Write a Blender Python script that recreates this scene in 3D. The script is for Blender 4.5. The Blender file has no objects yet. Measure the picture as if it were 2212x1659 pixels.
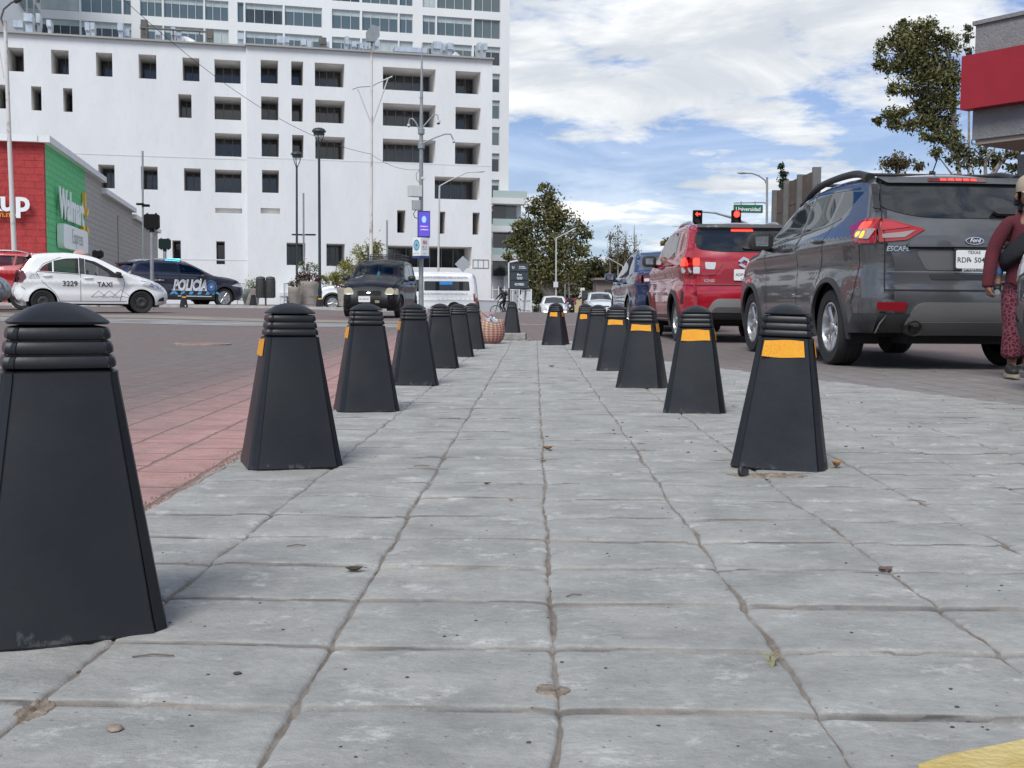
import bpy, math, random
import numpy as np
from mathutils import Vector, Matrix, noise, geometry
random.seed(7)
SC = bpy.context.scene
COL = SC.collection
PI = math.pi

# ------------------------------------------------------------------ camera
F, CX, CY, EYE = 2484.0, 1106.0, 829.5, 0.52
TH, ROLL = math.atan(173.5 / 2484), 0.008
fw = Vector((0, math.cos(TH), -math.sin(TH)))
r0 = Vector((1, 0, 0)); u0 = Vector((0, math.sin(TH), math.cos(TH)))
RT = (r0 + u0 * ROLL).normalized(); UP = (u0 - r0 * ROLL).normalized()
CAM = Vector((0, 0, EYE))
cd = bpy.data.cameras.new('camera'); cam = bpy.data.objects.new('camera', cd); COL.objects.link(cam)
cd.sensor_width = 36; cd.lens = 36 * F / 2212; cd.clip_start = 0.05; cd.clip_end = 3000
m = Matrix((RT, UP, -fw)).transposed().to_4x4(); m.translation = CAM; cam.matrix_world = m
SC.camera = cam

# ------------------------------------------------------------------ sky, sun, exposure
SUN_EL, SUN_AZ = math.radians(50), math.radians(202)     # azimuth clockwise from +Y
w = bpy.data.worlds.new("World"); SC.world = w; w.use_nodes = True
nt = w.node_tree; nd = nt.nodes; nd.clear(); lk = nt.links.new
def wn(t, **k):
    n = nd.new(t)
    for a, b in k.items(): setattr(n, a, b)
    return n
out = wn('ShaderNodeOutputWorld'); bg = wn('ShaderNodeBackground'); bg.inputs[1].default_value = 0.1
sky = wn('ShaderNodeTexSky', sky_type='NISHITA', sun_disc=False, sun_elevation=SUN_EL, sun_rotation=SUN_AZ)
sky.air_density = 1.0; sky.dust_density = 0.6; sky.ozone_density = 1.6
tc = wn('ShaderNodeTexCoord'); sx = wn('ShaderNodeSeparateXYZ'); lk(tc.outputs['Generated'], sx.inputs[0])
def mth(op, a, b=None, c=None):
    n = wn('ShaderNodeMath', operation=op)
    for i, q in enumerate((a, b, c)):
        if q is None: continue
        if isinstance(q, (int, float)): n.inputs[i].default_value = q
        else: lk(q, n.inputs[i])
    return n.outputs[0]
zz = mth('ADD', mth('MAXIMUM', sx.outputs[2], 0.0), 0.13)
cx_ = wn('ShaderNodeCombineXYZ'); lk(mth('DIVIDE', sx.outputs[0], zz), cx_.inputs[0]); lk(mth('DIVIDE', sx.outputs[1], zz), cx_.inputs[1])
def wnoise(scale, detail, rough, dist, off):
    mp = wn('ShaderNodeMapping'); lk(cx_.outputs[0], mp.inputs[0]); mp.inputs[1].default_value = off
    n = wn('ShaderNodeTexNoise'); n.inputs['Scale'].default_value = scale; n.inputs['Detail'].default_value = detail
    n.inputs['Roughness'].default_value = rough; n.inputs['Distortion'].default_value = dist; lk(mp.outputs[0], n.inputs['Vector'])
    return n.outputs['Fac']
def wramp(f, a, b):
    n = wn('ShaderNodeMapRange', interpolation_type='SMOOTHSTEP'); n.inputs[1].default_value = a; n.inputs[2].default_value = b
    lk(f, n.inputs[0]); return n.outputs[0]
cov = wramp(mth('ADD', mth('MULTIPLY', wnoise(0.95, 10, .59, .22, (3.1, 1.7, 0)), .72), mth('MULTIPLY', wnoise(3.4, 8, .62, .35, (0.4, 5.2, 0)), .28)), 0.438, 0.56)
hor = wramp(sx.outputs[2], 0.30, 0.05)
cov2 = mth('MAXIMUM', cov, mth('MULTIPLY', hor, .62))
shade = wramp(wnoise(1.5, 8, .6, .6, (7.3, 2.2, 0)), .35, .68)
cc = wn('ShaderNodeMix', data_type='RGBA'); lk(shade, cc.inputs[0]); cc.inputs[6].default_value = (5.4, 5.8, 6.3, 1); cc.inputs[7].default_value = (8.9, 9.0, 9.0, 1)
tint = wn('ShaderNodeMix', data_type='RGBA', blend_type='MULTIPLY'); tint.inputs[0].default_value = 1; lk(sky.outputs[0], tint.inputs[6]); tint.inputs[7].default_value = (.22, .52, .95, 1)
mx = wn('ShaderNodeMix', data_type='RGBA'); lk(cov2, mx.inputs[0]); lk(tint.outputs[2], mx.inputs[6]); lk(cc.outputs[2], mx.inputs[7])
lk(mx.outputs[2], bg.inputs[0]); lk(bg.outputs[0], out.inputs[0])
sl = bpy.data.lights.new('sun', 'SUN'); sl.energy = 2.6; sl.angle = math.radians(26); sl.color = (1, .965, .91)
so = bpy.data.objects.new('sun', sl); COL.objects.link(so)
sd = Vector((math.sin(SUN_AZ) * math.cos(SUN_EL), math.cos(SUN_AZ) * math.cos(SUN_EL), math.sin(SUN_EL)))
so.rotation_euler = sd.to_track_quat('Z', 'Y').to_euler()
SC.view_settings.view_transform = 'Standard'; SC.view_settings.look = 'None'; SC.view_settings.exposure = 0.3; SC.view_settings.gamma = 1
SC.cycles.max_bounces = 7; SC.cycles.transparent_max_bounces = 12; SC.cycles.use_denoising = True
SC.cycles.caustics_reflective = False; SC.cycles.caustics_refractive = False

# ------------------------------------------------------------------ placing helpers
def g(x, y):
    b = np.interp(y, [-20, 12, 22, 32, 45, 52, 64, 72, 100, 200], [0, 0, .07, .16, .21, .15, -.2, -.4, -.7, -1.0])
    l = np.interp(y, [12, 31, 46, 56, 600], [0, .2, .31, .27, .3])
    s = min(1, max(0, (-5.0 - x) / 3.5)); s = s * s * (3 - 2 * s)
    return float(b + (l - b) * s)
def ray(u, v): return RT * ((u - CX) / F) + UP * ((CY - v) / F) + fw
def at(u, v, Y): d = ray(u, v); return CAM + d * (Y / d.y)
def gp(u, Y): p = at(u, 656, Y); return Vector((p.x, p.y, g(p.x, p.y)))       # a ground point at depth Y under image column u
def onground(u, v):
    d = ray(u, v); z = 0
    for _ in range(6):
        p = CAM + d * ((z - EYE) / d.z); z = g(p.x, p.y)
    return Vector((p.x, p.y, z))

# ------------------------------------------------------------------ object helpers
def tag(o, label=None, cat=None, group=None, kind=None):
    for k, q in (('label', label), ('category', cat), ('group', group), ('kind', kind)):
        if q: o[k] = q
    return o
def thing(name, label, cat, loc=(0, 0, 0), rz=0, group=None):
    o = bpy.data.objects.new(name, None); COL.objects.link(o); o.empty_display_size = .1
    o.location = loc; o.rotation_euler = (0, 0, rz); return tag(o, label, cat, group)
def kids(o): return [c for c in bpy.data.objects if c.parent == o]
def dup(o, parent=None):
    c = o.copy(); COL.objects.link(c)
    if parent: c.parent = parent
    for ch in kids(o): dup(ch, c)
    return c
class MB:
    def __init__(s): s.v = []; s.f = []; s.mi = []
    def add(s, vs, fs, mi=0):
        k = len(s.v); s.v += [tuple(p) for p in vs]; s.f += [tuple(i + k for i in f) for f in fs]; s.mi += [mi] * len(fs)
    def box(s, c, d, rz=0, mi=0, M=None):
        x, y, z = d[0] / 2, d[1] / 2, d[2] / 2; ca, sa = math.cos(rz), math.sin(rz)
        vs = [(-x, -y, -z), (x, -y, -z), (x, y, -z), (-x, y, -z), (-x, -y, z), (x, -y, z), (x, y, z), (-x, y, z)]
        vs = [Vector((c[0] + p[0] * ca - p[1] * sa, c[1] + p[0] * sa + p[1] * ca, c[2] + p[2])) for p in vs]
        if M is not None: vs = [M @ p for p in vs]
        s.add(vs, [(0, 3, 2, 1), (4, 5, 6, 7), (0, 1, 5, 4), (1, 2, 6, 5), (2, 3, 7, 6), (3, 0, 4, 7)], mi)
    def tube(s, path, r, n=8, mi=0, cap=True):
        P = [Vector(p) for p in path]; R = r if isinstance(r, (list, tuple)) else [r] * len(P)
        a = None; rings = []
        for i, p in enumerate(P):
            t = (P[min(i + 1, len(P) - 1)] - P[max(i - 1, 0)]).normalized()
            if a is None: a = t.orthogonal().normalized()
            a = (a - t * a.dot(t)); a = a.normalized() if a.length > 1e-6 else t.orthogonal().normalized()
            b = t.cross(a)
            rings.append([p + (a * math.cos(2 * PI * k / n) + b * math.sin(2 * PI * k / n)) * R[i] for k in range(n)])
        s.loft(rings, mi, cap)
    def loft(s, rings, mi=0, cap=True, closed=True):
        n = len(rings[0]); vs = [p for q in rings for p in q]; fs = []
        for i in range(len(rings) - 1):
            for k in range(n if closed else n - 1):
                k2 = (k + 1) % n; fs.append((i * n + k, i * n + k2, (i + 1) * n + k2, (i + 1) * n + k))
        if cap and closed: fs.append(tuple(range(n - 1, -1, -1))); fs.append(tuple(range((len(rings) - 1) * n, len(rings) * n)))
        s.add(vs, fs, mi)
    def lathe(s, prof, n=24, M=None, mi=0, c=(0, 0, 0)):
        rings = []
        for r, z in prof:
            q = [Vector((r * math.cos(2 * PI * k / n), r * math.sin(2 * PI * k / n), z)) for k in range(n)]
            rings.append([(M @ p if M is not None else p + Vector(c)) for p in q])
        s.loft(rings, mi, cap=True)
    def prism(s, poly, d, M=None, mi=0):       # polygon in XY extruded along Z by d
        n = len(poly); vs = [Vector((x, y, 0)) for x, y in poly] + [Vector((x, y, d)) for x, y in poly]
        if M is not None: vs = [M @ p for p in vs]
        s.add(vs, [tuple(range(n - 1, -1, -1)), tuple(range(n, 2 * n))] + [(i, (i + 1) % n, n + (i + 1) % n, n + i) for i in range(n)], mi)
    def build(s, name, mat, parent=None, smooth=None, loc=None, bevel=0):
        me = bpy.data.meshes.new(name); me.from_pydata(s.v, [], s.f)
        for q in (mat if isinstance(mat, (list, tuple)) else [mat]): me.materials.append(q)
        me.polygons.foreach_set('material_index', s.mi)
        if smooth is not None:
            me.polygons.foreach_set('use_smooth', [True] * len(s.f))
            if smooth < 179: me.set_sharp_from_angle(angle=math.radians(smooth))
        me.update()
        o = bpy.data.objects.new(name, me); COL.objects.link(o)
        if parent: o.parent = parent
        if loc is not None: o.location = loc
        if bevel:
            b = o.modifiers.new('bevel', 'BEVEL'); b.width = bevel; b.segments = 2; b.limit_method = 'ANGLE'; b.angle_limit = math.radians(35)
        return o
def arc(p, q, bulge, n=8):     # points from p to q bowed by vector bulge
    p, q, bulge = Vector(p), Vector(q), Vector(bulge)
    return [p.lerp(q, i / n) + bulge * math.sin(PI * i / n) for i in range(n + 1)]
def text_mesh(s, size=1, bold=0.0, shear=0.0, extrude=0.0, align='CENTER'):
    cu = bpy.data.curves.new('t', 'FONT'); cu.body = s; cu.size = size; cu.offset = bold; cu.shear = shear
    cu.extrude = extrude; cu.align_x = align; cu.align_y = 'CENTER'; cu.resolution_u = 3
    o = bpy.data.objects.new('t', cu); COL.objects.link(o)
    dg = bpy.context.evaluated_depsgraph_get(); dg.update()
    me = bpy.data.meshes.new_from_object(o.evaluated_get(dg)); bpy.data.objects.remove(o); bpy.data.curves.remove(cu)
    return me
def text(s, name, mat, parent, M, width=None, size=1, **k):
    me = text_mesh(s, size, **k)
    if width:
        xs = [v.co.x for v in me.vertices]; f = width / (max(xs) - min(xs)); me.transform(Matrix.Diagonal((f, f, 1, 1)))
    me.transform(M); me.materials.clear(); me.materials.append(mat); me.name = name
    o = bpy.data.objects.new(name, me); COL.objects.link(o)
    if parent: o.parent = parent
    return o
def frame(o, x, y, z=None):    # 4x4 from origin and axes
    x = Vector(x).normalized(); y = Vector(y).normalized(); z = x.cross(y) if z is None else Vector(z)
    M = Matrix((x, y, z)).transposed().to_4x4(); M.translation = Vector(o); return M

# ------------------------------------------------------------------ materials
MATS = {}
def mat(name, col=(.5, .5, .5), rough=.6, metal=0, var=0, vscale=8, bump=0, bscale=60, coat=0, spec=.5, emit=0, var2=None, stretch=(1, 1, 1), back=None):
    if name in MATS: return MATS[name]
    M = bpy.data.materials.new(name); M.use_nodes = True; n = M.node_tree.nodes; L = M.node_tree.links.new
    b = n['Principled BSDF']; b.inputs['Base Color'].default_value = (*col, 1); b.inputs['Roughness'].default_value = rough
    b.inputs['Metallic'].default_value = metal; b.inputs['Specular IOR Level'].default_value = spec; b.inputs['Coat Weight'].default_value = coat
    b.inputs['Coat Roughness'].default_value = .03
    if emit: b.inputs['Emission Color'].default_value = (*col, 1); b.inputs['Emission Strength'].default_value = emit
    if var or bump:
        t = n.new('ShaderNodeTexCoord'); mp = n.new('ShaderNodeMapping'); mp.inputs[3].default_value = stretch; L(t.outputs['Object'], mp.inputs[0])
    if var:
        z = n.new('ShaderNodeTexNoise'); z.inputs['Scale'].default_value = vscale; z.inputs['Detail'].default_value = 6; z.inputs['Roughness'].default_value = .62; L(mp.outputs[0], z.inputs['Vector'])
        r = n.new('ShaderNodeMapRange'); r.inputs[1].default_value = .3; r.inputs[2].default_value = .7; L(z.outputs[0], r.inputs[0])
        x = n.new('ShaderNodeMix'); x.data_type = 'RGBA'; L(r.outputs[0], x.inputs[0])
        a = tuple(c * (1 - var) for c in col); c2 = var2 or tuple(min(1, c * (1 + var)) for c in col)
        x.inputs[6].default_value = (*a, 1); x.inputs[7].default_value = (*c2, 1); L(x.outputs[2], b.inputs['Base Color'])
        rr = n.new('ShaderNodeMapRange'); rr.inputs[3].default_value = max(0, rough - .08); rr.inputs[4].default_value = min(1, rough + .1); L(z.outputs[0], rr.inputs[0]); L(rr.outputs[0], b.inputs['Roughness'])
    if bump:
        z2 = n.new('ShaderNodeTexNoise'); z2.inputs['Scale'].default_value = bscale; z2.inputs['Detail'].default_value = 4; L(mp.outputs[0], z2.inputs['Vector'])
        bp = n.new('ShaderNodeBump'); bp.inputs['Strength'].default_value = bump; bp.inputs['Distance'].default_value = .02; L(z2.outputs[0], bp.inputs['Height']); L(bp.outputs[0], b.inputs['Normal'])
    if back:      # inner side of a sheet-metal shell: dark trim
        ge = n.new('ShaderNodeNewGeometry'); d = n.new('ShaderNodeBsdfDiffuse'); d.inputs[0].default_value = (*back, 1); ms = n.new('ShaderNodeMixShader')
        L(ge.outputs['Backfacing'], ms.inputs[0]); L(b.outputs[0], ms.inputs[1]); L(d.outputs[0], ms.inputs[2]); L(ms.outputs[0], n['Material Output'].inputs[0])
    MATS[name] = M; return M
def paint(name, col, rough=.32, metal=0.0, var=.06): return mat(name, col, rough, metal, var=var, vscale=3, coat=.9, back=(.03, .03, .032))
def glass(name, tint=(.05, .06, .06), trans=0.0, rough=.02):
    if name in MATS: return MATS[name]
    M = bpy.data.materials.new(name); M.use_nodes = True; n = M.node_tree.nodes; L = M.node_tree.links.new
    b = n['Principled BSDF']; b.inputs['Base Color'].default_value = (*tint, 1); b.inputs['Roughness'].default_value = rough; b.inputs['IOR'].default_value = 1.6
    b.inputs['Specular IOR Level'].default_value = .6
    if trans:
        t = n.new('ShaderNodeBsdfTransparent'); t.inputs[0].default_value = (trans, trans * 1.02, trans, 1); gl = n.new('ShaderNodeBsdfGlossy'); gl.inputs['Roughness'].default_value = rough
        lw = n.new('ShaderNodeLayerWeight'); pw = n.new('ShaderNodeMath'); pw.operation = 'POWER'; pw.inputs[1].default_value = 4; fr = n.new('ShaderNodeMath'); fr.operation = 'MULTIPLY_ADD'; fr.inputs[1].default_value = .85; fr.inputs[2].default_value = .07
        L(lw.outputs['Facing'], pw.inputs[0]); L(pw.outputs[0], fr.inputs[0]); ms = n.new('ShaderNodeMixShader')
        L(fr.outputs[0], ms.inputs[0]); L(t.outputs[0], ms.inputs[1]); L(gl.outputs[0], ms.inputs[2]); L(ms.outputs[0], n['Material Output'].inputs[0])
    MATS[name] = M; return M
# ------------------------------------------------------------------ ground, road, paving
SD = Vector((.0195, 1, 0)).normalized(); SXD = Vector((SD.y, -SD.x, 0))      # street direction and its right-hand normal
def nz(x, y, z=0.0, f=1.0): return noise.noise(Vector((x * f, y * f, z)))
def grid_mesh(name, xs, ys, zf, material, attrs=None, smooth=True):
    nx, ny = len(xs), len(ys); vs = [(x, y, zf(x, y)) for y in ys for x in xs]
    fs = [(j * nx + i, j * nx + i + 1, (j + 1) * nx + i + 1, (j + 1) * nx + i) for j in range(ny - 1) for i in range(nx - 1)]
    me = bpy.data.meshes.new(name); me.from_pydata(vs, [], fs); me.materials.append(material)
    me.polygons.foreach_set('use_smooth', [smooth] * len(fs)); o = bpy.data.objects.new(name, me); COL.objects.link(o); return o
def nodes_of(name):
    M = bpy.data.materials.new(name); M.use_nodes = True; return M, M.node_tree.nodes, M.node_tree.links.new
def N(n, t, ins=None, **k):
    q = n.new(t)
    for a, b in k.items(): setattr(q, a, b)
    for a, b in (ins or {}).items(): q.inputs[a].default_value = b
    return q
def noise_n(n, L, vec, scale, detail=6, rough=.6, stretch=None, dist=0):
    if stretch:
        mp = N(n, 'ShaderNodeMapping', {3: stretch}); L(vec, mp.inputs[0]); vec = mp.outputs[0]
    q = N(n, 'ShaderNodeTexNoise', {'Scale': scale, 'Detail': detail, 'Roughness': rough, 'Distortion': dist}); L(vec, q.inputs['Vector']); return q.outputs['Fac']
def ramp_n(n, L, f, a, b, c=0, d=1):
    q = N(n, 'ShaderNodeMapRange', {1: a, 2: b, 3: c, 4: d}); L(f, q.inputs[0]); return q.outputs[0]
def mix_n(n, L, f, a, b, blend='MIX'):
    q = N(n, 'ShaderNodeMix', data_type='RGBA', blend_type=blend)
    if isinstance(f, (int, float)): q.inputs[0].default_value = f
    else: L(f, q.inputs[0])
    for i, c in ((6, a), (7, b)):
        if isinstance(c, tuple): q.inputs[i].default_value = (*c, 1)
        else: L(c, q.inputs[i])
    return q.outputs[2]

# stamped-brick road: red pigment worn to grey-brown where the traffic rolls
M, n, L = nodes_of('road_brick'); b = n['Principled BSDF']; t = N(n, 'ShaderNodeTexCoord').outputs['Object']
sp = N(n, 'ShaderNodeSeparateXYZ'); L(t, sp.inputs[0])
br = N(n, 'ShaderNodeTexBrick', {'Scale': 1.0, 'Mortar Size': .008, 'Mortar Smooth': .35, 'Brick Width': .30, 'Row Height': .22, 'Color1': (.1, .1, .1, 1), 'Color2': (.9, .9, .9, 1), 'Mortar': (.5, .5, .5, 1)})
mp = N(n, 'ShaderNodeMapping', {2: (0, 0, math.radians(90) - .0195)}); L(t, mp.inputs[0])
wob = noise_n(n, L, t, 9, 3); add = N(n, 'ShaderNodeVectorMath', operation='MULTIPLY_ADD'); cw = N(n, 'ShaderNodeCombineXYZ'); L(wob, cw.inputs[0]); L(wob, cw.inputs[1])
L(cw.outputs[0], add.inputs[0]); add.inputs[1].default_value = (.03, .03, 0); L(mp.outputs[0], add.inputs[2]); L(add.outputs[0], br.inputs['Vector'])
big = ramp_n(n, L, noise_n(n, L, t, .35, 6, .65, (1.0, .35, 1), .4), .36, .64)
fine = ramp_n(n, L, noise_n(n, L, t, 14, 7, .7, (.6, 1.4, 1)), .3, .7)
worn = mix_n(n, L, fine, (.105, .094, .087), (.20, .18, .167)); red = mix_n(n, L, fine, (.33, .17, .152), (.48, .285, .255))
red2 = mix_n(n, L, fine, (.15, .10, .092), (.215, .155, .143))
edge = N(n, 'ShaderNodeMapRange', {1: -2.15, 2: -1.25}); L(sp.outputs[0], edge.inputs[0])
hid = N(n, 'ShaderNodeMapRange', {1: -.7, 2: -.6, 3: 1, 4: 0}); L(sp.outputs[0], hid.inputs[0])
ed = N(n, 'ShaderNodeMath', operation='MULTIPLY'); L(edge.outputs[0], ed.inputs[0]); L(hid.outputs[0], ed.inputs[1])
ed2 = N(n, 'ShaderNodeMath', operation='MULTIPLY'); L(ed.outputs[0], ed2.inputs[0]); L(ramp_n(n, L, noise_n(n, L, t, 2.5, 5), .25, .55, .45, 1), ed2.inputs[1])
base = mix_n(n, L, big, worn, red2); base = mix_n(n, L, ed2.outputs[0], base, red)
yr = N(n, 'ShaderNodeMapRange', {1: 11.5, 2: 6.0}); L(sp.outputs[1], yr.inputs[0]); xr = N(n, 'ShaderNodeMapRange', {1: .2, 2: .9}); L(sp.outputs[0], xr.inputs[0]); gm = N(n, 'ShaderNodeMath', operation='MULTIPLY'); L(yr.outputs[0], gm.inputs[0]); L(xr.outputs[0], gm.inputs[1]); gm2 = N(n, 'ShaderNodeMath', operation='MULTIPLY'); L(gm.outputs[0], gm2.inputs[0]); L(ramp_n(n, L, noise_n(n, L, t, 3, 6, .7), .25, .6, .45, .95), gm2.inputs[1]); base = mix_n(n, L, gm2.outputs[0], base, mix_n(n, L, fine, (.20, .195, .185), (.34, .335, .32)))
white = ramp_n(n, L, noise_n(n, L, t, 5, 7, .7, (.5, 2.0, 1)), .58, .72, 0, .5); base = mix_n(n, L, white, base, (.36, .34, .33))
jn = N(n, 'ShaderNodeMath', operation='MULTIPLY', ); L(br.outputs['Fac'], jn.inputs[0]); jn.inputs[1].default_value = .75
base = mix_n(n, L, jn.outputs[0], base, (.15, .115, .10)); L(base, b.inputs['Base Color']); b.inputs['Roughness'].default_value = .82
bp = N(n, 'ShaderNodeBump', {'Strength': .75, 'Distance': .014}); hs = N(n, 'ShaderNodeMath', operation='MULTIPLY_ADD'); L(br.outputs['Fac'], hs.inputs[0]); hs.inputs[1].default_value = -1.0; L(noise_n(n, L, t, 26, 5, .7), hs.inputs[2])
L(hs.outputs[0], bp.inputs['Height']); L(bp.outputs[0], b.inputs['Normal']); ROADM = M
xs = sorted(set(list(np.arange(-26, 14.1, .5)) + list(np.arange(-240, -26, 8)) + list(np.arange(20, 260, 8))))
ys = sorted(set(list(np.arange(-6, 80, .5)) + list(np.arange(80, 640, 10)) + [-40, -20]))
tag(grid_mesh('road', xs, ys, lambda x, y: g(x, y) - .018, ROADM), 'worn reddish grey stamped brick road surface', 'road', kind='structure')

# grey stamped-concrete paving of the median: joints, lips and undulation are modelled
TW, TL = .335, .267
def left_edge(y): return float(np.interp(y, [0, 4, 7, 10, 13, 15.5], [-.93, -.93, -.90, -.80, -.70, -.62])) + .018 * nz(y, 3.3, 0, 3.0)
def right_edge(y): return float(np.interp(y, [0, 4, 6, 7.3, 9.4, 11, 13, 15.5], [3.6, 3.3, 2.75, 2.40, 1.75, 1.35, 1.15, 1.0])) + .05 * nz(y, 9.1, 0, 2.0)
def pave(x, y):
    s = x * SXD.x + y * SXD.y; t = x * SD.x + y * SD.y
    ws = .010 * nz(s * .8, t * 2.2, 1) + .006 * nz(s * 9, t * 9, 2); wt = .012 * nz(s * 2.2, t * .7, 5) + .005 * nz(s * 9, t * 9, 7)
    a = (s - .0315 + ws) / TW; c = (t - 1.447 + wt) / TL
    ia, ic = math.floor(a + .5), math.floor(c + .5); da, dc = abs(a - ia) * TW, abs(c - ic) * TL
    wa = .0052 + .0075 * nz(s * 1.3 + 9 * ia, t * 5, 11) + .006 * nz(s * 22, t * 26, 12); wc = .0072 + .004 * nz(s * 5, 7 * ic, 13)
    ja = max(0, 1 - da / max(.0022, wa)) ; jc = max(0, 1 - dc / max(.0025, wc)) * (.85 + .5 * nz(s * 2, ic * 3.7, 17))
    ka, kc = max(0, 1 - da / .028) ** 2, max(0, 1 - dc / .022) ** 2
    h = -.0042 * min(1, ja * 1.6) - .0018 * min(1, max(0, jc) * 1.6) - .003 * ka - .0016 * kc
    tilt = nz(math.floor(a) * 3.1, math.floor(c) * 2.7, 23); f = (c - math.floor(c)) - .5
    h += .0045 * nz(s * 3, t * 5, 31) + .0012 * nz(s * 14, t * 30, 37) + (.006 * tilt - .005) * f + .001 * tilt
    return h, min(1, ja * 1.5), min(1, max(0, jc) * 1.25)
M, n, L = nodes_of('stamped_concrete'); b = n['Principled BSDF']; t = N(n, 'ShaderNodeTexCoord').outputs['Object']
at_ = ramp_n(n, L, N(n, 'ShaderNodeAttribute', attribute_name='dirt').outputs['Fac'], .34, .72)
atm = N(n, 'ShaderNodeMath', operation='MULTIPLY'); L(at_, atm.inputs[0]); L(ramp_n(n, L, noise_n(n, L, t, 7, 6, .7), .35, .6, .35, 1), atm.inputs[1]); at_ = atm.outputs[0]
f1 = ramp_n(n, L, noise_n(n, L, t, 6, 9, .72, (.85, 1, 1), .1), .34, .68); f2 = ramp_n(n, L, noise_n(n, L, t, 2.2, 7, .65), .33, .68); f3 = ramp_n(n, L, noise_n(n, L, t, 60, 6, .78, (.8, 1, 1)), .3, .72)
c = mix_n(n, L, f1, (.235, .238, .222), (.395, .392, .368)); c = mix_n(n, L, f2, c, mix_n(n, L, f1, (.305, .305, .285), (.485, .48, .45)))
c = mix_n(n, L, ramp_n(n, L, f3, 0, 1, .0, .7), c, mix_n(n, L, .5, c, (.13, .135, .13)))
wh = ramp_n(n, L, noise_n(n, L, t, 9, 10, .80, (.85, 1.0, 1), .15), .55, .68, 0, .85); c = mix_n(n, L, wh, c, (.60, .60, .575))
tanm = ramp_n(n, L, noise_n(n, L, t, 3.1, 5, .6), .56, .72, 0, .35); c = mix_n(n, L, tanm, c, (.36, .335, .30))
spk = N(n, 'ShaderNodeTexVoronoi', {'Scale': 34}); L(t, spk.inputs['Vector']); sm = ramp_n(n, L, spk.outputs['Distance'], .05, .11, .7, 0); c = mix_n(n, L, sm, c, (.12, .115, .11))
dirt = mix_n(n, L, noise_n(n, L, t, 120, 5, .7), (.10, .08, .062), (.25, .20, .155)); c = mix_n(n, L, at_, c, dirt); jf = N(n, 'ShaderNodeAttribute', attribute_name='joint').outputs['Fac']; jm = N(n, 'ShaderNodeMath', operation='MULTIPLY'); L(ramp_n(n, L, jf, .3, .8), jm.inputs[0]); L(ramp_n(n, L, noise_n(n, L, t, 5, 5, .6), .35, .62, .5, 1.0), jm.inputs[1]); jf = jm.outputs[0]; c = mix_n(n, L, jf, c, mix_n(n, L, ramp_n(n, L, noise_n(n, L, t, 6, 4), .4, .6), (.075, .07, .066), (.20, .165, .135)))
L(c, b.inputs['Base Color']); L(ramp_n(n, L, f3, 0, 1, .62, .88), b.inputs['Roughness'])
bp = N(n, 'ShaderNodeBump', {'Strength': .8, 'Distance': .004}); mxh = N(n, 'ShaderNodeMath', operation='MULTIPLY_ADD', ); L(f3, mxh.inputs[0]); mxh.inputs[1].default_value = .6; L(f1, mxh.inputs[2]); L(mxh.outputs[0], bp.inputs['Height']); L(bp.outputs[0], b.inputs['Normal']); PAVEM = M
ys = [.95 * 1.0034 ** k for k in range(830)]; ys = [y for y in ys if y < 15.6]
cols = set(np.round(np.arange(-1.45, 1.5, .0145), 4)) | set(np.round(np.arange(1.5, 3.7, .03), 4))
for k_ in range(-5, 7): cols |= set(np.round(np.arange(-.027, .0275, .0031) + .0315 + k_ * TW, 4))
cols = sorted(cols); xs = [cols[0]]
for q_ in cols: xs += [q_] if q_ - xs[-1] > .0012 else []
vs, dl, dl2 = [], [], []
for y in ys:
    le, re = left_edge(y), right_edge(y)
    for x in xs:
        xx = min(max(x + .0195 * y, le), re); h, d, d2 = pave(xx, y)
        e = min(1, max(0, (xx - le) / .035)); h -= .014 * (1 - e) ** 2; d = max(d, .8 * max(0, 1 - (xx - le) / (.035 + .02 * nz(y * 6, 1))))
        vs.append((xx, y, g(xx, y) + h)); dl.append(min(1, max(0, d))); dl2.append(max(0, d2))
nx = len(xs); fs = [(j * nx + i, j * nx + i + 1, (j + 1) * nx + i + 1, (j + 1) * nx + i) for j in range(len(ys) - 1) for i in range(nx - 1) if abs(vs[j * nx + i][0] - vs[j * nx + i + 1][0]) + abs(vs[(j + 1) * nx + i][0] - vs[(j + 1) * nx + i + 1][0]) > 1e-6]
me = bpy.data.meshes.new('paved_median'); me.from_pydata(vs, [], fs); me.materials.append(PAVEM); me.polygons.foreach_set('use_smooth', [True] * len(fs))
A = me.attributes.new('dirt', 'FLOAT', 'POINT'); A.data.foreach_set('value', dl); A = me.attributes.new('joint', 'FLOAT', 'POINT'); A.data.foreach_set('value', dl2)
o = bpy.data.objects.new('paved_median', me); COL.objects.link(o); tag(o, 'grey stamped concrete paving with dirt filled joints', 'paving', kind='structure')

# worn painted bands of the crossing, plaza kerb
def band(name, pts, material, label, dz):
    mb = MB(); k = 40
    for i in range(k):
        q = []
        for t_ in (i / k, (i + 1) / k):
            for (x0, y0, x1, y1) in pts: x, y = x0 + (x1 - x0) * t_, y0 + (y1 - y0) * t_; q.append((x, y, g(x, y) - .018 + dz))
        mb.add([q[0], q[2], q[3], q[1]], [(0, 1, 2, 3)])
    return tag(mb.build(name, material), label, 'road marking', kind='structure')
def worn(name, ca, cb, thr):
    M, n, L = nodes_of(name); b = n['Principled BSDF']; t = N(n, 'ShaderNodeTexCoord').outputs['Object']
    f = ramp_n(n, L, noise_n(n, L, t, 1.6, 8, .72, (.6, 2.0, 1)), thr - .1, thr + .1); L(mix_n(n, L, f, ca, cb), b.inputs['Base Color']); b.inputs['Roughness'].default_value = .85; return M
band('road_marking', [(-16, 23.2, -1.2, 21.5), (-16, 26.5, -1.2, 24.0)], worn('worn_grey_band', (.155, .14, .135), (.33, .34, .325), .5), 'worn pale grey painted band across the road near the taxi', .004)
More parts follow.
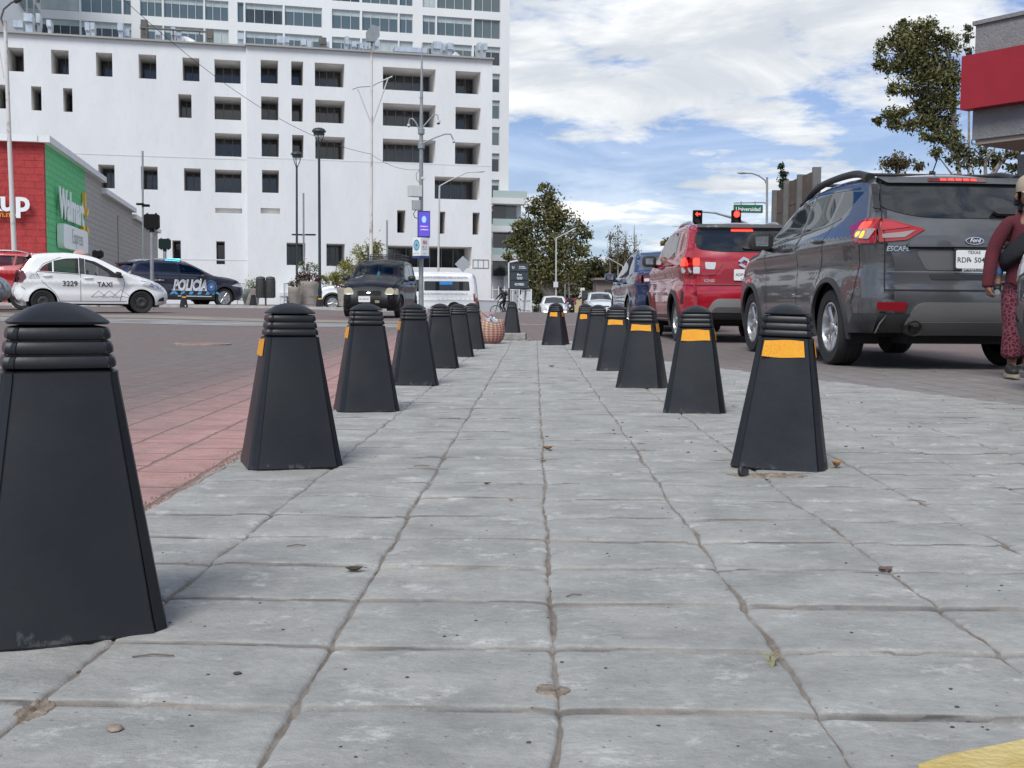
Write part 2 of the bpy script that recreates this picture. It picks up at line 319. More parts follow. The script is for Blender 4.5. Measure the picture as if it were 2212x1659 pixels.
band('road_marking', [(-16, 27.2, -1.2, 24.6), (-16, 30.5, -1.2, 26.3)], worn('worn_tan_band', (.15, .135, .125), (.30, .26, .20), .47), 'worn tan painted band across the road beyond the grey one', .004)
band('road_marking', [(-1.2, 24.2, 9, 24.6), (-1.2, 24.9, 9, 25.3)], worn('worn_line', (.15, .135, .125), (.29, .265, .25), .48), 'thin worn stripe across the road ahead', .004)
KERB = mat('kerb_concrete', (.42, .41, .39), .85, var=.2, vscale=3, bump=.3)
mb = MB()
poly = [(-30, 46.8), (-20, 45.4), (-11.6, 43.6), (-6.6, 43.0), (-3.2, 43.4), (-3.0, 46), (-4.6, 56), (-5, 66), (-36, 80)]
k = len(poly); mb.add([(x, y, g(x, y) + .10) for x, y in poly] + [(x, y, g(x, y) - .3) for x, y in poly], [tuple(range(k))] + [(i, i + k, (i + 1) % k + k, (i + 1) % k) for i in range(k)])
tag(mb.build('plaza_pavement', KERB), 'raised pale plaza pavement in front of the white block', 'pavement', kind='structure')
YEL = mat('yellow_kerb_paint', (.55, .40, .10), .85, var=.25, vscale=7, var2=(.60, .50, .24), bump=.4, bscale=90)
pts = [onground(u, v) for u, v in ((1980, 1663), (2041, 1642), (2120, 1626), (2212, 1607), (2330, 1586), (2480, 1640), (2300, 1900))]
mb = MB(); k = len(pts)
mb.add([(p.x, p.y, .0075) for p in pts] + [(p.x * 1.0, p.y + .0, -.02) for p in pts], [tuple(range(k - 1, -1, -1)), ] + [(i, (i + 1) % k, (i + 1) % k + k, i + k) for i in range(k)])
tag(mb.build('kerb', YEL, bevel=.003), 'yellow painted kerb end on the paving', 'kerb', kind='structure')

# ------------------------------------------------------------------ bollards
M, n, L = nodes_of('bollard_black'); b = n['Principled BSDF']; t = N(n, 'ShaderNodeTexCoord').outputs['Object']; sp = N(n, 'ShaderNodeSeparateXYZ'); L(t, sp.inputs[0]); wpos = N(n, 'ShaderNodeNewGeometry').outputs['Position']
c = mix_n(n, L, ramp_n(n, L, noise_n(n, L, wpos, 5, 6), .3, .7), (.0065, .008, .0105), (.0125, .0145, .0175))
low = N(n, 'ShaderNodeMapRange', {1: .0, 2: .075, 3: .16, 4: -.1}); L(sp.outputs[2], low.inputs[0]); ad = N(n, 'ShaderNodeMath', operation='ADD'); L(noise_n(n, L, wpos, 22, 8, .7), ad.inputs[0]); L(low.outputs[0], ad.inputs[1])
c = mix_n(n, L, ramp_n(n, L, ad.outputs[0], .66, .74, 0, .4), c, (.13, .133, .136)); sc1 = ramp_n(n, L, noise_n(n, L, wpos, 9, 9, .8, (.35, .35, 3), 1.2), .69, .73, 0, .5); c = mix_n(n, L, sc1, c, (.07, .072, .075)); L(c, b.inputs['Base Color'])
b.inputs['Specular IOR Level'].default_value = .4; L(ramp_n(n, L, noise_n(n, L, wpos, 4, 5), .3, .7, .34, .52), b.inputs['Roughness']); bp = N(n, 'ShaderNodeBump', {'Strength': .12, 'Distance': .01}); L(noise_n(n, L, wpos, 13, 5, .6), bp.inputs['Height']); L(bp.outputs[0], b.inputs['Normal']); BOLM = M
def tapem(name, c1, c2):
    M, n, L = nodes_of(name); b = n['Principled BSDF']; t = N(n, 'ShaderNodeTexCoord').outputs['Object']
    ck = N(n, 'ShaderNodeTexVoronoi', {'Scale': 190}); mp = N(n, 'ShaderNodeMapping', {2: (.0, .6, .78)}); L(t, mp.inputs[0]); L(mp.outputs[0], ck.inputs['Vector'])
    f = ramp_n(n, L, ck.outputs['Distance'], .25, .75); f2 = ramp_n(n, L, noise_n(n, L, t, 18, 4), .35, .65, .0, .5)
    L(mix_n(n, L, f2, mix_n(n, L, f, c1, c2), c1), b.inputs['Base Color']); b.inputs['Roughness'].default_value = .4; return M
TAPE = tapem('reflective_yellow', (.80, .36, .008), (.66, .26, .004)); TAPEO = tapem('reflective_amber', (.62, .26, .02), (.5, .2, .02))
BW, BT, BH = .152, .0745, .482        # half width at base and at top of the body, body height
def hw_at(z): return BW + (BT - BW) * z / BH
def bol_ring(z, w, gro):
    c = w * .21; e = w - c; k = .007 * gro; q = []      # face edge, groove, raised corner strip, groove
    for s in range(4):
        a = s * PI / 2; ca, sa = math.cos(a), math.sin(a)
        for (x, y) in ((-e * .55, -w * 1.004), (e * .55, -w * 1.004), (e, -w), (e + .004, -w + k + .003), (e + c * .16, -w + .005 + c * .10), (w - .004 - c * .10, -e - c * .16), (w - k - .003, -e - .004)):
            q.append(Vector((x * ca - y * sa, x * sa + y * ca, z)))
    return q
def bollard_body():
    mb = MB(); rings = [bol_ring(0, BW * .965, .5), bol_ring(.008, BW, 1), bol_ring(.03, hw_at(.03), 1)]
    for z in (.1, .18, .26, .34, .398): rings.append(bol_ring(z, hw_at(z), 1))
    zb = .412; rings += [bol_ring(zb, hw_at(zb) + .001, 1), bol_ring(zb + .004, hw_at(zb) - .011, .6)]
    for i in range(3):
        z0 = zb + .006 + i * .0222
        for dz, dw in ((0, -.0055), (.001, -.0015), (.0032, .0), (.0095, .0008), (.0158, .0), (.0187, -.0015), (.0198, -.0055)): rings.append(bol_ring(z0 + dz, hw_at(z0 + dz) + dw, .8))
    z = zb + .006 + 3 * .0222; rings += [bol_ring(z, hw_at(z) - .020, .5), bol_ring(z + .006, hw_at(z) - .03, .3)]
    mb.loft(rings); return mb
def bollard_cap():
    mb = MB(); z0 = .4862; rings = []
    def rg(w, z, p):
        return [Vector((w * math.copysign(abs(math.cos(a)) ** p, math.cos(a)), w * math.copysign(abs(math.sin(a)) ** p, math.sin(a)), z + (.006 if False else 0))) for a in [2 * PI * k / 32 for k in range(32)]]
    W = .0765; rings.append(rg(W * .5, z0 + .001, .5)); rings.append(rg(W * .97, z0, .42))
    for f in (1.0, .96, .88, .76, .6, .42, .22, .06):
        rings.append(rg(W * f, z0 + .004 + .031 * (1 - f ** 2.1), .42 + .5 * (1 - f)))
    mb.loft(rings); return mb
def tape_mesh(face, z0=.354, z1=.406, x0=-1, x1=1, jit=0):
    mb = MB(); k = 8; R_ = Matrix.Rotation(face * PI / 2, 3, 'Z'); rows = []
    for z in (z0, z1):
        w = hw_at(z); e = w * .80 - .004
        for i in range(k + 1):
            t_ = i / k; x = e * (x0 + (x1 - x0) * t_); rows.append(R_ @ Vector((x, -w - .0022 - .0015 * abs(math.sin(t_ * 7 + jit)), z + .002 * math.sin(5 * t_ + jit + z * 40))))
    mb.add(rows, [(i, i + 1, k + 2 + i, k + 1 + i) for i in range(k)]); return mb
proto_body, proto_cap = None, None
def bollard(p, rz, tapes, label, group='black tapered bollards', tilt=0, taller=1.0, hue=None, nocap=False):
    global proto_body, proto_cap
    r = thing('bollard', label, 'bollard', p, rz, group)
    if proto_body is None:
        proto_body = bollard_body().build('body', BOLM, r, smooth=38); proto_cap = bollard_cap().build('cap', BOLM, r, smooth=50); ob = [proto_body, proto_cap]
    else:
        ob = []
        for q in (proto_body, proto_cap)[:1 if nocap else 2]: c = q.copy(); COL.objects.link(c); c.parent = r; ob.append(c)
    for i, a in enumerate(tapes):
        tp = tape_mesh(**a).build('reflective_tape', TAPEO if hue else TAPE, r); sm = tp.modifiers.new('solid', 'SOLIDIFY'); sm.thickness = .001
    if tilt: r.rotation_euler = (0, tilt, rz)
    r.scale = (1, 1, taller); return r
FR = dict(face=0, x0=-.98, x1=.86)
def put(u, v, back=.13): p = onground(u, v); d = Vector((p.x, p.y, 0)).normalized(); q = p + d * back; return Vector((q.x, q.y, g(q.x, q.y) - .004))
D = math.radians
bollard(put(137, 1383, .12), D(26), [], 'nearest black bollard, cut by the left edge of the photo', taller=1.0)
bollard(put(628, 1012), D(20), [dict(face=3, x0=-.9, x1=.9)], 'black bollard on the pink road edge with an orange tape sliver on its left side')
bollard(put(791, 890), D(15), [dict(face=3)], 'black bollard standing in front of the dark hatchback')
bollard(put(893, 832), D(13), [dict(face=3)], 'black bollard with orange side tape, in front of the white van tail', hue=1)
bollard(put(950, 795), D(9), [], 'dull black bollard, fifth of the left row counted from the front')
bollard(put(990, 771), D(6), [], 'dull black bollard, sixth of the left row, overlapping its neighbours')
bollard(put(1019, 754), D(4), [], 'last black bollard of the left row, right beside the woven basket')
bollard(put(1684, 1014, .12), D(-15), [dict(face=0, x0=-1, x1=.86, jit=1), dict(face=1, x0=-.7, x1=.6)], 'black bollard with wide yellow tape, tilted on loose soil beside the grey car', tilt=D(1.6), taller=1.02)
bollard(put(1500, 894), D(-9), [dict(face=0, x0=-.98, x1=.95, jit=2), dict(face=1, x0=-.7, x1=.6)], 'black bollard with clean yellow tape, second of the right row')
bollard(put(1387, 839), D(-14), [dict(face=0, x0=-.9, x1=.9, z0=.362, z1=.400, jit=4), dict(face=1)], 'black bollard with torn yellow tape and a low shiny cap, third of the right row')
bollard(put(1331, 801), D(-8), [dict(face=0, x0=-.95, x1=.75, z0=.365, z1=.404, jit=3)], 'black bollard with slightly skewed yellow tape, fourth of the right row')
bollard(put(1291, 773), D(-6), [], 'black bollard without tape, fifth of the right row')
bollard(put(1264, 757), D(-6), [dict(face=0, x0=-.85, x1=.3, jit=2)], 'black bollard with short yellow tape, half hidden behind the untaped one')
bollard(put(1200, 745), D(-16), [dict(face=0, x0=-.75, x1=.6, jit=5), dict(face=1, x0=-.9, x1=.3)], 'black bollard with yellow tape standing alone in the middle of the row end')
SLABM = mat('slab_concrete', (.27, .265, .245), .9, var=.3, vscale=9, bump=.6, bscale=30)
p = onground(1111, 736); q = Vector((p.x + .005, p.y + .17, g(p.x, p.y)))
sb = thing('concrete_slab', 'rough concrete footing block under the bollard behind the basket', 'concrete block', q, D(-4))
mb = MB(); mb.box((0, 0, .055), (.31, .33, .095)); mb.build('block', SLABM, sb, bevel=.012)
mb = MB(); mb.box((.02, -.01, .004), (.36, .40, .016)); mb.build('base_plate', SLABM, sb, bevel=.004)
b8 = bollard(Vector((q.x - .04, q.y + .02, q.z + .101)), D(-3), [], 'black bollard raised on a concrete footing block, without tape', taller=.93); b8.scale = (.78, .78, .82)
for (u, v, Y, lab, tp) in ((547, 666, 43.6, 'small black pyramid bollard in front of the flower planter, no cap', 0), (690, 668, 43.4, 'small black bollard with a yellow band at the foot of the tall lamp', 1), (397, 664, 42.5, 'small black bollard with a yellow band in front of the patrol car door', 1)):
    p = gp(u, Y); b_ = bollard(p, D(18), [dict(face=0)] if tp else [], lab, 'bollards along the plaza kerb', nocap=not tp)
    mb = MB(); mb.box((.05, -BW - .004, .06), (.035, .006, .05)); mb.build('reflector', mat('reflector_white', (.7, .7, .7), .5), b_)
# ------------------------------------------------------------------ buildings
class Plane:
    def __init__(s, P, phi): s.P = Vector((P[0], P[1], 0)); s.d = Vector((math.cos(phi), math.sin(phi), 0)); s.n = Vector((-math.sin(phi), math.cos(phi), 0)); s.phi = phi
    def shift(s, k): return Plane(s.P + s.n * k, s.phi)
    def sz(s, u, v):
        d = ray(u, v); t = (s.P - CAM).dot(s.n) / d.dot(s.n); p = CAM + d * t; return (p - s.P).dot(s.d), p.z
    def pt(s, a, z, k=0): return s.P + s.d * a + s.n * k + Vector((0, 0, z))
    def frame(s): M = Matrix((s.d, s.n, Vector((0, 0, 1)))).transposed().to_4x4(); M.translation = s.P; return M
def wall_m(name, col, dirt=.12):
    M, n, L = nodes_of(name); b = n['Principled BSDF']; t = N(n, 'ShaderNodeTexCoord').outputs['Object']
    f = ramp_n(n, L, noise_n(n, L, t, .25, 7, .65, (1, 1, .35)), .3, .7); f2 = ramp_n(n, L, noise_n(n, L, t, 2.2, 6, .7, (1, 1, .3)), .3, .7)
    c = mix_n(n, L, f, tuple(q * (1 - dirt) for q in col), col); c = mix_n(n, L, ramp_n(n, L, f2, .55, 1, 0, .3), c, tuple(q * (1 - 2 * dirt) for q in col)); L(c, b.inputs['Base Color']); b.inputs['Roughness'].default_value = .85
    bp = N(n, 'ShaderNodeBump', {'Strength': .25, 'Distance': .03}); L(noise_n(n, L, t, 6, 6, .7), bp.inputs['Height']); L(bp.outputs[0], b.inputs['Normal']); return M
WHITE = wall_m('white_render', (.77, .785, .79)); TWHITE = wall_m('tower_white', (.74, .755, .75), .06); SOFF = mat('reveal_grey', (.78, .765, .74), .9, var=.1, vscale=.6)
DGLASS = glass('dark_window_glass', (.040, .044, .050), rough=.04); TGLASS = glass('blue_window_glass', (.10, .135, .14), rough=.06)
BLIND = mat('window_blind', (.42, .48, .48), .35, var=.15, vscale=.8); ALU = mat('aluminium_frame', (.55, .56, .56), .45, metal=.3); MULL = mat('bronze_mullion', (.27, .27, .27), .5)
def holed_wall(mb, s0, s1, z0, z1, rects, pl, mi=0, mr=1):
    S = sorted({s0, s1} | {q for r in rects for q in r[:2]}); Z = sorted({z0, z1} | {q for r in rects for q in r[2:4]})
    S = [q for q in S if s0 <= q <= s1]; Z = [q for q in Z if z0 <= q <= z1]
    idx = {}
    def V_(a, z):
        if (a, z) not in idx: idx[(a, z)] = len(mb.v); mb.v.append(tuple(pl.pt(a, z)))
        return idx[(a, z)]
    for i in range(len(S) - 1):
        for j in range(len(Z) - 1):
            a, c = (S[i] + S[i + 1]) / 2, (Z[j] + Z[j + 1]) / 2
            if any(r[0] < a < r[1] and r[2] < c < r[3] for r in rects): continue
            mb.f.append((V_(S[i], Z[j]), V_(S[i + 1], Z[j]), V_(S[i + 1], Z[j + 1]), V_(S[i], Z[j + 1]))); mb.mi.append(mi)
    for a0, a1, c0, c1, dp in rects:
        q = [pl.pt(a, z, k) for k in (0, dp) for a, z in ((a0, c0), (a1, c0), (a1, c1), (a0, c1))]
        mb.add(q, [(0, 1, 5, 4), (1, 2, 6, 5), (2, 3, 7, 6), (3, 0, 4, 7)], mr)
def window(pl, r, cols, parent, gl=DGLASS, fr=MULL, fw_=.075, back=None, blind=0, cats=()):
    a0, a1, c0, c1, dp = r; mb = MB(); k = dp - .06
    M = pl.frame(); 
    def bar(x0, x1, y0, y1): mb.box(((x0 + x1) / 2, k, (y0 + y1) / 2), (x1 - x0, .1, y1 - y0), M=M)
    t = fw_; bar(a0, a1, c0, c0 + t); bar(a0, a1, c1 - t, c1); bar(a0, a0 + t, c0 + t, c1 - t); bar(a1 - t, a1, c0 + t, c1 - t)
    for i in range(1, cols): x = a0 + (a1 - a0) * i / cols; bar(x - t / 2, x + t / 2, c0 + t, c1 - t)
    w_ = mb.build('window', fr, parent)
    mb = MB(); mb.add([pl.pt(a, z, dp) for a, z in ((a0, c0), (a1, c0), (a1, c1), (a0, c1))], [(0, 1, 2, 3)]); mb.build('pane', gl, w_)
    if blind:
        mb = MB(); h = c1 - (c1 - c0) * blind; mb.add([pl.pt(a, z, dp - .02) for a, z in ((a0 + t, h), (a1 - t, h), (a1 - t, c1 - t), (a0 + t, c1 - t))], [(0, 1, 2, 3)]); mb.build('blind', BLIND, w_)
    return w_
PH = math.radians(13.5)
PL = Plane(at(470, 600, 112), PH); PR = PL.shift(-.7)
hosp = thing('hospital_building', 'white six storey block with deep square window recesses', 'building', PL.pt(0, 0))
def root0(name, label, cat, group=None): return thing(name, label, cat, (0, 0, 0), 0, group)
hosp.location = (0, 0, 0)
W = []          # (u0,u1,v0,v1,cols) on the left block, then the right block
left = [(16, 52, 102, 155, 2), (110, 149, 107, 161, 2), (207, 243, 113, 166, 2), (299, 338, 117, 171, 2), (394, 431, 124, 176, 2), (463, 520, 128, 181, 3), (-12, 21, 182, 235, 2), (67, 90, 186, 239, 1), (136, 157, 190, 242, 1), (385, 414, 203, 255, 2), (463, 521, 208, 260, 3),
        (464, 522, 287, 339, 3), (212, 248, 355, 407, 2), (304, 341, 359, 410, 2), (397, 434, 363, 413, 2), (464, 522, 366, 417, 3), (467, 486, 521, 571, 1), (372, 391, 519, 570, 1), (322, 341, 516, 568, 1)]
right = [(563, 601, 129, 181, 2), (629, 655, 132, 185, 1), (680, 744, 135, 189, 4), (827, 941, 144, 199, 6), (984, 1038, 153, 204, 3), (564, 602, 208, 260, 2), (630, 655, 212, 263, 1), (681, 745, 215, 267, 4), (827, 941, 222, 276, 6), (984, 1038, 231, 281, 3),
         (565, 603, 288, 339, 2), (631, 656, 291, 341, 1), (681, 745, 294, 345, 4), (827, 941, 299, 353, 6), (983, 1038, 307, 356, 3), (566, 603, 367, 417, 2), (939, 1037, 381, 432, 4), (858, 876, 454, 503, 1), (950, 962, 457, 505, 1), (1021, 1036, 459, 507, 1), (619, 660, 524, 573, 3), (705, 745, 526, 575, 3), (836, 1019, 530, 579, 7)]
def rects_of(lst, pl, dp):
    o = []
    for u0_, u1_, v0, v1, c in lst:
        a0, zt = pl.sz(u0_, v0); a1, zb = pl.sz(u1_, v1); o.append((round(a0, 3), round(a1, 3), round(zb, 3), round(zt, 3), dp))
    return o
DEP = 3.9
rl, rr = rects_of(left, PL, DEP), rects_of(right, PR, DEP)
slots = [rects_of([(465, 523, 449, 461, 1)], PL, .5), rects_of([(563, 605, 449, 462, 1)], PR, .5)]
sL0, zL = PL.sz(-120, 64); zL = PL.sz(300, 88)[1]; sM = PL.sz(533, 300)[0]; sM2 = PR.sz(533, 300)[0]; sR, zR = PR.sz(1064, 130); zR = PR.sz(800, 114)[1]
mb = MB(); holed_wall(mb, sL0, sM + .4, -1.5, zL, rl + slots[0], PL); holed_wall(mb, sM2, sR, -1.5, zR, rr + slots[1], PR)
for (a, b_, zt, pl) in ((sL0, sM, zL, PL), (sM2, sR, zR, PR)):
    q = [pl.pt(a, zt), pl.pt(b_, zt), pl.pt(b_, zt, .5), pl.pt(a, zt, .5)]; mb.add(q, [(0, 1, 2, 3)])
    q = [pl.pt(a, zt, .5), pl.pt(b_, zt, .5), pl.pt(b_, zt - .8, .5), pl.pt(a, zt - .8, .5), pl.pt(b_, zt - .8, 26), pl.pt(a, zt - .8, 26)]; mb.add(q, [(0, 1, 2, 3), (3, 2, 4, 5)])
q = [PR.pt(sM2, -1.5), PR.pt(sM2, zR), PR.pt(sM2, zR, 1.5), PR.pt(sM2, -1.5, 1.5)]; mb.add(q, [(0, 1, 2, 3)])
q = [PR.pt(sR, -1.5), PR.pt(sR, zR), PR.pt(sR, zR, 26), PR.pt(sR, -1.5, 26)]; mb.add(q, [(0, 3, 2, 1)])
for r in slots[0] + slots[1]:
    pl = PL if r in slots[0] else PR; mb.add([pl.pt(a, z, r[4]) for a, z in ((r[0], r[2]), (r[1], r[2]), (r[1], r[3]), (r[0], r[3]))], [(0, 1, 2, 3)], 1)
mb.build('wall', [WHITE, SOFF], hosp)
mb = MB()
for (a, b_, zt, pl) in ((sL0, sM, zL, PL), (sM2, sR, zR, PR)): mb.box(((a + b_) / 2, -.02, zt + .07), (b_ - a + .2, .7, .16), M=pl.frame())
mb.build('parapet_cap', mat('cap_metal', (.34, .34, .33), .6), hosp)
for lst, rs, pl in ((left, rl, PL), (right, rr, PR)):
    for (q, r) in zip(lst, rs): window(pl, r, q[4], hosp, back=SOFF)
r = rects_of([(1021, 1056, 560, 580, 1)], PR.shift(-.05), .12)[0]; window(PR.shift(-.05), r, 3, hosp, gl=TGLASS)
mb = MB()
for zc in (PL.sz(400, 340)[1], PL.sz(400, 560)[1]): mb.box(((sL0 + sM) / 2, -.005, zc), (sM - sL0, .03, .10), M=PL.frame())
for zc in (PR.sz(760, 348)[1],): mb.box(((sM2 + sR) / 2, -.005, zc), (sR - sM2, .03, .08), M=PR.frame())
mb.build('facade_joint', mat('joint_grey', (.66, .67, .67), .9), hosp)
a0, z1 = PR.sz(604, 634); a1, _ = PR.sz(672, 634); mb = MB(); mb.box(((a0 + a1) / 2, -1.4, z1 - .1), (a1 - a0, 2.8, .35), M=PR.frame()); mb.box((a0 + .3, -1.4, z1 - 2), (.5, 2.6, 3.6), M=PR.frame()); mb.build('porch', WHITE, hosp)

# tower behind
PT = Plane(at(470, 600, 147), math.radians(14.2))
tow = root0('office_tower', 'tall white tower with long rows of bluish windows behind the block', 'building')
za1, za0 = PT.sz(717, 18.7)[1], PT.sz(717, 61)[1]; dz = za1 - PT.sz(717, 78.7)[1]
groups = [(88, 172, 4), (175, 264, 4), (267, 284, 1), (303, 351, 3), (354, 440, 5), (443, 494, 3), (513, 527, 1), (530, 611, 4), (615, 696, 4), (717, 778, 3), (782, 860, 4), (863, 892, 2), (913, 941, 2), (944, 1020, 4), (1024, 1081, 3)]
rects, meta = [], []
for k in (1, 0, -1, -2, -3, -4, -5, -6, -7):
    for gi, (u0_, u1_, c) in enumerate(groups):
        if k < -1 and gi < 14: continue
        a0, a1 = PT.sz(u0_, 60)[0], PT.sz(u1_, 60)[0]; rects.append((round(a0, 3), round(a1, 3), round(za0 + k * dz, 3), round(za1 + k * dz, 3), .3)); meta.append(c)
s0, s1 = PT.sz(60, 60)[0], PT.sz(1099.5, 250)[0]
mb = MB(); holed_wall(mb, s0, s1, -2, za1 + 2.2 * dz, rects, PT); q = [PT.pt(s1, -2), PT.pt(s1, za1 + 2.2 * dz), PT.pt(s1, za1 + 2.2 * dz, 22), PT.pt(s1, -2, 22)]; mb.add(q, [(0, 3, 2, 1)]); q = [PT.pt(s0, za1 + 2.2 * dz), PT.pt(s1, za1 + 2.2 * dz), PT.pt(s1, za1 + 2.2 * dz, 22), PT.pt(s0, za1 + 2.2 * dz, 22)]; mb.add(q, [(0, 1, 2, 3)])
mb.build('wall', TWHITE, tow)
rnd = random.Random(5)
for r, c in zip(rects, meta): window(PT, r, c, tow, gl=rnd.choice([TGLASS, TGLASS, mat('grey_window', (.055, .065, .07), .12, var=.4, vscale=.25)]), fr=ALU, blind=rnd.choice([.28, .28, .3, .95, 0]) if r[2] > 0 else .28)
# lower annex with balconies at the right foot of the tower
mb = MB(); PA = PT.shift(-1.2)
a0, a1 = PA.sz(1085, 500)[0], PA.sz(1121, 500)[0]; zt = PA.sz(1110, 424)[1]
mb.box(((a0 + a1) / 2 + .4, 6, zt / 2 - 1), (a1 - a0, 11, zt + 2), M=PA.frame()); mb.build('annex_wall', TWHITE, tow)
b0 = PA.sz(1064, 500)[0]
for v in (437, 497, 559):
    z = PA.sz(1090, v)[1]; mb = MB(); mb.box(((b0 + a1) / 2, -1.0, z), (a1 - b0 + 1.2, 2.6, .75), M=PA.frame()); mb.build('balcony_slab', TWHITE, tow)
    mb = MB(); mb.box(((b0 + a1) / 2, -2.2, z + .85), (a1 - b0 + 1.0, .05, .95), M=PA.frame()); mb.build('balcony_glass', glass('rail_glass', (.42, .52, .50), rough=.1), tow)
for v in (455, 515, 575):
    z = PA.sz(1075, v)[1]; mb = MB(); mb.box((b0 + .9, -.02, z), (1.7, .2, 2.6), M=PA.frame()); mb.build('window', DGLASS, tow)
    mb = MB(); mb.box((a1 - 1.1, -.02 + .4, z), (1.6, .2, 2.4), M=PA.frame()); mb.build('window', TGLASS, tow)
# wing coming towards the viewer at the left of the tower
wing = root0('office_wing', 'white wing with slanting window rows at the upper left corner', 'building')
wp = PT.pt(PT.sz(88, 40)[0], 0); WPL = Plane(wp, PT.phi - PI / 2)        # runs from the tower towards the viewer
rw, mw = [], []
for k in range(-1, 4):
    for i in range(6): rw.append((3 + i * 5.2, 6.9 + i * 5.2, round(za0 + k * dz, 3), round(za1 + k * dz, 3), .35)); mw.append(3)
mb = MB(); holed_wall(mb, 0, 36, -2, za1 + 3.4 * dz, rw, Plane(WPL.P, WPL.phi)); mb.build('wall', TWHITE, wing)
for r, c in zip(rw, mw): window(WPL, r, c, wing, gl=TGLASS, fr=ALU, blind=.3)

# shiny ducts and plant along the roof edge
DUCT = mat('galvanised_duct', (.62, .65, .67), .28, metal=.85, var=.15, vscale=2); DUCTD = mat('dark_plant', (.12, .11, .10), .7, var=.3, vscale=2); DUCTW = mat('white_duct', (.75, .77, .78), .4, metal=.2, var=.15, vscale=1)
ducts = [(55, 74, 34, 72, 0), (33, 54, 49, 71, 0), (81, 90, 34, 74, 0), (104, 114, 48, 75, 0), (117, 158, 51, 72, 2), (186, 196, 53, 79, 0), (198, 207, 54, 80, 0), (256, 268, 54, 83, 0), (270, 281, 68, 85, 0), (305, 320, 46, 82, 1), (337, 348, 66, 90, 0), (370, 380, 63, 92, 0), (382, 392, 68, 93, 0), (394, 432, 70, 90, 2), (446, 461, 66, 93, 1), (514, 526, 76, 98, 0), (531, 596, 84, 100, 2), (598, 612, 82, 104, 0), (614, 624, 84, 106, 0), (649, 660, 89, 109, 0), (662, 672, 93, 110, 0), (689, 704, 84, 108, 1), (704, 710, 95, 111, 0), (744, 752, 83, 111, 0), (758, 768, 94, 112, 0), (775, 782, 97, 114, 0), (785, 792, 97, 115, 0), (794, 801, 99, 115, 0), (808, 817, 90, 116, 0), (845, 932, 93, 111, 2), (850, 920, 105, 116, 0), (933, 950, 94, 122, 0), (953, 963, 98, 124, 0), (964, 975, 97, 124, 0), (978, 1028, 103, 122, 2), (1029, 1037, 96, 127, 0), (1040, 1048, 98, 129, 0)]
for i, (u0_, u1_, v0, v1, kd) in enumerate(ducts):
    base = PL if u0_ < 530 else PR; pl = base.shift(2.5 + 1.3 * (i % 3)); a0, zt = pl.sz(u0_, v0); a1, zb = pl.sz(u1_, v1); zb = (zL if base is PL else zR) - .85; M = pl.frame(); wd = a1 - a0; ht = zt - zb
    nm, lb, ct = (('air_duct', 'shiny metal air duct hood on the roof edge of the white block', 'air duct'), ('cooling_unit', 'dark boxy cooling unit on the roof edge of the white block', 'cooling unit'), ('duct_run', 'long shiny duct run lying on the roof of the white block', 'duct'))[kd]
    d = root0(nm, lb, ct, group=('roof air ducts', 'roof cooling units', 'roof duct runs')[kd])
    mb = MB(); x = (a0 + a1) / 2
    if kd == 0:
        mb.box((x, 0, zb + ht * .36), (wd * .82, 1.1, ht * .72), M=M); mb.box((x, 0, zb + ht * .74), (wd * .95, 1.25, ht * .05), M=M); mb.box((x, -.25, zb + ht * .88), (wd, 1.7, ht * .24), M=M)
        mb.box((x, -.02, zb + ht * .45), (wd * .86, 1.16, .06), M=M)
    elif kd == 1:
        mb.box((x, 0, zb + ht * .5), (wd, 1.6, ht), M=M)
        for q in (-.35, 0, .35): mb.box((x, -.83, zb + ht * (.5 + q * .8)), (wd * .8, .06, ht * .12), M=M)
    else:
        Q = [pl.pt(a0 + wd * t_, zb + ht * (.62 - .30 * t_ + .12 * math.sin(3 * t_ + i)), .2 * math.sin(5 * t_)) for t_ in (0, .25, .5, .75, 1)]
        mb.tube(Q, min(.55, ht * .32), 10)
        for t_ in (.08, .5, .92): p_ = pl.pt(a0 + wd * t_, zb + ht * .2); mb.box(p_, (.12, .12, ht * .5), rz=PH)
    mb.build('hood' if kd == 0 else ('casing' if kd == 1 else 'duct'), (DUCT, DUCTD, DUCTW)[kd], d, smooth=35)
mb = MB(); pl = PL.shift(1.2); p, q = pl.pt(pl.sz(302, 60)[0], pl.sz(302, 60)[1]), pl.pt(pl.sz(445, 69)[0], pl.sz(445, 69)[1]); mb.tube([p, q], .09)
for t_ in (.1, .5, .9): c = p.lerp(q, t_); mb.tube([c, Vector((c.x, c.y, zL - .9))], .07)
tag(mb.build('pipe_rack', DUCTD), 'thin dark pipe on posts above the roof edge', 'pipe rack')

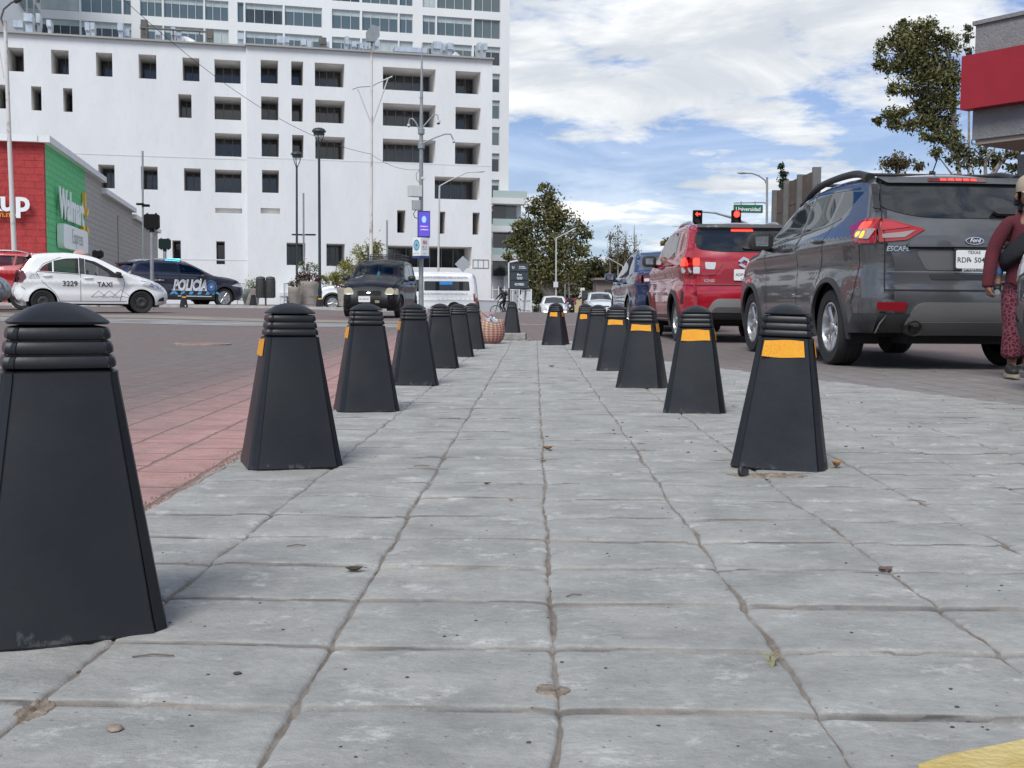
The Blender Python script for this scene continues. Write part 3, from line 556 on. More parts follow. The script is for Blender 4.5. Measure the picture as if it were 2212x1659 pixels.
# supermarket with red and green split-face block walls
def blockm(name, col, bw=.40, bh=.20, strength=.9, var=.18):
    M, n, L = nodes_of(name); b = n['Principled BSDF']; t = N(n, 'ShaderNodeTexCoord').outputs['Object']; sp = N(n, 'ShaderNodeSeparateXYZ'); L(t, sp.inputs[0])
    cb = N(n, 'ShaderNodeCombineXYZ'); L(sp.outputs[0], cb.inputs[0]); L(sp.outputs[2], cb.inputs[1])
    br = N(n, 'ShaderNodeTexBrick', {'Scale': 1, 'Brick Width': bw, 'Row Height': bh, 'Mortar Size': .012, 'Mortar Smooth': .5, 'Color1': (.2, .2, .2, 1), 'Color2': (.8, .8, .8, 1)}); L(cb.outputs[0], br.inputs['Vector'])
    f = ramp_n(n, L, noise_n(n, L, t, 3.5, 7, .7), .3, .7); c = mix_n(n, L, f, tuple(q * (1 - var) for q in col), tuple(min(1, q * (1 + var)) for q in col)); c = mix_n(n, L, ramp_n(n, L, br.outputs['Fac'], 0, 1, 0, .3), c, tuple(q * .45 for q in col)); L(c, b.inputs['Base Color'])
    b.inputs['Roughness'].default_value = .85; h = N(n, 'ShaderNodeMath', operation='MULTIPLY_ADD'); L(br.outputs['Fac'], h.inputs[0]); h.inputs[1].default_value = -.5; L(noise_n(n, L, t, 5, 8, .8), h.inputs[2])
    bp = N(n, 'ShaderNodeBump', {'Strength': strength, 'Distance': .06}); L(h.outputs[0], bp.inputs['Height']); L(bp.outputs[0], b.inputs['Normal']); return M
REDB = blockm('red_block', (.44, .05, .05), .8, .3, 1, .26); GRNB = blockm('green_block', (.15, .60, .25), .8, .3, 1, .2); GRYB = blockm('grey_block', (.46, .435, .40), .8, .3, 1, .2)
SIGNW = mat('sign_white', (.82, .85, .85), .4, var=.03, vscale=2); SIGNO = mat('sign_orange', (.75, .36, .03), .45); SIGNG = mat('sign_grey_green', (.45, .52, .47), .5); CORN = mat('white_cornice', (.78, .80, .80), .7, var=.06, vscale=1)
C0 = at(100, 600, 51); C0.z = 0; wdir = Vector((-.206, 1, 0)).normalized(); wphi = math.atan2(wdir.y, wdir.x)
GP_ = Plane(C0, wphi); RP = Plane(C0, wphi - PI / 2)       # green side recedes from the corner; red front faces the viewer
mk = root0('supermarket_building', 'supermarket with red front, green and grey stepped block side wall', 'building')
def wallseg(pl, a0, a1, z0, z1, mt, name, th=.3):
    mb = MB(); mb.box(((a0 + a1) / 2, th / 2 * (1 if pl is RP else 1), (z0 + z1) / 2), (a1 - a0, th, z1 - z0)); o = mb.build(name, mt, mk); o.matrix_local = pl.frame(); return o
def gs(u): return GP_.sz(u, 600)[0]
H0 = GP_.sz(100, 312)[1]
sg, s1_, s2_, s3_ = gs(187), gs(222), gs(287.5), gs(326)
h1, h2 = GP_.sz(255, 440)[1], GP_.sz(305, 483)[1]
o = wallseg(GP_, .3, sg, -.5, H0, GRNB, 'green_wall'); o = wallseg(GP_, sg, s1_, -.5, H0, GRYB, 'grey_wall'); wallseg(GP_, s1_, s2_, -.5, h1, GRYB, 'grey_wall'); wallseg(GP_, s2_, s3_ + 6, -.5, h2, GRYB, 'grey_wall')
wallseg(RP, -22, 0, -.5, H0, REDB, 'red_wall')
mb = MB()
for a0, a1, zt in ((-.25, s1_ + .1, H0), (s1_ - .05, s2_ + .1, h1), (s2_ - .05, s3_ + 6.1, h2)): mb.box(((a0 + a1) / 2, .1, zt + .14), (a1 - a0, .8, .30), M=GP_.frame())
mb.box((-11.2, .1, H0 + .14), (22.0, .8, .296), M=RP.frame()); mb.build('cornice', CORN, mk)
mb = MB(); mb.box((-11, 12, H0 - .6), (21.5, 23, .2), M=RP.frame()); mb.build('roof', mat('roof_membrane', (.35, .35, .35), .9), mk)
mb = MB(); a = gs(255.5); mb.box((a, -.02, h1 / 2 - .3), (.06, .06, h1 - 1), M=GP_.frame()); mb.build('downpipe', MULL, mk)
def on_wall(pl, a, z, k): return frame(pl.pt(a, z, k), pl.d, (0, 0, 1))
# raised letters and boards, each its own fixture on the wall
lt0, lt1 = gs(120), gs(174)
ws = root0('wall_lettering', 'raised white store name letters on the green wall', 'sign'); text('Walmart', 'letters', SIGNW, ws, on_wall(GP_, (lt0 + lt1) / 2, 4.95, -.22), width=(lt1 - lt0), extrude=.02, bold=.038)
sparkle = root0('spark_emblem', 'yellow six rayed emblem on the green wall after the store letters', 'emblem'); mb = MB()
ca, cz = gs(179.5), 4.68
for k in range(6):
    an = PI / 2 + k * PI / 3; M_ = frame(GP_.pt(ca + .78 * math.cos(an), cz + .78 * math.sin(an) * 1.25, -.2), GP_.d * -math.sin(an) + Vector((0, 0, math.cos(an))), GP_.d * math.cos(an) + Vector((0, 0, math.sin(an))))
    mb.prism([(.15 * math.cos(t_), .42 * math.sin(t_) * (1.25 if k % 3 == 0 else 1)) for t_ in [2 * PI * i / 14 for i in range(14)]], .16, M_)
    mb.build('ray', mat('emblem_yellow', (.85, .50, .05), .45), sparkle); mb = MB()
b0_, b1_ = gs(123), gs(177); bz0, bz1 = 2.95, 4.08
board = root0('store_board', 'white rounded board with grey lettering below the store letters', 'sign'); mb = MB()
def rrect(w_, h_, r, n_=5): return [(sx_ * (w_ / 2 - r) + r * math.cos(a_), sy_ * (h_ / 2 - r) + r * math.sin(a_)) for sx_, sy_, st in ((1, 1, 0), (-1, 1, 1), (-1, -1, 2), (1, -1, 3)) for a_ in [st * PI / 2 + PI / 2 * i / n_ for i in range(n_ + 1)]]
mb.prism(rrect(b1_ - b0_, bz1 - bz0, .28), .3, on_wall(GP_, (b0_ + b1_) / 2, (bz0 + bz1) / 2, -.04)); mb.build('panel', SIGNW, board)
text('Express', 'letters', SIGNG, board, on_wall(GP_, (b0_ + b1_) / 2 + .3, (bz0 + bz1) / 2 + .05, -.355), width=3.1)
kp = root0('wall_lettering', 'white letters kup with orange web address on the red wall', 'sign')
rx = RP.sz(66, 440)[0]; zc = RP.sz(40, 440)[1]
text('Pickup', 'letters', SIGNW, kp, on_wall(RP, rx - 1.6, zc + .05, -.25), width=3.2, extrude=.03, bold=.03)
rx2 = RP.sz(41, 465)[0]; text('walmart.com.mx', 'web_address', SIGNO, kp, on_wall(RP, rx2 - 1.3, RP.sz(41, 464)[1], -.2), width=2.6, extrude=.02, bold=.012)

# canopy building at the right edge
CAN = root0('canopy_building', 'grey rough canopy block with a wide red fascia at the right edge', 'building')
PC = Plane(at(2103, 200, 24), -math.radians(55)); MC = PC.frame()
zt, zb2 = PC.sz(2103, 56)[1], PC.sz(2103, 302)[1]; GRC = mat('rough_grey_render', (.21, .21, .215), .95, var=.12, vscale=5, bump=1, bscale=22)
mb = MB(); mb.box((6, 3, (zt + zb2) / 2), (12, 6, zt - zb2), M=MC); mb.box((6, 3, zt + .04), (12.1, 6.1, .08), M=MC); mb.build('fascia', GRC, CAN)
mb = MB(); mb.box((6, 3, zb2 - .05), (11.9, 5.9, .10), M=MC); mb.build('soffit', mat('soffit_brown', (.30, .25, .21), .9), CAN)
pz1, pz0 = PC.sz(2085, 128)[1], PC.sz(2085, 242)[1]
mb = MB(); mb.box((6.0, -.15, (pz0 + pz1) / 2), (12.2, .3, pz1 - pz0), M=MC); mb.build('red_panel', mat('red_fascia', (.30, .010, .020), .5, var=.08, vscale=2), CAN)
sc_ = PC.shift(2.2).sz(2206, 330)[0]; mb = MB(); mb.box((sc_ + .2, 2.4, zb2 / 2 - .1), (.5, .5, zb2), M=MC); mb.build('column', GRC, CAN)
# concrete plank fence along the right side of the street
fn = root0('plank_fence', 'tall brown concrete plank fence with grey posts on the right', 'fence')
PLK = mat('plank_brown', (.115, .085, .067), .9, var=.3, vscale=3, bump=.6, bscale=14); PST = mat('fence_post_grey', (.15, .15, .145), .9, var=.2, vscale=4)
for i, (y0, y1, hh) in enumerate(((27, 25.85, 3.15), (25.85, 24.65, 3.25), (24.65, 23.4, 3.25))):
    mb = MB()
    for k in range(6): mb.box((6.15, (y0 + y1) / 2, .02 + (k + .5) * hh / 6), (.07, y0 - y1 - .14, hh / 6 - .012))
    mb.box((6.17, (y0 + y1) / 2, hh / 2), (.03, y0 - y1 - .14, hh - .1)); mb.build('plank_panel', PLK, fn)
    mb = MB(); mb.box((6.10, y0, hh / 2), (.16, .10, hh + .10)); mb.build('post', PST, fn)
mb = MB(); mb.box((6.10, 23.4, 1.64), (.16, .10, 3.34)); mb.build('post', PST, fn)
# ------------------------------------------------------------------ car builder
def curve_pts(P, n=7):      # centripetal interpolation through rows of (x, z, r, b)
    P = [np.array(p, float) for p in P]; out = []; idx = []
    for i in range(len(P) - 1):
        a, b, c, d = P[max(i - 1, 0)], P[i], P[i + 1], P[min(i + 2, len(P) - 1)]
        if i == 0: a = 2 * b - c
        if i + 2 >= len(P): d = 2 * c - b
        tt = [0]
        for p, q in ((a, b), (b, c), (c, d)): tt.append(tt[-1] + max(1e-4, np.linalg.norm((q - p)[:2])) ** .5)
        idx.append(len(out))
        for k in range(n):
            t = tt[1] + (tt[2] - tt[1]) * k / n
            A1 = a * (tt[1] - t) / (tt[1] - tt[0]) + b * (t - tt[0]) / (tt[1] - tt[0]); A2 = b * (tt[2] - t) / (tt[2] - tt[1]) + c * (t - tt[1]) / (tt[2] - tt[1]); A3 = c * (tt[3] - t) / (tt[3] - tt[2]) + d * (t - tt[2]) / (tt[3] - tt[2])
            B1 = A1 * (tt[2] - t) / (tt[2] - tt[0]) + A2 * (t - tt[0]) / (tt[2] - tt[0]); B2 = A2 * (tt[3] - t) / (tt[3] - tt[1]) + A3 * (t - tt[1]) / (tt[3] - tt[1])
            out.append(B1 * (tt[2] - t) / (tt[2] - tt[1]) + B2 * (t - tt[1]) / (tt[2] - tt[1]))
    idx.append(len(out)); out.append(P[-1]); return np.array(out), idx
def roundpoly(P, r=.05, n=4):
    out = []; k = len(P)
    for i in range(k):
        p0, p, p1 = Vector(P[i - 1]), Vector(P[i]), Vector(P[(i + 1) % k]); rr = r if len(P[i]) < 3 else P[i][2]
        p0, p, p1 = p0.to_2d(), p.to_2d(), p1.to_2d(); a = min(rr, (p0 - p).length * .45); b = min(rr, (p1 - p).length * .45)
        if rr <= 1e-4: out.append(p); continue
        A, B = p + (p0 - p).normalized() * a, p + (p1 - p).normalized() * b
        for j in range(n + 1): t = j / n; out.append(A * (1 - t) ** 2 + p * 2 * t * (1 - t) + B * t * t)
    return out
def densify(P, d=.08):
    out = []
    for i in range(len(P)):
        a, b = Vector(P[i][:2]), Vector(P[(i + 1) % len(P)][:2]); k = max(1, int((b - a).length / d))
        out += [a.lerp(b, j / k) for j in range(k)]
    return out
class Car:
    def __init__(s, root, sp, pnt, gl, wheels=True):
        s.root, s.sp, s.pnt = root, sp, pnt; s.WB, s.R, s.hw, s.belt, s.tum = sp['wb'], sp['R'], sp['hw'], sp['belt'], sp['tum']
        s.Ra = s.R + sp.get('arch', .055); s.res = sp.get('res', .07)
        s.C, s.idx = curve_pts(sp['prof'], sp.get('n', 7)); s.S = s.C[:, :2]
        d = np.gradient(s.S, axis=0); d /= np.linalg.norm(d, axis=1)[:, None] + 1e-9; s.Nn = np.stack([-d[:, 1], d[:, 0]], 1)
        s.x0, s.x1 = s.S[:, 0].min(), s.S[:, 0].max(); s.body(gl)
        if wheels: s.wheels()
    def base(s, x, z):
        mid, hl = (s.x0 + s.x1) / 2, (s.x1 - s.x0) / 2; c = np.abs((x - mid) / hl)
        w = s.hw - s.sp.get('pt', .10) * c ** 4; zz = np.maximum(z - s.belt, 0); w = w - s.tum * zz - .10 * s.tum * (1 - np.exp(-zz * 12))
        zt = s.sp.get('tuckz', .62); w = w - .28 * np.maximum(zt - z, 0) ** 2
        cz = s.sp.get('crease', s.belt - .1); w = w + .016 * np.exp(-((z - cz - .03 * (x < 1)) / .05) ** 2) - .018 * np.exp(-((z - cz + .17) / .09) ** 2)
        for wx in (0, s.WB):
            r = np.hypot(x - wx, z - s.R); w = w + s.sp.get('flare', .018) * np.exp(-(np.maximum(r - s.Ra, 0) / .09) ** 2)
        return w
    def W(s, x, z):
        x, z = np.atleast_1d(np.asarray(x, float)), np.atleast_1d(np.asarray(z, float)); P = np.stack([x, z], 1); A, B = s.S[:-1], s.S[1:]; AB = B - A
        out = np.empty(len(x))
        t = np.clip(((P[:, None] - A) * AB).sum(2) / ((AB ** 2).sum(1) + 1e-12), 0, 1); D = np.linalg.norm(P[:, None] - (A + AB * t[..., None]), axis=2)
        k = D.argmin(1); d = D[np.arange(len(x)), k]; tt = t[np.arange(len(x)), k]; r = s.C[k, 2] * (1 - tt) + s.C[np.minimum(k + 1, len(s.C) - 1), 2] * tt
        q = np.clip(d / r, 0, 1); return s.base(x, z) - r * (1 - np.sqrt(np.maximum(1 - (1 - q) ** 2, 0)))
    def wb(s, i): return float(s.W([s.S[i, 0]], [s.S[i, 1]])[0])
    def norm(s, x, z):
        e = .006; return np.stack([-(s.W(x + e, z) - s.W(x - e, z)) / (2 * e), np.ones(len(x)), -(s.W(x, z + e) - s.W(x, z - e)) / (2 * e)], 1)
    def lower(s):        # bottom outline from the front back to the rear, with the wheel arches
        zs = s.sp['sill']; out = []; zb0, zb1 = s.S[0, 1], s.S[-1, 1]
        for wx in (s.WB, 0):
            a0 = math.asin(max(-1, min(1, (zs - s.R) / s.Ra))); f0 = math.asin(max(-1, min(1, ((zb1 if wx else zs) - s.R) / s.Ra))); f1 = math.asin(max(-1, min(1, ((zs if wx else zb0) - s.R) / s.Ra)))
            for j in range(15): a = f0 + (PI - f1 - f0) * j / 14; out.append((wx + s.Ra * math.cos(a), s.R + s.Ra * math.sin(a)))
        return out
    def cdt(s, polys, res, extra=()):
        V, E, Fc = [], [], []
        for P in polys:
            k = len(V); V += [Vector(p) for p in P]; Fc.append(list(range(k, len(V))))
        lo, hi = np.array([tuple(v) for v in V]).min(0), np.array([tuple(v) for v in V]).max(0)
        for i, x in enumerate(np.arange(lo[0] + res / 2, hi[0], res)):
            for z in np.arange(lo[1] + res / 2 * (1 + i % 2) / 1.5, hi[1], res): V.append(Vector((x, z)))
        V += [Vector(p) for p in extra]
        v, e, f, ov, oe, of = geometry.delaunay_2d_cdt(V, E, Fc, 1, 1e-5); return np.array([tuple(p) for p in v]), f, [max(o) if o else 0 for o in of]
    def mesh(s, name, P3, N3, faces, mt, parent):
        used = sorted({i for f in faces for i in f}); mp = {q: i for i, q in enumerate(used)}
        me = bpy.data.meshes.new(name); me.from_pydata([tuple(P3[i]) for i in used], [], [[mp[i] for i in f] for f in faces]); me.materials.append(mt)
        me.polygons.foreach_set('use_smooth', [True] * len(faces))
        if N3 is not None:
            nn = [tuple(N3[i] / (np.linalg.norm(N3[i]) + 1e-9)) for i in used]; me.normals_split_custom_set_from_vertices(nn)
        o = bpy.data.objects.new(name, me); COL.objects.link(o); o.parent = parent or s.root; return o
    def body(s, gl):
        sp = s.sp; top = [tuple(p) for p in s.S]; outer = top + s.lower()
        polys = [outer] + [densify(roundpoly(d, .04), .12) for d in sp.get('doors', [])] + [densify(roundpoly(w_, .045), .1) for w_ in sp['wins']]; nd_ = len(sp.get('doors', []))
        extra = []
        for f in (.012, .035, .07, .12): extra += [tuple(p) for p in (s.S - s.Nn * f)[::2]]
        for wx in (0, s.WB):
            for rr in (.02, .05, .09, .14): extra += [(wx + (s.Ra + rr) * math.cos(a), s.R + (s.Ra + rr) * math.sin(a)) for a in np.linspace(-.2, PI + .2, 20)]
        v, f, reg = s.cdt(polys, s.res, extra); x, z = v[:, 0], v[:, 1]; y = s.W(x, z); nn = s.norm(x, z)
        zmid = sp.get('clad'); s.bodies = []
        for sd in (1, -1):
            P3 = np.stack([x, y * sd, z], 1); N3 = nn * np.array([1, sd, 1]); doors = {}
            for k in range(len(polys)):
                fs = [q[::-1] if sd > 0 else q for q, r in zip(f, reg) if r == k]
                if not fs: continue
                if k == 0: s.mesh('body_side', P3, N3, fs, s.pnt, None)
                elif k <= nd_: doors[k] = s.mesh('door', P3, N3, fs, s.pnt, None)
                else:
                    o = s.mesh('window', P3, N3, fs, gl[(k - 1 - nd_) % len(gl)] if isinstance(gl, list) else gl, None)
        # strip across the car
        nt_ = 16; T = np.linspace(-1, 1, nt_ + 1); n_ = len(s.S); wbv = s.W(s.S[:, 0], s.S[:, 1]); G = np.zeros((n_, nt_ + 1, 3)); bl = .5 * (1 + np.cos(PI * T))
        for i in range(n_):
            b = s.C[i, 3]; G[i, :, 0] = s.S[i, 0] + s.Nn[i, 0] * b * bl; G[i, :, 1] = T * wbv[i]; G[i, :, 2] = s.S[i, 1] + s.Nn[i, 1] * b * bl
        du, dv = np.gradient(G, axis=0), np.gradient(G, axis=1); nrm = np.cross(du, dv); nrm /= np.linalg.norm(nrm, axis=2)[..., None] + 1e-9
        if (nrm[:, nt_ // 2, [0, 2]] * s.Nn).sum() < 0: nrm = -nrm
        for i in range(n_):
            for j in (0, nt_): nrm[i, j] = (s.Nn[i, 0], 0, s.Nn[i, 1])
        s.G, s.nrm = G, nrm; P3, N3 = G.reshape(-1, 3), nrm.reshape(-1, 3)
        for (nm, a, b, mt, gm) in sp['strip']:
            i0, i1 = s.idx[a], s.idx[b]; main, gls = [], []
            for i in range(i0, i1):
                for j in range(nt_):
                    q = (i * (nt_ + 1) + j, (i + 1) * (nt_ + 1) + j, (i + 1) * (nt_ + 1) + j + 1, i * (nt_ + 1) + j + 1)
                    (gls if gm is not None and 0 < j < nt_ - 1 else main).append(q)
            if gm is None: s.mesh(nm, P3, N3, main, s.pnt if mt is None else mt, None)
            else:
                for par in (0, 1): s.mesh('pillar', P3, N3, main[par::2], s.pnt, None)
            if gls: s.mesh(nm, P3, N3, gls, gm, None)
        mb = MB(); zf = sp['sill'] + .03; xa, xb = s.S[0, 0] + .12, s.S[-1, 0] - .12; wi = s.hw - .14
        mb.box(((xa + xb) / 2, 0, zf), (xb - xa, 2 * wi - .1, .14)); 
        for wx in (0, s.WB):
            ring = [(wx + (s.Ra + .004) * math.cos(a), s.R + (s.Ra + .004) * math.sin(a)) for a in np.linspace(-.35, PI + .35, 18)]
            for sd in (1, -1):
                q = [Vector((px, sd * yy, pz)) for yy in (s.hw - .05, s.hw - .34) for px, pz in ring]; k = len(ring); mb.add(q, [(i, i + 1, k + i + 1, k + i) for i in range(k - 1)])
                mb.add([Vector((px, sd * (s.hw - .34), pz)) for px, pz in ring], [tuple(range(k))])
        mb.build('underbody', RUBB, s.root)
    # panels following the surface -------------------------------------------------------
    def side_map(s, P, off, sd):
        P = np.asarray(P, float); y = s.W(P[:, 0], P[:, 1]); n = s.norm(P[:, 0], P[:, 1]); n /= np.linalg.norm(n, axis=1)[:, None]
        Q = np.stack([P[:, 0], y, P[:, 1]], 1) + n * off; Q[:, 1] *= sd; n[:, 1] *= sd; return Q, n
    def end_map(s, P, off, end):
        P = np.asarray(P, float); m_ = len(s.S); r = s.sp['rear_n'] if end < 0 else s.sp['front_n']
        ids = list(range(0, s.idx[r] + 1)) if end < 0 else list(range(m_ - 1, s.idx[r] - 1, -1)); zs = s.S[ids, 1]; zs = np.maximum.accumulate(zs + np.arange(len(zs)) * 1e-6)
        if not hasattr(s, 'wbv'): s.wbv = s.W(s.S[:, 0], s.S[:, 1])
        if not hasattr(s, 'wbv'): s.wbv = s.W(s.S[:, 0], s.S[:, 1])
        zq = P[:, 1].copy()
        for _ in range(5):
            I = lambda a: np.interp(zq, zs, a[ids]); t = np.clip(P[:, 0] / I(s.wbv), -1, 1); zq = P[:, 1] - I(s.Nn[:, 1]) * I(s.C[:, 3]) * .5 * (1 + np.cos(PI * t))
        I = lambda a: np.interp(zq, zs, a[ids])
        x, b, nx_, nz_, wb = I(s.S[:, 0]), I(s.C[:, 3]), I(s.Nn[:, 0]), I(s.Nn[:, 1]), I(s.wbv); t = np.clip(P[:, 0] / wb, -1, 1); bl = .5 * (1 + np.cos(PI * t))
        Q = np.stack([x + nx_ * b * bl, P[:, 0], zq + nz_ * b * bl], 1); sl = -b * .5 * PI * np.sin(PI * t) / wb
        n = np.stack([nx_, -sl * np.abs(nx_), nz_], 1); n /= np.linalg.norm(n, axis=1)[:, None]; over = np.abs(P[:, 0]) - wb
        Q = Q + n * off; return Q, n
    def panel(s, poly, off, mt, name, side=None, end=None, thick=.012, parent=None, res=.06, sharp=False, r=.02):
        P = densify(roundpoly(poly, r) if r else [Vector(q[:2]) for q in poly], res); v, f, reg = s.cdt([P], res)
        mp = (lambda q, o: s.side_map(q, o, side)) if side else (lambda q, o: s.end_map(q, o, end))
        Q, n = mp(v, off); k = len(Q); Q0, _ = mp([tuple(p) for p in P], off); Q1, _ = mp([tuple(p) for p in P], off - thick)
        flip = (side or 0) > 0 or (end or 0) > 0
        V_ = [tuple(q) for q in Q] + [tuple(q) for q in Q0] + [tuple(q) for q in Q1]; m_ = len(P); c = f[0]
        fn_ = np.cross(Q[c[1]] - Q[c[0]], Q[c[2]] - Q[c[0]]); f = [q[::-1] for q in f] if fn_ @ n[c[0]] < 0 else list(f)
        fs = [tuple(q) for q in f] + [(k + i, k + m_ + i, k + m_ + (i + 1) % m_, k + (i + 1) % m_) for i in range(m_)]
        me = bpy.data.meshes.new(name); me.from_pydata(V_, [], fs); me.materials.append(mt); me.polygons.foreach_set('use_smooth', [True] * len(f) + [False] * m_)
        o = bpy.data.objects.new(name, me); COL.objects.link(o); o.parent = parent or s.root; return o
    def strip(s, pts, w, mt, name, side=None, end=None, off=.003, parent=None):
        P = [Vector(p) for p in pts]; Q = []
        for i in range(len(P) - 1): k = max(1, int((P[i + 1] - P[i]).length / .05)); Q += [P[i].lerp(P[i + 1], j / k) for j in range(k)]
        Q.append(P[-1]); A, B = [], []
        for i, p in enumerate(Q):
            t = (Q[min(i + 1, len(Q) - 1)] - Q[max(0, i - 1)]).normalized(); nn = Vector((-t.y, t.x)); A.append(tuple(p + nn * w / 2)); B.append(tuple(p - nn * w / 2))
        mp = (lambda q, o: s.side_map(q, o, side)) if side else (lambda q, o: s.end_map(q, o, end)); QA, _ = mp(A, off); QB, _ = mp(B, off); k = len(A)
        mb = MB(); mb.add([tuple(q) for q in QA] + [tuple(q) for q in QB], [(i, i + 1, k + i + 1, k + i) for i in range(k - 1)]); return mb.build(name, mt, parent or s.root, smooth=179)
    def loop(s, pts, w, mt, name, **k): return s.strip(list(pts) + [pts[0]], w, mt, name, **k)
    def label(s, txt, mt, name, at_, width, side=None, end=None, off=.011, rot=0, flipx=False, aspect=1, **k):
        me = text_mesh(txt, 1, **k); xs = [v.co.x for v in me.vertices]; f = width / (max(xs) - min(xs)); c, s_ = math.cos(rot), math.sin(rot)
        sg = -1 if ((side or 0) > 0 or end == 1) == False else 1
        sg = {(1, None): -1, (-1, None): 1, (None, -1): -1, (None, 1): 1}[(side, end)]
        P = [(at_[0] + sg * f * (v.co.x * c - v.co.y * s_ * aspect), at_[1] + f * (v.co.x * s_ + v.co.y * aspect * c)) for v in me.vertices]
        Q, n = (s.side_map(P, off, side) if side else s.end_map(P, off, end))
        for v, q in zip(me.vertices, Q): v.co = q
        me.materials.clear(); me.materials.append(mt); me.name = name; o = bpy.data.objects.new(name, me); COL.objects.link(o); o.parent = s.root; return o
    def wheels(s):
        sp = s.sp; R, tw = s.R, sp.get('tw', .215); rr = R * sp.get('rim', .66)
        for wx in (0, s.WB):
            for sd in (1, -1):
                yc = sd * (s.hw - .015 - tw / 2); mb = MB(); M = Matrix.Translation((wx, yc, R)) @ Matrix.Rotation(-sd * PI / 2, 4, 'X')
                h = tw / 2; prof = [(rr * .98, -h * .85), (R * .93, -h * .98), (R * .985, -h * .8), (R, -h * .55), (R, -h * .3), (R * .985, -h * .28), (R * .985, -h * .2), (R, -h * .18), (R, h * .18), (R * .985, h * .2), (R * .985, h * .28), (R, h * .3), (R, h * .55), (R * .985, h * .8), (R * .93, h * .98), (rr * 1.06, h * .92), (rr, h * .80), (rr * .98, h * .5)]
                rings = [[M @ Vector((r * math.cos(2 * PI * k / 36), r * math.sin(2 * PI * k / 36), z)) for k in range(36)] for r, z in prof]; mb.loft(rings, cap=False)
                wh = mb.build('wheel', TYRE, s.root, smooth=40)
                mb = MB(); st = sp.get('wheel', 'spoke5'); mb.lathe([(rr * .99, h * .3), (rr * .995, h * .84), (rr * .93, h * .86), (rr * .9, h * .6), (rr * .88, -h * .2)], 32, M)
                mb2 = MB(); mb2.lathe([(.01, -h * .1), (rr * .88, -h * .1), (rr * .88, -h * .25)], 24, M); dk = mb2.build('brake_disc', RUBB, wh)
                hub = h * sp.get('dish', .62)
                if st.startswith('spoke'):
                    ns = int(st[5:]); wd = rr * (.17 if ns < 8 else .10)
                    for k in range(ns):
                        a = 2 * PI * k / ns + .3; q = []
                        for rad, ww, zz_ in ((rr * .12, wd * .9, hub), (rr * .5, wd * .75, hub * 1.02), (rr * .9, wd * 1.25, h * .7)):
                            for sx_, dz_ in ((-1, 0), (-.55, .10), (.55, .10), (1, 0)): q.append(M @ Vector((rad * math.cos(a) - sx_ * ww * math.sin(a), rad * math.sin(a) + sx_ * ww * math.cos(a), zz_ + dz_ * h - .01)))
                        fs = [(i * 4 + j, i * 4 + j + 1, i * 4 + 5 + j, i * 4 + 4 + j) for i in range(2) for j in range(3)]; mb.add(q, fs)
                    mb.lathe([(rr * .2, hub - .03), (rr * .2, hub + .012), (rr * .12, hub + .02), (.004, hub + .02)], 16, M)
                else:      # plain steel wheel
                    mb.lathe([(rr * .9, h * .45), (rr * .72, h * .55), (rr * .6, h * .75), (rr * .35, h * .72), (rr * .25, h * .55), (.004, h * .55)], 32, M)
                    mb2 = MB()
                    for k in range(8): a = 2 * PI * k / 8; mb2.lathe([(.021, h * .69), (.021, h * .705), (.003, h * .705)], 8, M @ Matrix.Translation((rr * .76 * math.cos(a), rr * .76 * math.sin(a), -.004)))
                    mb2.build('rim_hole', RUBB, wh)
                mb.build('rim', sp.get('rimmat', ALLOY), wh, smooth=40)
    def mirror(s, at_, size, mt, sd):
        x, y, z = at_; mb = MB(); dx, dy, dz_ = size; rings = []
        for f, sc in ((-.5, .7), (-.46, .95), (-.2, 1.0), (.2, .92), (.42, .65), (.5, .25)):
            rings.append([Vector((x + f * dx, sd * (y + dy * .5 * sc * math.copysign(abs(math.cos(a)) ** .6, math.cos(a))), z + dz_ * .5 * sc * math.copysign(abs(math.sin(a)) ** .6, math.sin(a)))) for a in [2 * PI * k / 16 for k in range(16)]])
        mb.loft(rings); mb.tube([Vector((x + .06, sd * (y - dy * .3), z - dz_ * .35)), Vector((x + .1, sd * (y - dy * .85), z - dz_ * .5))], .03, 8)
        o = mb.build('mirror', mt, s.root, smooth=50); mb = MB(); q = [Vector((x - .5 * dx - .002, sd * (y + dy * .42 * sc_x), z + dz_ * .40 * sc_z)) for sc_x, sc_z in ((-.6, -.7), (.6, -.7), (.7, .6), (-.6, .7))]; mb.add(q, [(0, 1, 2, 3)]); mb.build('mirror_glass', MIRG, o); return o
    def plate(s, c, w_, h_, end, lines, frame_=None, face=None, ink=None, off=.016):
        Q, n = s.end_map([c], off, end); q, n = Vector(Q[0]), Vector(n[0]); n = Vector((end, 0, 0)).lerp(n, .5).normalized(); yv = Vector((0, end, 0)); up = n.cross(yv) if n.cross(yv).z > 0 else -n.cross(yv)
        M = frame(q, yv, up, n); mb = MB()
        if frame_: mb.prism(rrect(w_ + .03, h_ + .03, .012), .008, M); o = mb.build('plate_frame', frame_, s.root); mb = MB(); M = M @ Matrix.Translation((0, 0, .006))
        mb.prism(rrect(w_, h_, .015), .006, M); o = mb.build('license_plate', face or PLATE, s.root)
        for tx, yy, ww, mt, kw in lines: text(tx, 'plate_text', mt, o, M @ Matrix.Translation((kw.get('dx', 0), yy, .0075)), width=ww, **{k_: q_ for k_, q_ in kw.items() if k_ != 'dx'})
        return o
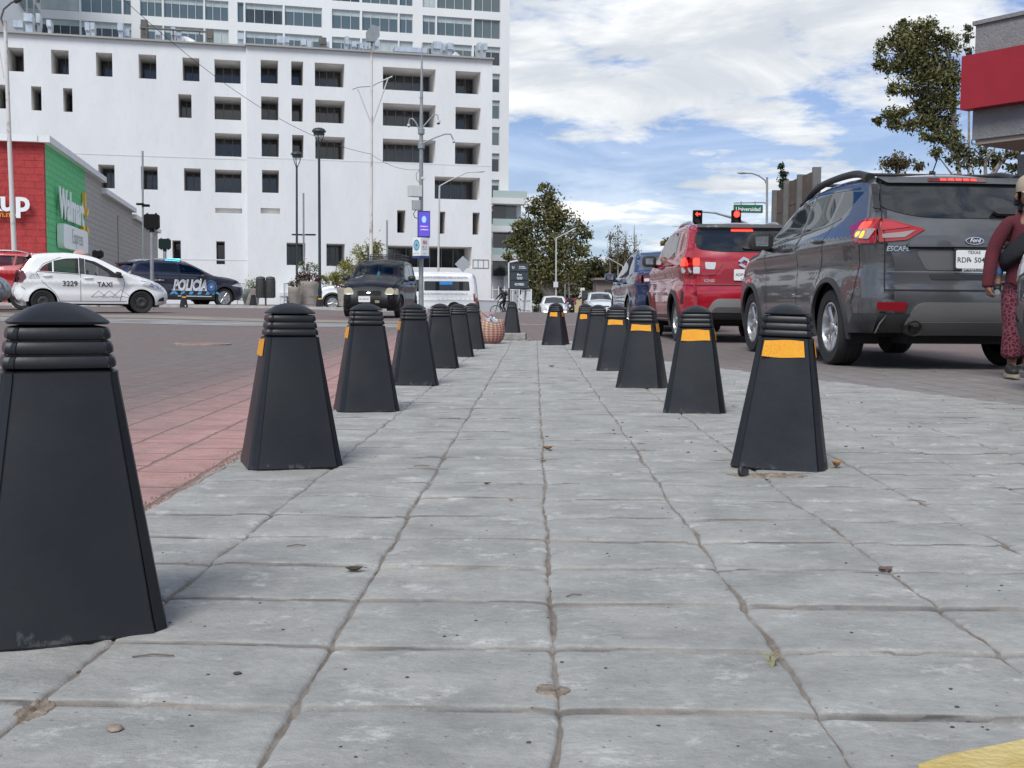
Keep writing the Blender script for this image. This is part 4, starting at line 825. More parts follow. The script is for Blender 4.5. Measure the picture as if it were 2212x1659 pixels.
    def seats(s, xs_, z0, mt, w_=.5):
        for x in xs_:
            for sd in (1, -1):
                mb = MB(); mb.box((x, sd * .36, z0), (.5, w_, .16)); mb.box((x - .28, sd * .36, z0 + .33), (.14, w_, .62)); mb.box((x - .32, sd * .36, z0 + .72), (.10, .26, .18)); mb.build('seat', mt, s.root, bevel=.03)
        mb = MB(); mb.box((s.WB - .62, 0, z0 + .28), (.42, 2 * s.hw - .36, .26)); mb.build('dashboard', mt, s.root, bevel=.04)
        mb = MB(); M = Matrix.Translation((s.WB - 1.0, .36, z0 + .42)) @ Matrix.Rotation(math.radians(65), 4, 'Y'); mb.tube([M @ Vector((.18 * math.cos(a), .18 * math.sin(a), 0)) for a in np.linspace(0, 2 * PI, 20)], .016, 6); mb.build('steering_wheel', RUBB, s.root)
RUBB = mat('black_underbody', (.012, .012, .013), .85); TYRE = mat('tyre_rubber', (.018, .018, .019), .8, var=.3, vscale=12, bump=.15, bscale=60); ALLOY = mat('alloy_rim', (.50, .51, .52), .3, metal=.75, var=.08); STEELW = mat('black_steel_rim', (.03, .03, .03), .55)
MIRG = mat('mirror_face', (.35, .37, .4), .05, metal=1); PLATE = mat('plate_white', (.72, .73, .72), .45); INK = mat('ink_dark', (.03, .035, .05), .6); CHROME = mat('chrome', (.78, .77, .75), .28, metal=1); BLKP = mat('black_plastic', (.022, .022, .023), .5, var=.2, vscale=6); GAP = mat('panel_gap', (.012, .012, .012), .9)
DKGL = glass('tinted_car_glass', (.012, .014, .015), rough=.02); CLGL = glass('clear_car_glass', trans=.78); TTGL = glass('light_tint_glass', trans=.45); SEATM = mat('seat_fabric', (.05, .05, .055), .9)
REDL = mat('red_lens', (.32, .006, .008), .12, coat=1); REDON = mat('lit_red_lens', (1.0, .05, .03), .2, emit=1.5); AMBON = mat('lit_amber_lens', (1.0, .40, .03), .2, emit=1.3); CLRL = mat('clear_lens', (.55, .56, .56), .12, coat=1); DKRED = mat('dark_red_lens', (.10, .006, .008), .15, coat=1); REDREF = mat('red_reflector', (.22, .008, .015), .3)
def sc_spec(sp, sx_, sz_, **k):
    o = dict(sp); o['prof'] = [(a * sx_, b * sz_, r * min(sx_, sz_), q) for a, b, r, q in sp['prof']]
    for key in ('doors', 'wins'): o[key] = [[(p[0] * sx_, p[1] * sz_) + tuple(p[2:]) for p in P] for P in sp.get(key, [])]
    o['wb'] = sp['wb'] * sx_; o['belt'] = sp['belt'] * sz_; o['sill'] = sp['sill'] * sz_; o.update(k); return o
def carroot(name, label, x, y, heading, group=None, cat='car'):      # heading = direction vector of the bonnet; x, y = rear axle centre
    h = math.atan2(heading[1], heading[0]); c, s_ = math.cos(h), math.sin(h)
    return c, s_, thing(name, label, cat, (x, y, g(x, y) - .016), h, group)
# ------------------------------------------------------------------ vehicle shapes (x from the rear axle, z up; r = corner radius, b = crown)
SUV = dict(wb=2.69, R=.347, hw=.92, belt=1.15, tum=.34, sill=.31, pt=.07, crease=1.06, arch=.06, rear_n=9, front_n=19, wheel='spoke5', rim=.66, tw=.235, tuckz=.66,
    prof=[(-.60, .31, .10, .0), (-.78, .34, .16, .03), (-.885, .46, .20, .05), (-.905, .62, .20, .06), (-.88, .74, .20, .06), (-.87, .92, .19, .06), (-.85, 1.10, .16, .06), (-.78, 1.26, .12, .06), (-.63, 1.46, .10, .05), (-.52, 1.605, .09, .04),
          (-.40, 1.66, .09, .035), (-.05, 1.70, .10, .03), (.60, 1.715, .11, .03), (1.10, 1.685, .11, .03), (1.50, 1.60, .10, .04), (2.28, 1.21, .09, .06), (2.45, 1.17, .12, .05), (2.95, 1.11, .14, .04), (3.30, 1.01, .18, .05), (3.50, .84, .28, .08), (3.58, .62, .30, .10), (3.57, .42, .28, .08), (3.42, .28, .2, .03)],
    doors=[[(.97, .42, .02), (2.02, .42), (2.12, 1.02), (1.80, 1.42), (1.46, 1.60), (.97, 1.645, .02)], [(.44, .42), (.955, .42, .02), (.955, 1.645, .02), (.16, 1.625), (.06, 1.40), (.16, 1.05), (.36, .76)]],
    wins=[[(1.03, 1.245, .015), (2.05, 1.18, .03), (1.78, 1.37), (1.45, 1.555), (1.03, 1.605, .015)], [(.26, 1.305, .015), (.94, 1.255, .01), (.94, 1.608, .01), (.20, 1.59, .01)], [(-.04, 1.35, .03), (.20, 1.312, .01), (.14, 1.587, .01), (-.37, 1.545, .04)]],
    strip=[('bumper', 0, 4, None, None), ('tailgate', 4, 9, None, None), ('roof', 9, 14, None, None), ('windshield', 14, 15, None, DKGL), ('hood', 15, 18, None, None), ('bumper', 18, 22, None, None)])
IGN = dict(wb=2.435, R=.305, hw=.845, belt=1.12, tum=.24, sill=.30, pt=.05, crease=1.02, arch=.055, rear_n=8, front_n=17, wheel='spoke5', rim=.68, tw=.18, flare=.035,
    prof=[(-.48, .33, .08, 0), (-.58, .37, .12, .02), (-.625, .50, .16, .04), (-.635, .66, .16, .05), (-.605, .79, .15, .05), (-.59, .98, .13, .05), (-.555, 1.17, .10, .05), (-.43, 1.40, .09, .05), (-.33, 1.545, .08, .04), (-.22, 1.60, .09, .03), (.2, 1.635, .10, .03), (.8, 1.645, .11, .03), (1.2, 1.615, .11, .03), (1.52, 1.53, .09, .04), (2.15, 1.18, .08, .05), (2.35, 1.13, .12, .05), (2.75, 1.06, .14, .05), (3.0, .92, .2, .07), (3.07, .68, .22, .08), (3.06, .44, .2, .06), (2.95, .30, .15, .02)],
    doors=[[(.86, .38, .02), (1.82, .38), (1.90, 1.0), (1.72, 1.36), (1.42, 1.52), (.86, 1.575, .02)], [(.40, .38), (.845, .38, .02), (.845, 1.575, .02), (.12, 1.555), (.06, 1.3), (.14, 1.0), (.32, .72)]],
    wins=[[(.91, 1.20, .015), (1.84, 1.15, .03), (1.62, 1.34), (1.40, 1.475), (.91, 1.53, .015)], [(.14, 1.225, .015), (.83, 1.205, .01), (.83, 1.533, .01), (.18, 1.525, .02)]],
    strip=[('bumper', 0, 4, None, None), ('tailgate', 4, 8, None, None), ('roof', 8, 13, None, None), ('windshield', 13, 14, None, CLGL), ('hood', 14, 16, None, None), ('bumper', 16, 20, None, None)])
SED = dict(wb=2.55, R=.305, hw=.85, belt=.93, tum=.34, sill=.26, pt=.09, crease=.80, rear_n=6, front_n=17, wheel='spoke5', tw=.19,
    prof=[(-.72, .30, .10, 0), (-.86, .36, .16, .03), (-.93, .52, .20, .06), (-.93, .66, .20, .06), (-.90, .82, .18, .06), (-.86, .98, .14, .05), (-.80, 1.035, .10, .04), (-.45, 1.075, .09, .03), (-.30, 1.10, .07, .03), (.22, 1.37, .08, .03), (.45, 1.43, .09, .03), (.95, 1.47, .10, .03), (1.35, 1.44, .10, .03), (1.62, 1.36, .09, .04), (2.35, .98, .08, .05), (2.5, .95, .11, .05), (2.95, .87, .14, .05), (3.25, .76, .2, .07), (3.36, .6, .26, .1), (3.35, .42, .24, .08), (3.2, .26, .16, .02)],
    doors=[[(.98, .34, .02), (1.95, .34), (2.05, .85), (1.85, 1.12), (1.55, 1.33), (.98, 1.41, .02)], [(.40, .36), (.965, .34, .02), (.965, 1.41, .02), (.35, 1.36), (.0, 1.08), (.15, .85), (.3, .68)]],
    wins=[[(1.03, .985, .015), (2.02, .945, .03), (1.75, 1.14), (1.50, 1.295), (1.03, 1.37, .015)], [(.20, 1.02, .03), (.95, .99, .01), (.95, 1.372, .01), (.50, 1.345, .05)], [(-.20, 1.07, .03), (.14, 1.04, .01), (.36, 1.30, .03)]],
    strip=[('bumper', 0, 4, None, None), ('boot_lid', 4, 8, None, None), ('rear_window', 8, 9, None, DKGL), ('roof', 9, 13, None, None), ('windshield', 13, 14, None, DKGL), ('hood', 14, 16, None, None), ('bumper', 16, 20, None, None)])
HAT = dict(wb=2.45, R=.296, hw=.832, belt=1.05, tum=.34, sill=.25, pt=.11, crease=.78, rear_n=8, front_n=17, wheel='steel', tw=.17, rim=.66, rimmat=STEELW, flare=.025,
    prof=[(-.50, .30, .08, 0), (-.60, .33, .14, .03), (-.675, .46, .20, .05), (-.685, .60, .22, .06), (-.64, .70, .20, .06), (-.60, .88, .17, .06), (-.545, 1.03, .12, .05), (-.40, 1.26, .10, .05), (-.27, 1.44, .09, .04), (-.20, 1.51, .10, .03), (.2, 1.565, .12, .03), (.7, 1.57, .13, .03), (1.1, 1.52, .13, .03), (1.42, 1.42, .11, .04), (2.22, 1.02, .10, .06), (2.42, .96, .14, .06), (2.78, .84, .18, .06), (3.02, .66, .24, .1), (3.10, .50, .26, .12), (3.08, .34, .24, .1), (2.96, .22, .16, .03)],
    doors=[[(.93, .33, .02), (1.90, .33), (2.02, .80), (1.92, 1.0), (1.58, 1.28), (1.22, 1.44), (.93, 1.485, .02)], [(.40, .33), (.915, .33, .02), (.915, 1.485, .02), (.45, 1.465, .2), (.03, 1.28, .2), (-.15, 1.05), (.0, .80), (.28, .55)]],
    wins=[[(1.04, 1.015, .02), (1.98, .925, .03), (1.62, 1.18), (1.30, 1.36), (1.04, 1.425, .02)], [(.27, 1.07, .01), (.88, 1.03, .01), (.88, 1.44, .02), (.55, 1.43, .1), (.27, 1.36, .01)], [(-.10, 1.09, .05), (.235, 1.072, .01), (.235, 1.345, .01), (.04, 1.25, .08)]],
    strip=[('bumper', 0, 4, None, None), ('tailgate', 4, 6, None, None), ('rear_window', 6, 8, None, TTGL), ('roof', 8, 13, None, None), ('windshield', 13, 14, None, CLGL), ('hood', 14, 16, None, None), ('bumper', 16, 20, None, None)])
ATO = dict(wb=2.38, R=.28, hw=.75, belt=.97, tum=.22, sill=.26, pt=.07, crease=.80, rear_n=6, front_n=15, wheel='steel', tw=.155, rimmat=STEELW, flare=.015,
    prof=[(-.40, .32, .08, 0), (-.50, .40, .12, .03), (-.53, .60, .12, .04), (-.50, .80, .10, .04), (-.46, 1.0, .09, .04), (-.38, 1.28, .08, .04), (-.26, 1.44, .08, .03), (.2, 1.50, .09, .03), (.8, 1.515, .10, .03), (1.1, 1.50, .10, .03), (1.42, 1.42, .09, .05), (2.05, 1.01, .09, .07), (2.25, .96, .10, .06), (2.62, .86, .12, .06), (2.80, .74, .16, .07), (2.90, .60, .20, .09), (2.94, .46, .20, .09), (2.90, .34, .18, .07), (2.78, .25, .12, .02)],
    doors=[[(.80, .33, .02), (1.78, .33), (1.86, .85), (1.62, 1.18), (1.35, 1.38), (.80, 1.44, .02)], [(.36, .33), (.785, .33, .02), (.785, 1.44, .02), (.05, 1.42), (.02, .9), (.25, .62)]],
    wins=[[(.85, 1.0, .015), (1.80, .96, .03), (1.55, 1.17), (1.32, 1.335), (.85, 1.395, .015)], [(.1, 1.02, .015), (.77, 1.0, .01), (.77, 1.40, .01), (.1, 1.385, .02)]],
    strip=[('bumper', 0, 2, None, None), ('tailgate', 2, 6, None, None), ('roof', 6, 10, None, None), ('windshield', 10, 11, None, CLGL), ('hood', 11, 14, None, None), ('bumper', 14, 18, BLKP, None)])
VAN = dict(wb=2.93, R=.33, hw=.94, belt=1.10, tum=.10, sill=.32, pt=.05, crease=.8, rear_n=7, front_n=12, wheel='steel', tw=.2, res=.12, n=5,
    prof=[(-.98, .36, .1, 0), (-1.10, .42, .14, .03), (-1.13, .60, .14, .03), (-1.10, 1.0, .12, .03), (-1.07, 1.4, .12, .03), (-1.02, 1.8, .14, .03), (-.94, 2.12, .20, .02), (-.78, 2.24, .26, .02), (0, 2.29, .26, .02), (2.2, 2.28, .26, .02), (2.75, 2.15, .2, .03), (3.55, 1.30, .14, .06), (3.78, 1.12, .16, .06), (3.92, .9, .2, .06), (3.97, .6, .22, .06), (3.93, .4, .2, .04), (3.8, .3, .12, .02)],
    doors=[[(1.75, .42, .02), (2.75, .42), (2.9, .9), (3.3, 1.25), (2.75, 1.95), (1.75, 2.0, .02)]],
    wins=[[(-.82, 1.30, .06), (1.62, 1.30, .05), (1.62, 1.80, .05), (-.76, 1.80, .08)], [(1.84, 1.25, .02), (3.16, 1.22, .04), (2.65, 1.84), (1.84, 1.88, .03)]],
    strip=[('bumper', 0, 3, None, None), ('tailgate', 3, 6, None, None), ('roof', 6, 10, None, None), ('windshield', 10, 11, None, DKGL), ('hood', 11, 13, None, None), ('bumper', 13, 16, None, None)])

def tail_pair(c, side_poly, end_poly, mt, name='tail_light', off=.014, sub=()):
    for sd in (1, -1):
        o = c.panel([(sd * p[0],) + tuple(p[1:]) for p in end_poly], off, mt, name, end=-1)
        if side_poly: c.panel(side_poly, off, mt, 'side_lens', side=sd, parent=o)
        for poly, m2, nm, where in sub:
            if where == 'end': c.panel([(sd * p[0],) + tuple(p[1:]) for p in poly], off + .006, m2, nm, end=-1, parent=o)
            else: c.panel(poly, off + .006, m2, nm, side=sd, parent=o)
def gaps(c, lines, w_=.009, sides=(1, -1)):
    for sd in sides:
        for i, l in enumerate(lines): c.strip(l, w_, GAP, 'panel_gap', side=sd)
def handles(c, at_, mt, sides=(1, -1)):
    for sd in sides:
        for x, z in at_:
            Q, n = c.side_map([(x, z)], .03, sd); q = Vector(Q[0]); mb = MB(); mb.tube([q + Vector((-.10, -sd * .03, 0)), q + Vector((-.085, 0, .004)), q + Vector((.085, 0, .004)), q + Vector((.10, -sd * .03, 0))], .016, 8); mb.build('door_handle', mt, c.root, smooth=60)
def arches(c, w_, mt, lo=.30, sides=(1, -1), off=.012):
    for sd in sides:
        for wx in (0, c.WB):
            A = np.linspace(-.22, PI + .22, 22); P = [(wx + (c.Ra + w_) * math.cos(a), c.R + (c.Ra + w_) * math.sin(a)) for a in A] + [(wx + (c.Ra + .002) * math.cos(a), c.R + (c.Ra + .002) * math.sin(a)) for a in A[::-1]]
            c.panel(P, off, mt, 'wheel_arch_trim', side=sd, r=0, thick=.03)
def rails(c, xa, xb, y, z, mt, h=.05):
    for sd in (1, -1):
        mb = MB(); P = []
        for t in np.linspace(0, 1, 13): x = xa + (xb - xa) * t; zr = float(np.interp(x, c.S[c.roof, 0], c.S[c.roof, 1])); P.append(Vector((x, sd * y, zr - .03 + h * min(1, 5 * min(t, 1 - t)) + .0))) 
        mb.tube(P, [.02] + [.024] * 11 + [.02], 8); mb.build('roof_rail', mt, c.root, smooth=60)

# ---- grey SUV waiting on the right
GREY = paint('metallic_graphite', (.088, .092, .096), .30, metal=.35)
rear = Vector((3.80, 10.62)); head = Vector((-.150, 2.69)).normalized()
cc_, ss_, rt = carroot('suv', 'dark grey metallic SUV with Texas plate and lit brake lights on the right', rear.x, rear.y, head)
c = Car(rt, dict(SUV, res=.05), GREY, [glass('clear_open_dark', (.008, .008, .009)), DKGL, DKGL]); c.roof = list(range(c.idx[9], c.idx[14] + 1))
FRIT = mat('gloss_black_trim', (.01, .01, .011), .12, coat=.6)
c.panel([(-.69, 1.37, .06), (-.40, 1.285, .2), (.40, 1.285, .2), (.69, 1.37, .06), (.71, 1.44, .08), (.665, 1.585, .04), (-.665, 1.585, .04), (-.71, 1.44, .08)], .006, DKGL, 'rear_window', end=-1, res=.05)
for sd in (1, -1): c.panel([(sd * .70, 1.36, .02), (sd * .775, 1.37, .02), (sd * .745, 1.59, .02), (sd * .68, 1.59, .02), (sd * .715, 1.46, .05)], .008, FRIT, 'glass_side_trim', end=-1)
c.panel([(-.60, 1.585), (.60, 1.585), (.70, 1.635), (-.70, 1.635)], .03, GREY, 'roof_spoiler', end=-1, thick=.05, r=.02)
bl_ = c.panel([(-.26, 1.594), (.26, 1.594), (.25, 1.622), (-.25, 1.622)], .036, DKRED, 'high_brake_light', end=-1)
for k in range(5): c.panel([(-.16 + k * .066, 1.600), (-.11 + k * .066, 1.600), (-.11 + k * .066, 1.615), (-.16 + k * .066, 1.615)], .040, REDON, 'lit_lamp', end=-1, parent=bl_, r=.004)
tail_pair(c, [(-.36, 1.235, .02), (-.62, 1.10, .02), (-.68, 1.075, .01), (-.90, 1.07, .01), (-.90, 1.27, .01), (-.62, 1.285, .02)], [(.38, 1.185, .01), (.54, 1.095, .015), (.78, 1.075, .01), (.78, 1.28, .01), (.66, 1.265, .02)], REDL,
    sub=[([(.46, 1.175, .01), (.56, 1.115, .01), (.75, 1.105, .01), (.75, 1.14, .01), (.60, 1.155, .01)], mat('smoky_lens', (.27, .23, .23), .12, coat=1), 'reverse_lens', 'end'), ([(-.62, 1.125), (-.80, 1.10), (-.80, 1.185), (-.58, 1.185)], mat('smoky_lens', (.27, .23, .23), .12, coat=1), 'turn_lens', 'side'), ([(-.64, 1.125), (-.75, 1.11), (-.75, 1.165), (-.63, 1.165)], AMBON, 'turn_lamp', 'side'), ([(-.60, 1.19), (-.74, 1.19), (-.74, 1.25), (-.62, 1.25)], REDON, 'brake_lamp', 'side'), ([(.50, 1.20, .01), (.75, 1.17, .01), (.75, 1.24, .01), (.66, 1.245, .01)], mat('pink_lens', (.42, .02, .035), .1, coat=1), 'stop_lens', 'end')])
c.panel([(-.56, 1.035, .03), (.56, 1.035, .03), (.47, 1.125, .03), (-.47, 1.125, .03)], .035, GREY, 'plate_hood', end=-1, thick=.05)
c.strip([(-.53, 1.03), (.53, 1.03)], .02, GAP, 'hood_shade_strip', end=-1, off=.02)  # dark strip painting the shade under the plate hood
c.panel([(-.38, .845, .03), (.38, .845, .03), (.47, 1.015, .05), (-.47, 1.015, .05)], .004, mat('graphite_recess', (.15, .15, .15), .35, metal=.4), 'plate_recess', end=-1)
EMB = mat('emblem_blue', (.008, .016, .045), .2, coat=.8)
Q, n_ = c.end_map([(0, 1.082)], .042, -1); q = Vector(Q[0]); M_ = frame(q, (0, -1, 0), (0.10, 0, 1), (-1, 0, .1)); mb = MB(); mb.prism([(.078 * math.cos(a), .032 * math.sin(a)) for a in np.linspace(0, 2 * PI, 32)[:-1]], .006, M_); em = mb.build('emblem', CHROME, rt); mb = MB(); mb.prism([(.071 * math.cos(a), .026 * math.sin(a)) for a in np.linspace(0, 2 * PI, 32)[:-1]], .009, M_); mb.build('emblem_field', EMB, em); text('Ford', 'emblem_script', mat('script_white', (.8, .8, .8), .3), em, M_ @ Matrix.Translation((0, .002, .0095)), width=.095, shear=.35, bold=.01)
c.label('ESCAPE', CHROME, 'badge', (.62, 1.02), .20, end=-1, off=.012, bold=.02, shear=.2)
c.plate((0, .935), .305, .152, -1, [('RDP  504', -.008, .232, INK, dict(bold=.012, dx=-.026)), ('TEXAS', .056, .11, INK, dict(bold=.012)), ('*', -.022, .02, INK, dict(bold=.02, dx=-.03))], frame_=BLKP)
Q, n_ = c.end_map([(0, .856)], .03, -1); text('ganasya.com', 'frame_text', PLATE, rt, frame(Q[0], (0, -1, 0), (0, 0, 1), (-1, 0, 0)), width=.2)
c.panel([(-.33, .765, .01), (.33, .765, .01), (.36, .81, .01), (-.36, .81, .01)], .006, BLKP, 'tailgate_handle', end=-1)
c.strip([(-.74, .675), (.74, .675)], .012, GAP, 'panel_gap', end=-1, off=.006); c.strip([(-.735, .675), (-.73, 1.28), (-.66, 1.61)], .010, GAP, 'panel_gap', end=-1, off=.016); c.strip([(.735, .675), (.73, 1.28), (.66, 1.61)], .010, GAP, 'panel_gap', end=-1, off=.016)
c.strip([(-.70, .83), (.70, .83)], .010, CHROME, 'tailgate_crease', end=-1, off=.001)
CLAD = mat('grey_plastic_cladding', (.042, .043, .045), .55, var=.15, vscale=9, bump=.1)
for sd in (1, -1):
    c.panel([(-.43, .31, .01), (-.9, .31, .01), (-.9, .48, .01), (-.56, .48, .02)], .010, CLAD, 'bumper_corner', side=sd)
    c.panel([(.42, .295, .01), (2.28, .295, .01), (2.26, .40, .01), (.46, .40, .01)], .010, CLAD, 'sill_trim', side=sd)
    c.strip([(-.24, 1.585), (.2, 1.607), (.9, 1.632), (1.46, 1.58), (2.12, 1.17), (1.0, 1.235), (.24, 1.29), (-.03, 1.335)], .018, FRIT, 'window_trim', side=sd, off=.004)
c.panel([(-.78, .32, .02), (.78, .32, .02), (.78, .48, .02), (-.78, .48, .02)], .008, CLAD, 'bumper_trim', end=-1)
c.panel([(-.56, .335, .08), (.56, .335, .08), (.47, .575, .10), (-.47, .575, .10)], .045, mat('silver_skid', (.20, .20, .195), .42, metal=.5), 'skid_plate', end=-1, thick=.05, res=.04)
c.panel([(-.50, .335, .03), (.50, .335, .03), (.46, .43, .04), (-.46, .43, .04)], .05, mat('skid_grey', (.13, .13, .128), .5, metal=.3), 'skid_lower', end=-1, thick=.02, res=.04)
for sd in (1, -1):
    c.panel([(sd * .56, .50, .01), (sd * .80, .51, .01), (sd * .80, .575, .01), (sd * .54, .575, .01)], .02, REDREF, 'reflector', end=-1)
    Q, n_ = c.end_map([(sd * .47, .40)], .075, -1); q = Vector(Q[0]); mb = MB(); mb.lathe([(.003, -.02), (.054, -.02)], 20, Matrix.Translation(q) @ Matrix.Rotation(-PI / 2, 4, 'Y')); exhaust_disc = mb.build('exhaust_shade_disc', GAP, rt); mb = MB(); mb.lathe([(.054, -.10), (.068, -.11), (.068, .0), (.063, .012), (.055, .0), (.053, -.1)], 20, Matrix.Translation(q) @ Matrix.Rotation(-PI / 2, 4, 'Y')); mb.build('exhaust_tip', mat('exhaust_dark', (.09, .085, .08), .35, metal=.8), rt, smooth=50)  # black disc paints in the darkness inside each exhaust pipe
wp_ = c.panel([(-.62, 1.30, .02), (-.24, 1.30, .01), (-.20, 1.325, .03), (-.26, 1.35, .03), (-.6, 1.335, .01)], .05, BLKP, 'rear_wiper', end=-1, thick=.035)
arches(c, .045, CLAD); gaps(c, [[(.955, .40), (.96, 1.63)], [(2.02, .42), (2.12, 1.02), (2.08, 1.15)], [(.42, .62), (.20, 1.0), (.12, 1.30)], [(-.52, .56), (-.60, .70), (-.68, 1.06)], [(1.0, .82), (2.0, .80)][:0] or [(.45, .405), (2.2, .405)]])
handles(c, [(.30, 1.13), (1.25, 1.10)], GREY); c.mirror((1.83, 1.06, 1.22), (.20, .26, .19), BLKP, 1); c.mirror((1.83, 1.06, 1.22), (.20, .26, .19), BLKP, -1)
for sd in (1, -1):
    mb = MB(); P = []
    for t in np.linspace(0, 1, 15): x = -.30 + 1.95 * t; zr = float(np.interp(x, c.S[c.roof, 0], c.S[c.roof, 1])); P.append(Vector((x, sd * .665, zr - .012 + .052 * min(1, 6 * min(t, 1 - t)) ** .7)))
    mb.tube(P, [.05] + [.034] * 13 + [.028], 8); mb.build('roof_rail', BLKP, rt, smooth=60)
mb = MB(); mb.tube([Vector((.0, -.02, 1.73)), Vector((-.02, -.02, 1.765))], .03, 8); mb.tube([Vector((-.01, -.02, 1.75)), Vector((-.16, -.02, 1.92))], .006, 6); mb.build('antenna', BLKP, rt)
for x in (.18, 1.18): mb = MB(); mb.tube([Vector((x, yy, 1.755)) for yy in (-.66, 0, .66)], .016, 8); mb.build('roof_crossbar', BLKP, rt)
mb = MB(); mb.box((0, 0, .30), (.5, 1.3, .14)); mb.tube([Vector((-.3, .42, .3)), Vector((-.75, .42, .34))], .03, 8); mb.tube([Vector((0, -.7, .34)), Vector((0, .7, .34))], .06, 8); mb.box((-.45, 0, .28), (.5, .9, .12)); mb.build('axle', RUBB, rt)
for sd in (1, -1): c.panel([(sd * .45, .72), (sd * .72, .76), (sd * .70, .86), (sd * .50, .82)], .01, CLRL, 'headlight', end=1)

# ---- red boxy hatchback ahead of it
RED = paint('cherry_red', (.34, .006, .018), .22)
rt = carroot('hatchback', 'red boxy hatchback with silver roof rails and lit left brake light', 3.10, 16.15, (-.02, 1))[2]
c = Car(rt, IGN, RED, [glass('clear_open_dark', (.008, .008, .009)), DKGL]); c.roof = list(range(c.idx[8], c.idx[13] + 1))
c.panel([(-.63, 1.26, .10), (-.3, 1.225, .1), (.3, 1.225, .1), (.63, 1.26, .10), (.655, 1.38, .1), (.60, 1.535, .06), (-.60, 1.535, .06), (-.655, 1.38, .1)], .006, DKGL, 'rear_window', end=-1)
c.panel([(-.60, 1.537), (.60, 1.537), (.60, 1.58), (-.60, 1.58)], .045, mat('spoiler_grey', (.09, .09, .092), .3), 'roof_spoiler', end=-1, thick=.06)
c.panel([(-.15, 1.508, .01), (.15, 1.508, .01), (.15, 1.53, .01), (-.15, 1.53, .01)], .012, REDON, 'high_brake_light', end=-1)
tail_pair(c, [(-.40, .94, .02), (-.64, .91, .01), (-.64, 1.15, .01), (-.46, 1.15, .02)], [(.40, .91, .02), (.69, .91, .01), (.69, 1.15, .01), (.47, 1.145, .03), (.31, 1.10, .04), (.29, 1.06, .04)], REDL,
    sub=[([(.40, .985, .02), (.52, .99, .02), (.53, 1.085, .02), (.38, 1.08, .02)], CLRL, 'reverse_lens', 'end'), ([(.60, .93), (.69, .93), (.69, 1.02), (.60, 1.02)], CLRL, 'turn_lens', 'end'), ([(-.48, .94), (-.62, .93), (-.62, 1.02), (-.48, 1.02)], CLRL, 'turn_lens', 'side'), ([(-.47, 1.035), (-.62, 1.035), (-.62, 1.135), (-.50, 1.135)], REDON, 'brake_lamp', 'side'), ([(.60, 1.035), (.69, 1.035), (.69, 1.135), (.60, 1.135)], REDON, 'brake_lamp', 'end')])
c.panel([(-.42, .80, .03), (.42, .80, .03), (.27, 1.0, .03), (-.27, 1.0, .03)], .003, mat('red_recess', (.26, .012, .025), .35), 'plate_recess', end=-1)
c.plate((0, .915), .30, .15, -1, [('ADP-118-A', .0, .26, INK, dict(bold=.012)), ('Qro. MEX', -.055, .12, INK, {})])
c.strip([(-.66, .775), (.66, .775)], .012, GAP, 'panel_gap', end=-1, off=.004); c.label('IGNIS', CHROME, 'badge', (.47, .835), .14, end=-1, off=.012)
Q, n_ = c.end_map([(0, 1.075)], .012, -1); q = Vector(Q[0]); M_ = frame(q, (0, -1, 0), (0.1, 0, 1), (-1, 0, .1)); em = None
for sg in (1, -1):
    mb = MB(); mb.prism([(sg * a, sg * b_) for a, b_ in ((-.095, .022), (-.02, .085), (.088, .03), (.052, .004), (-.012, .04), (-.055, .002))], .012, M_); em_ = mb.build('emblem' if em is None else 'emblem_half', CHROME, em or rt); em = em or em_
c.panel([(-.50, .42, .06), (.50, .42, .06), (.40, .595, .08), (-.40, .595, .08)], .035, mat('silver_trim', (.36, .36, .35), .4, metal=.5), 'skid_plate', end=-1, thick=.05)
c.panel([(-.44, .43, .03), (.44, .43, .03), (.38, .49, .03), (-.38, .49, .03)], .04, mat('skid_grey', (.13, .13, .128), .5, metal=.3), 'bumper_trim', end=-1); c.panel([(-.6, .33, .03), (.6, .33, .03), (.6, .42, .01), (-.6, .42, .01)], .02, CLAD, 'lower_bumper', end=-1)
for sd in (1, -1): c.panel([(-.40, .53), (-.50, .52), (-.52, .69), (-.43, .69)], .006, BLKP, 'bumper_vent', side=sd); c.panel([(.36, .275, .01), (2.08, .275, .01), (2.06, .37, .01), (.38, .37, .01)], .01, CLAD, 'sill_trim', side=sd)
c.panel([(-.42, 1.245, .02), (.0, 1.255, .01), (.03, 1.285, .02), (-.40, 1.285, .01)], .035, BLKP, 'rear_wiper', end=-1, thick=.03)
arches(c, .05, CLAD, off=.02); gaps(c, [[(.85, .37), (.85, 1.56)], [(1.82, .38), (1.90, 1.0), (1.86, 1.12)], [(.38, .54), (.14, 1.0), (.10, 1.2)], [(-.45, .775), (-.62, .775)]])
handles(c, [(.26, 1.06), (1.10, 1.04)], RED); c.mirror((1.62, .98, 1.17), (.16, .22, .17), BLKP, 1); c.mirror((1.62, .98, 1.17), (.16, .22, .17), BLKP, -1); rails(c, -.10, 1.25, .60, 0, mat('silver_rail', (.5, .5, .5), .3, metal=.7), .06)
mb = MB(); mb.box((0, 0, .27), (.3, 1.2, .1)); mb.tube([Vector((0, -.65, .3)), Vector((0, .65, .3))], .05, 8); mb.build('axle', RUBB, rt)

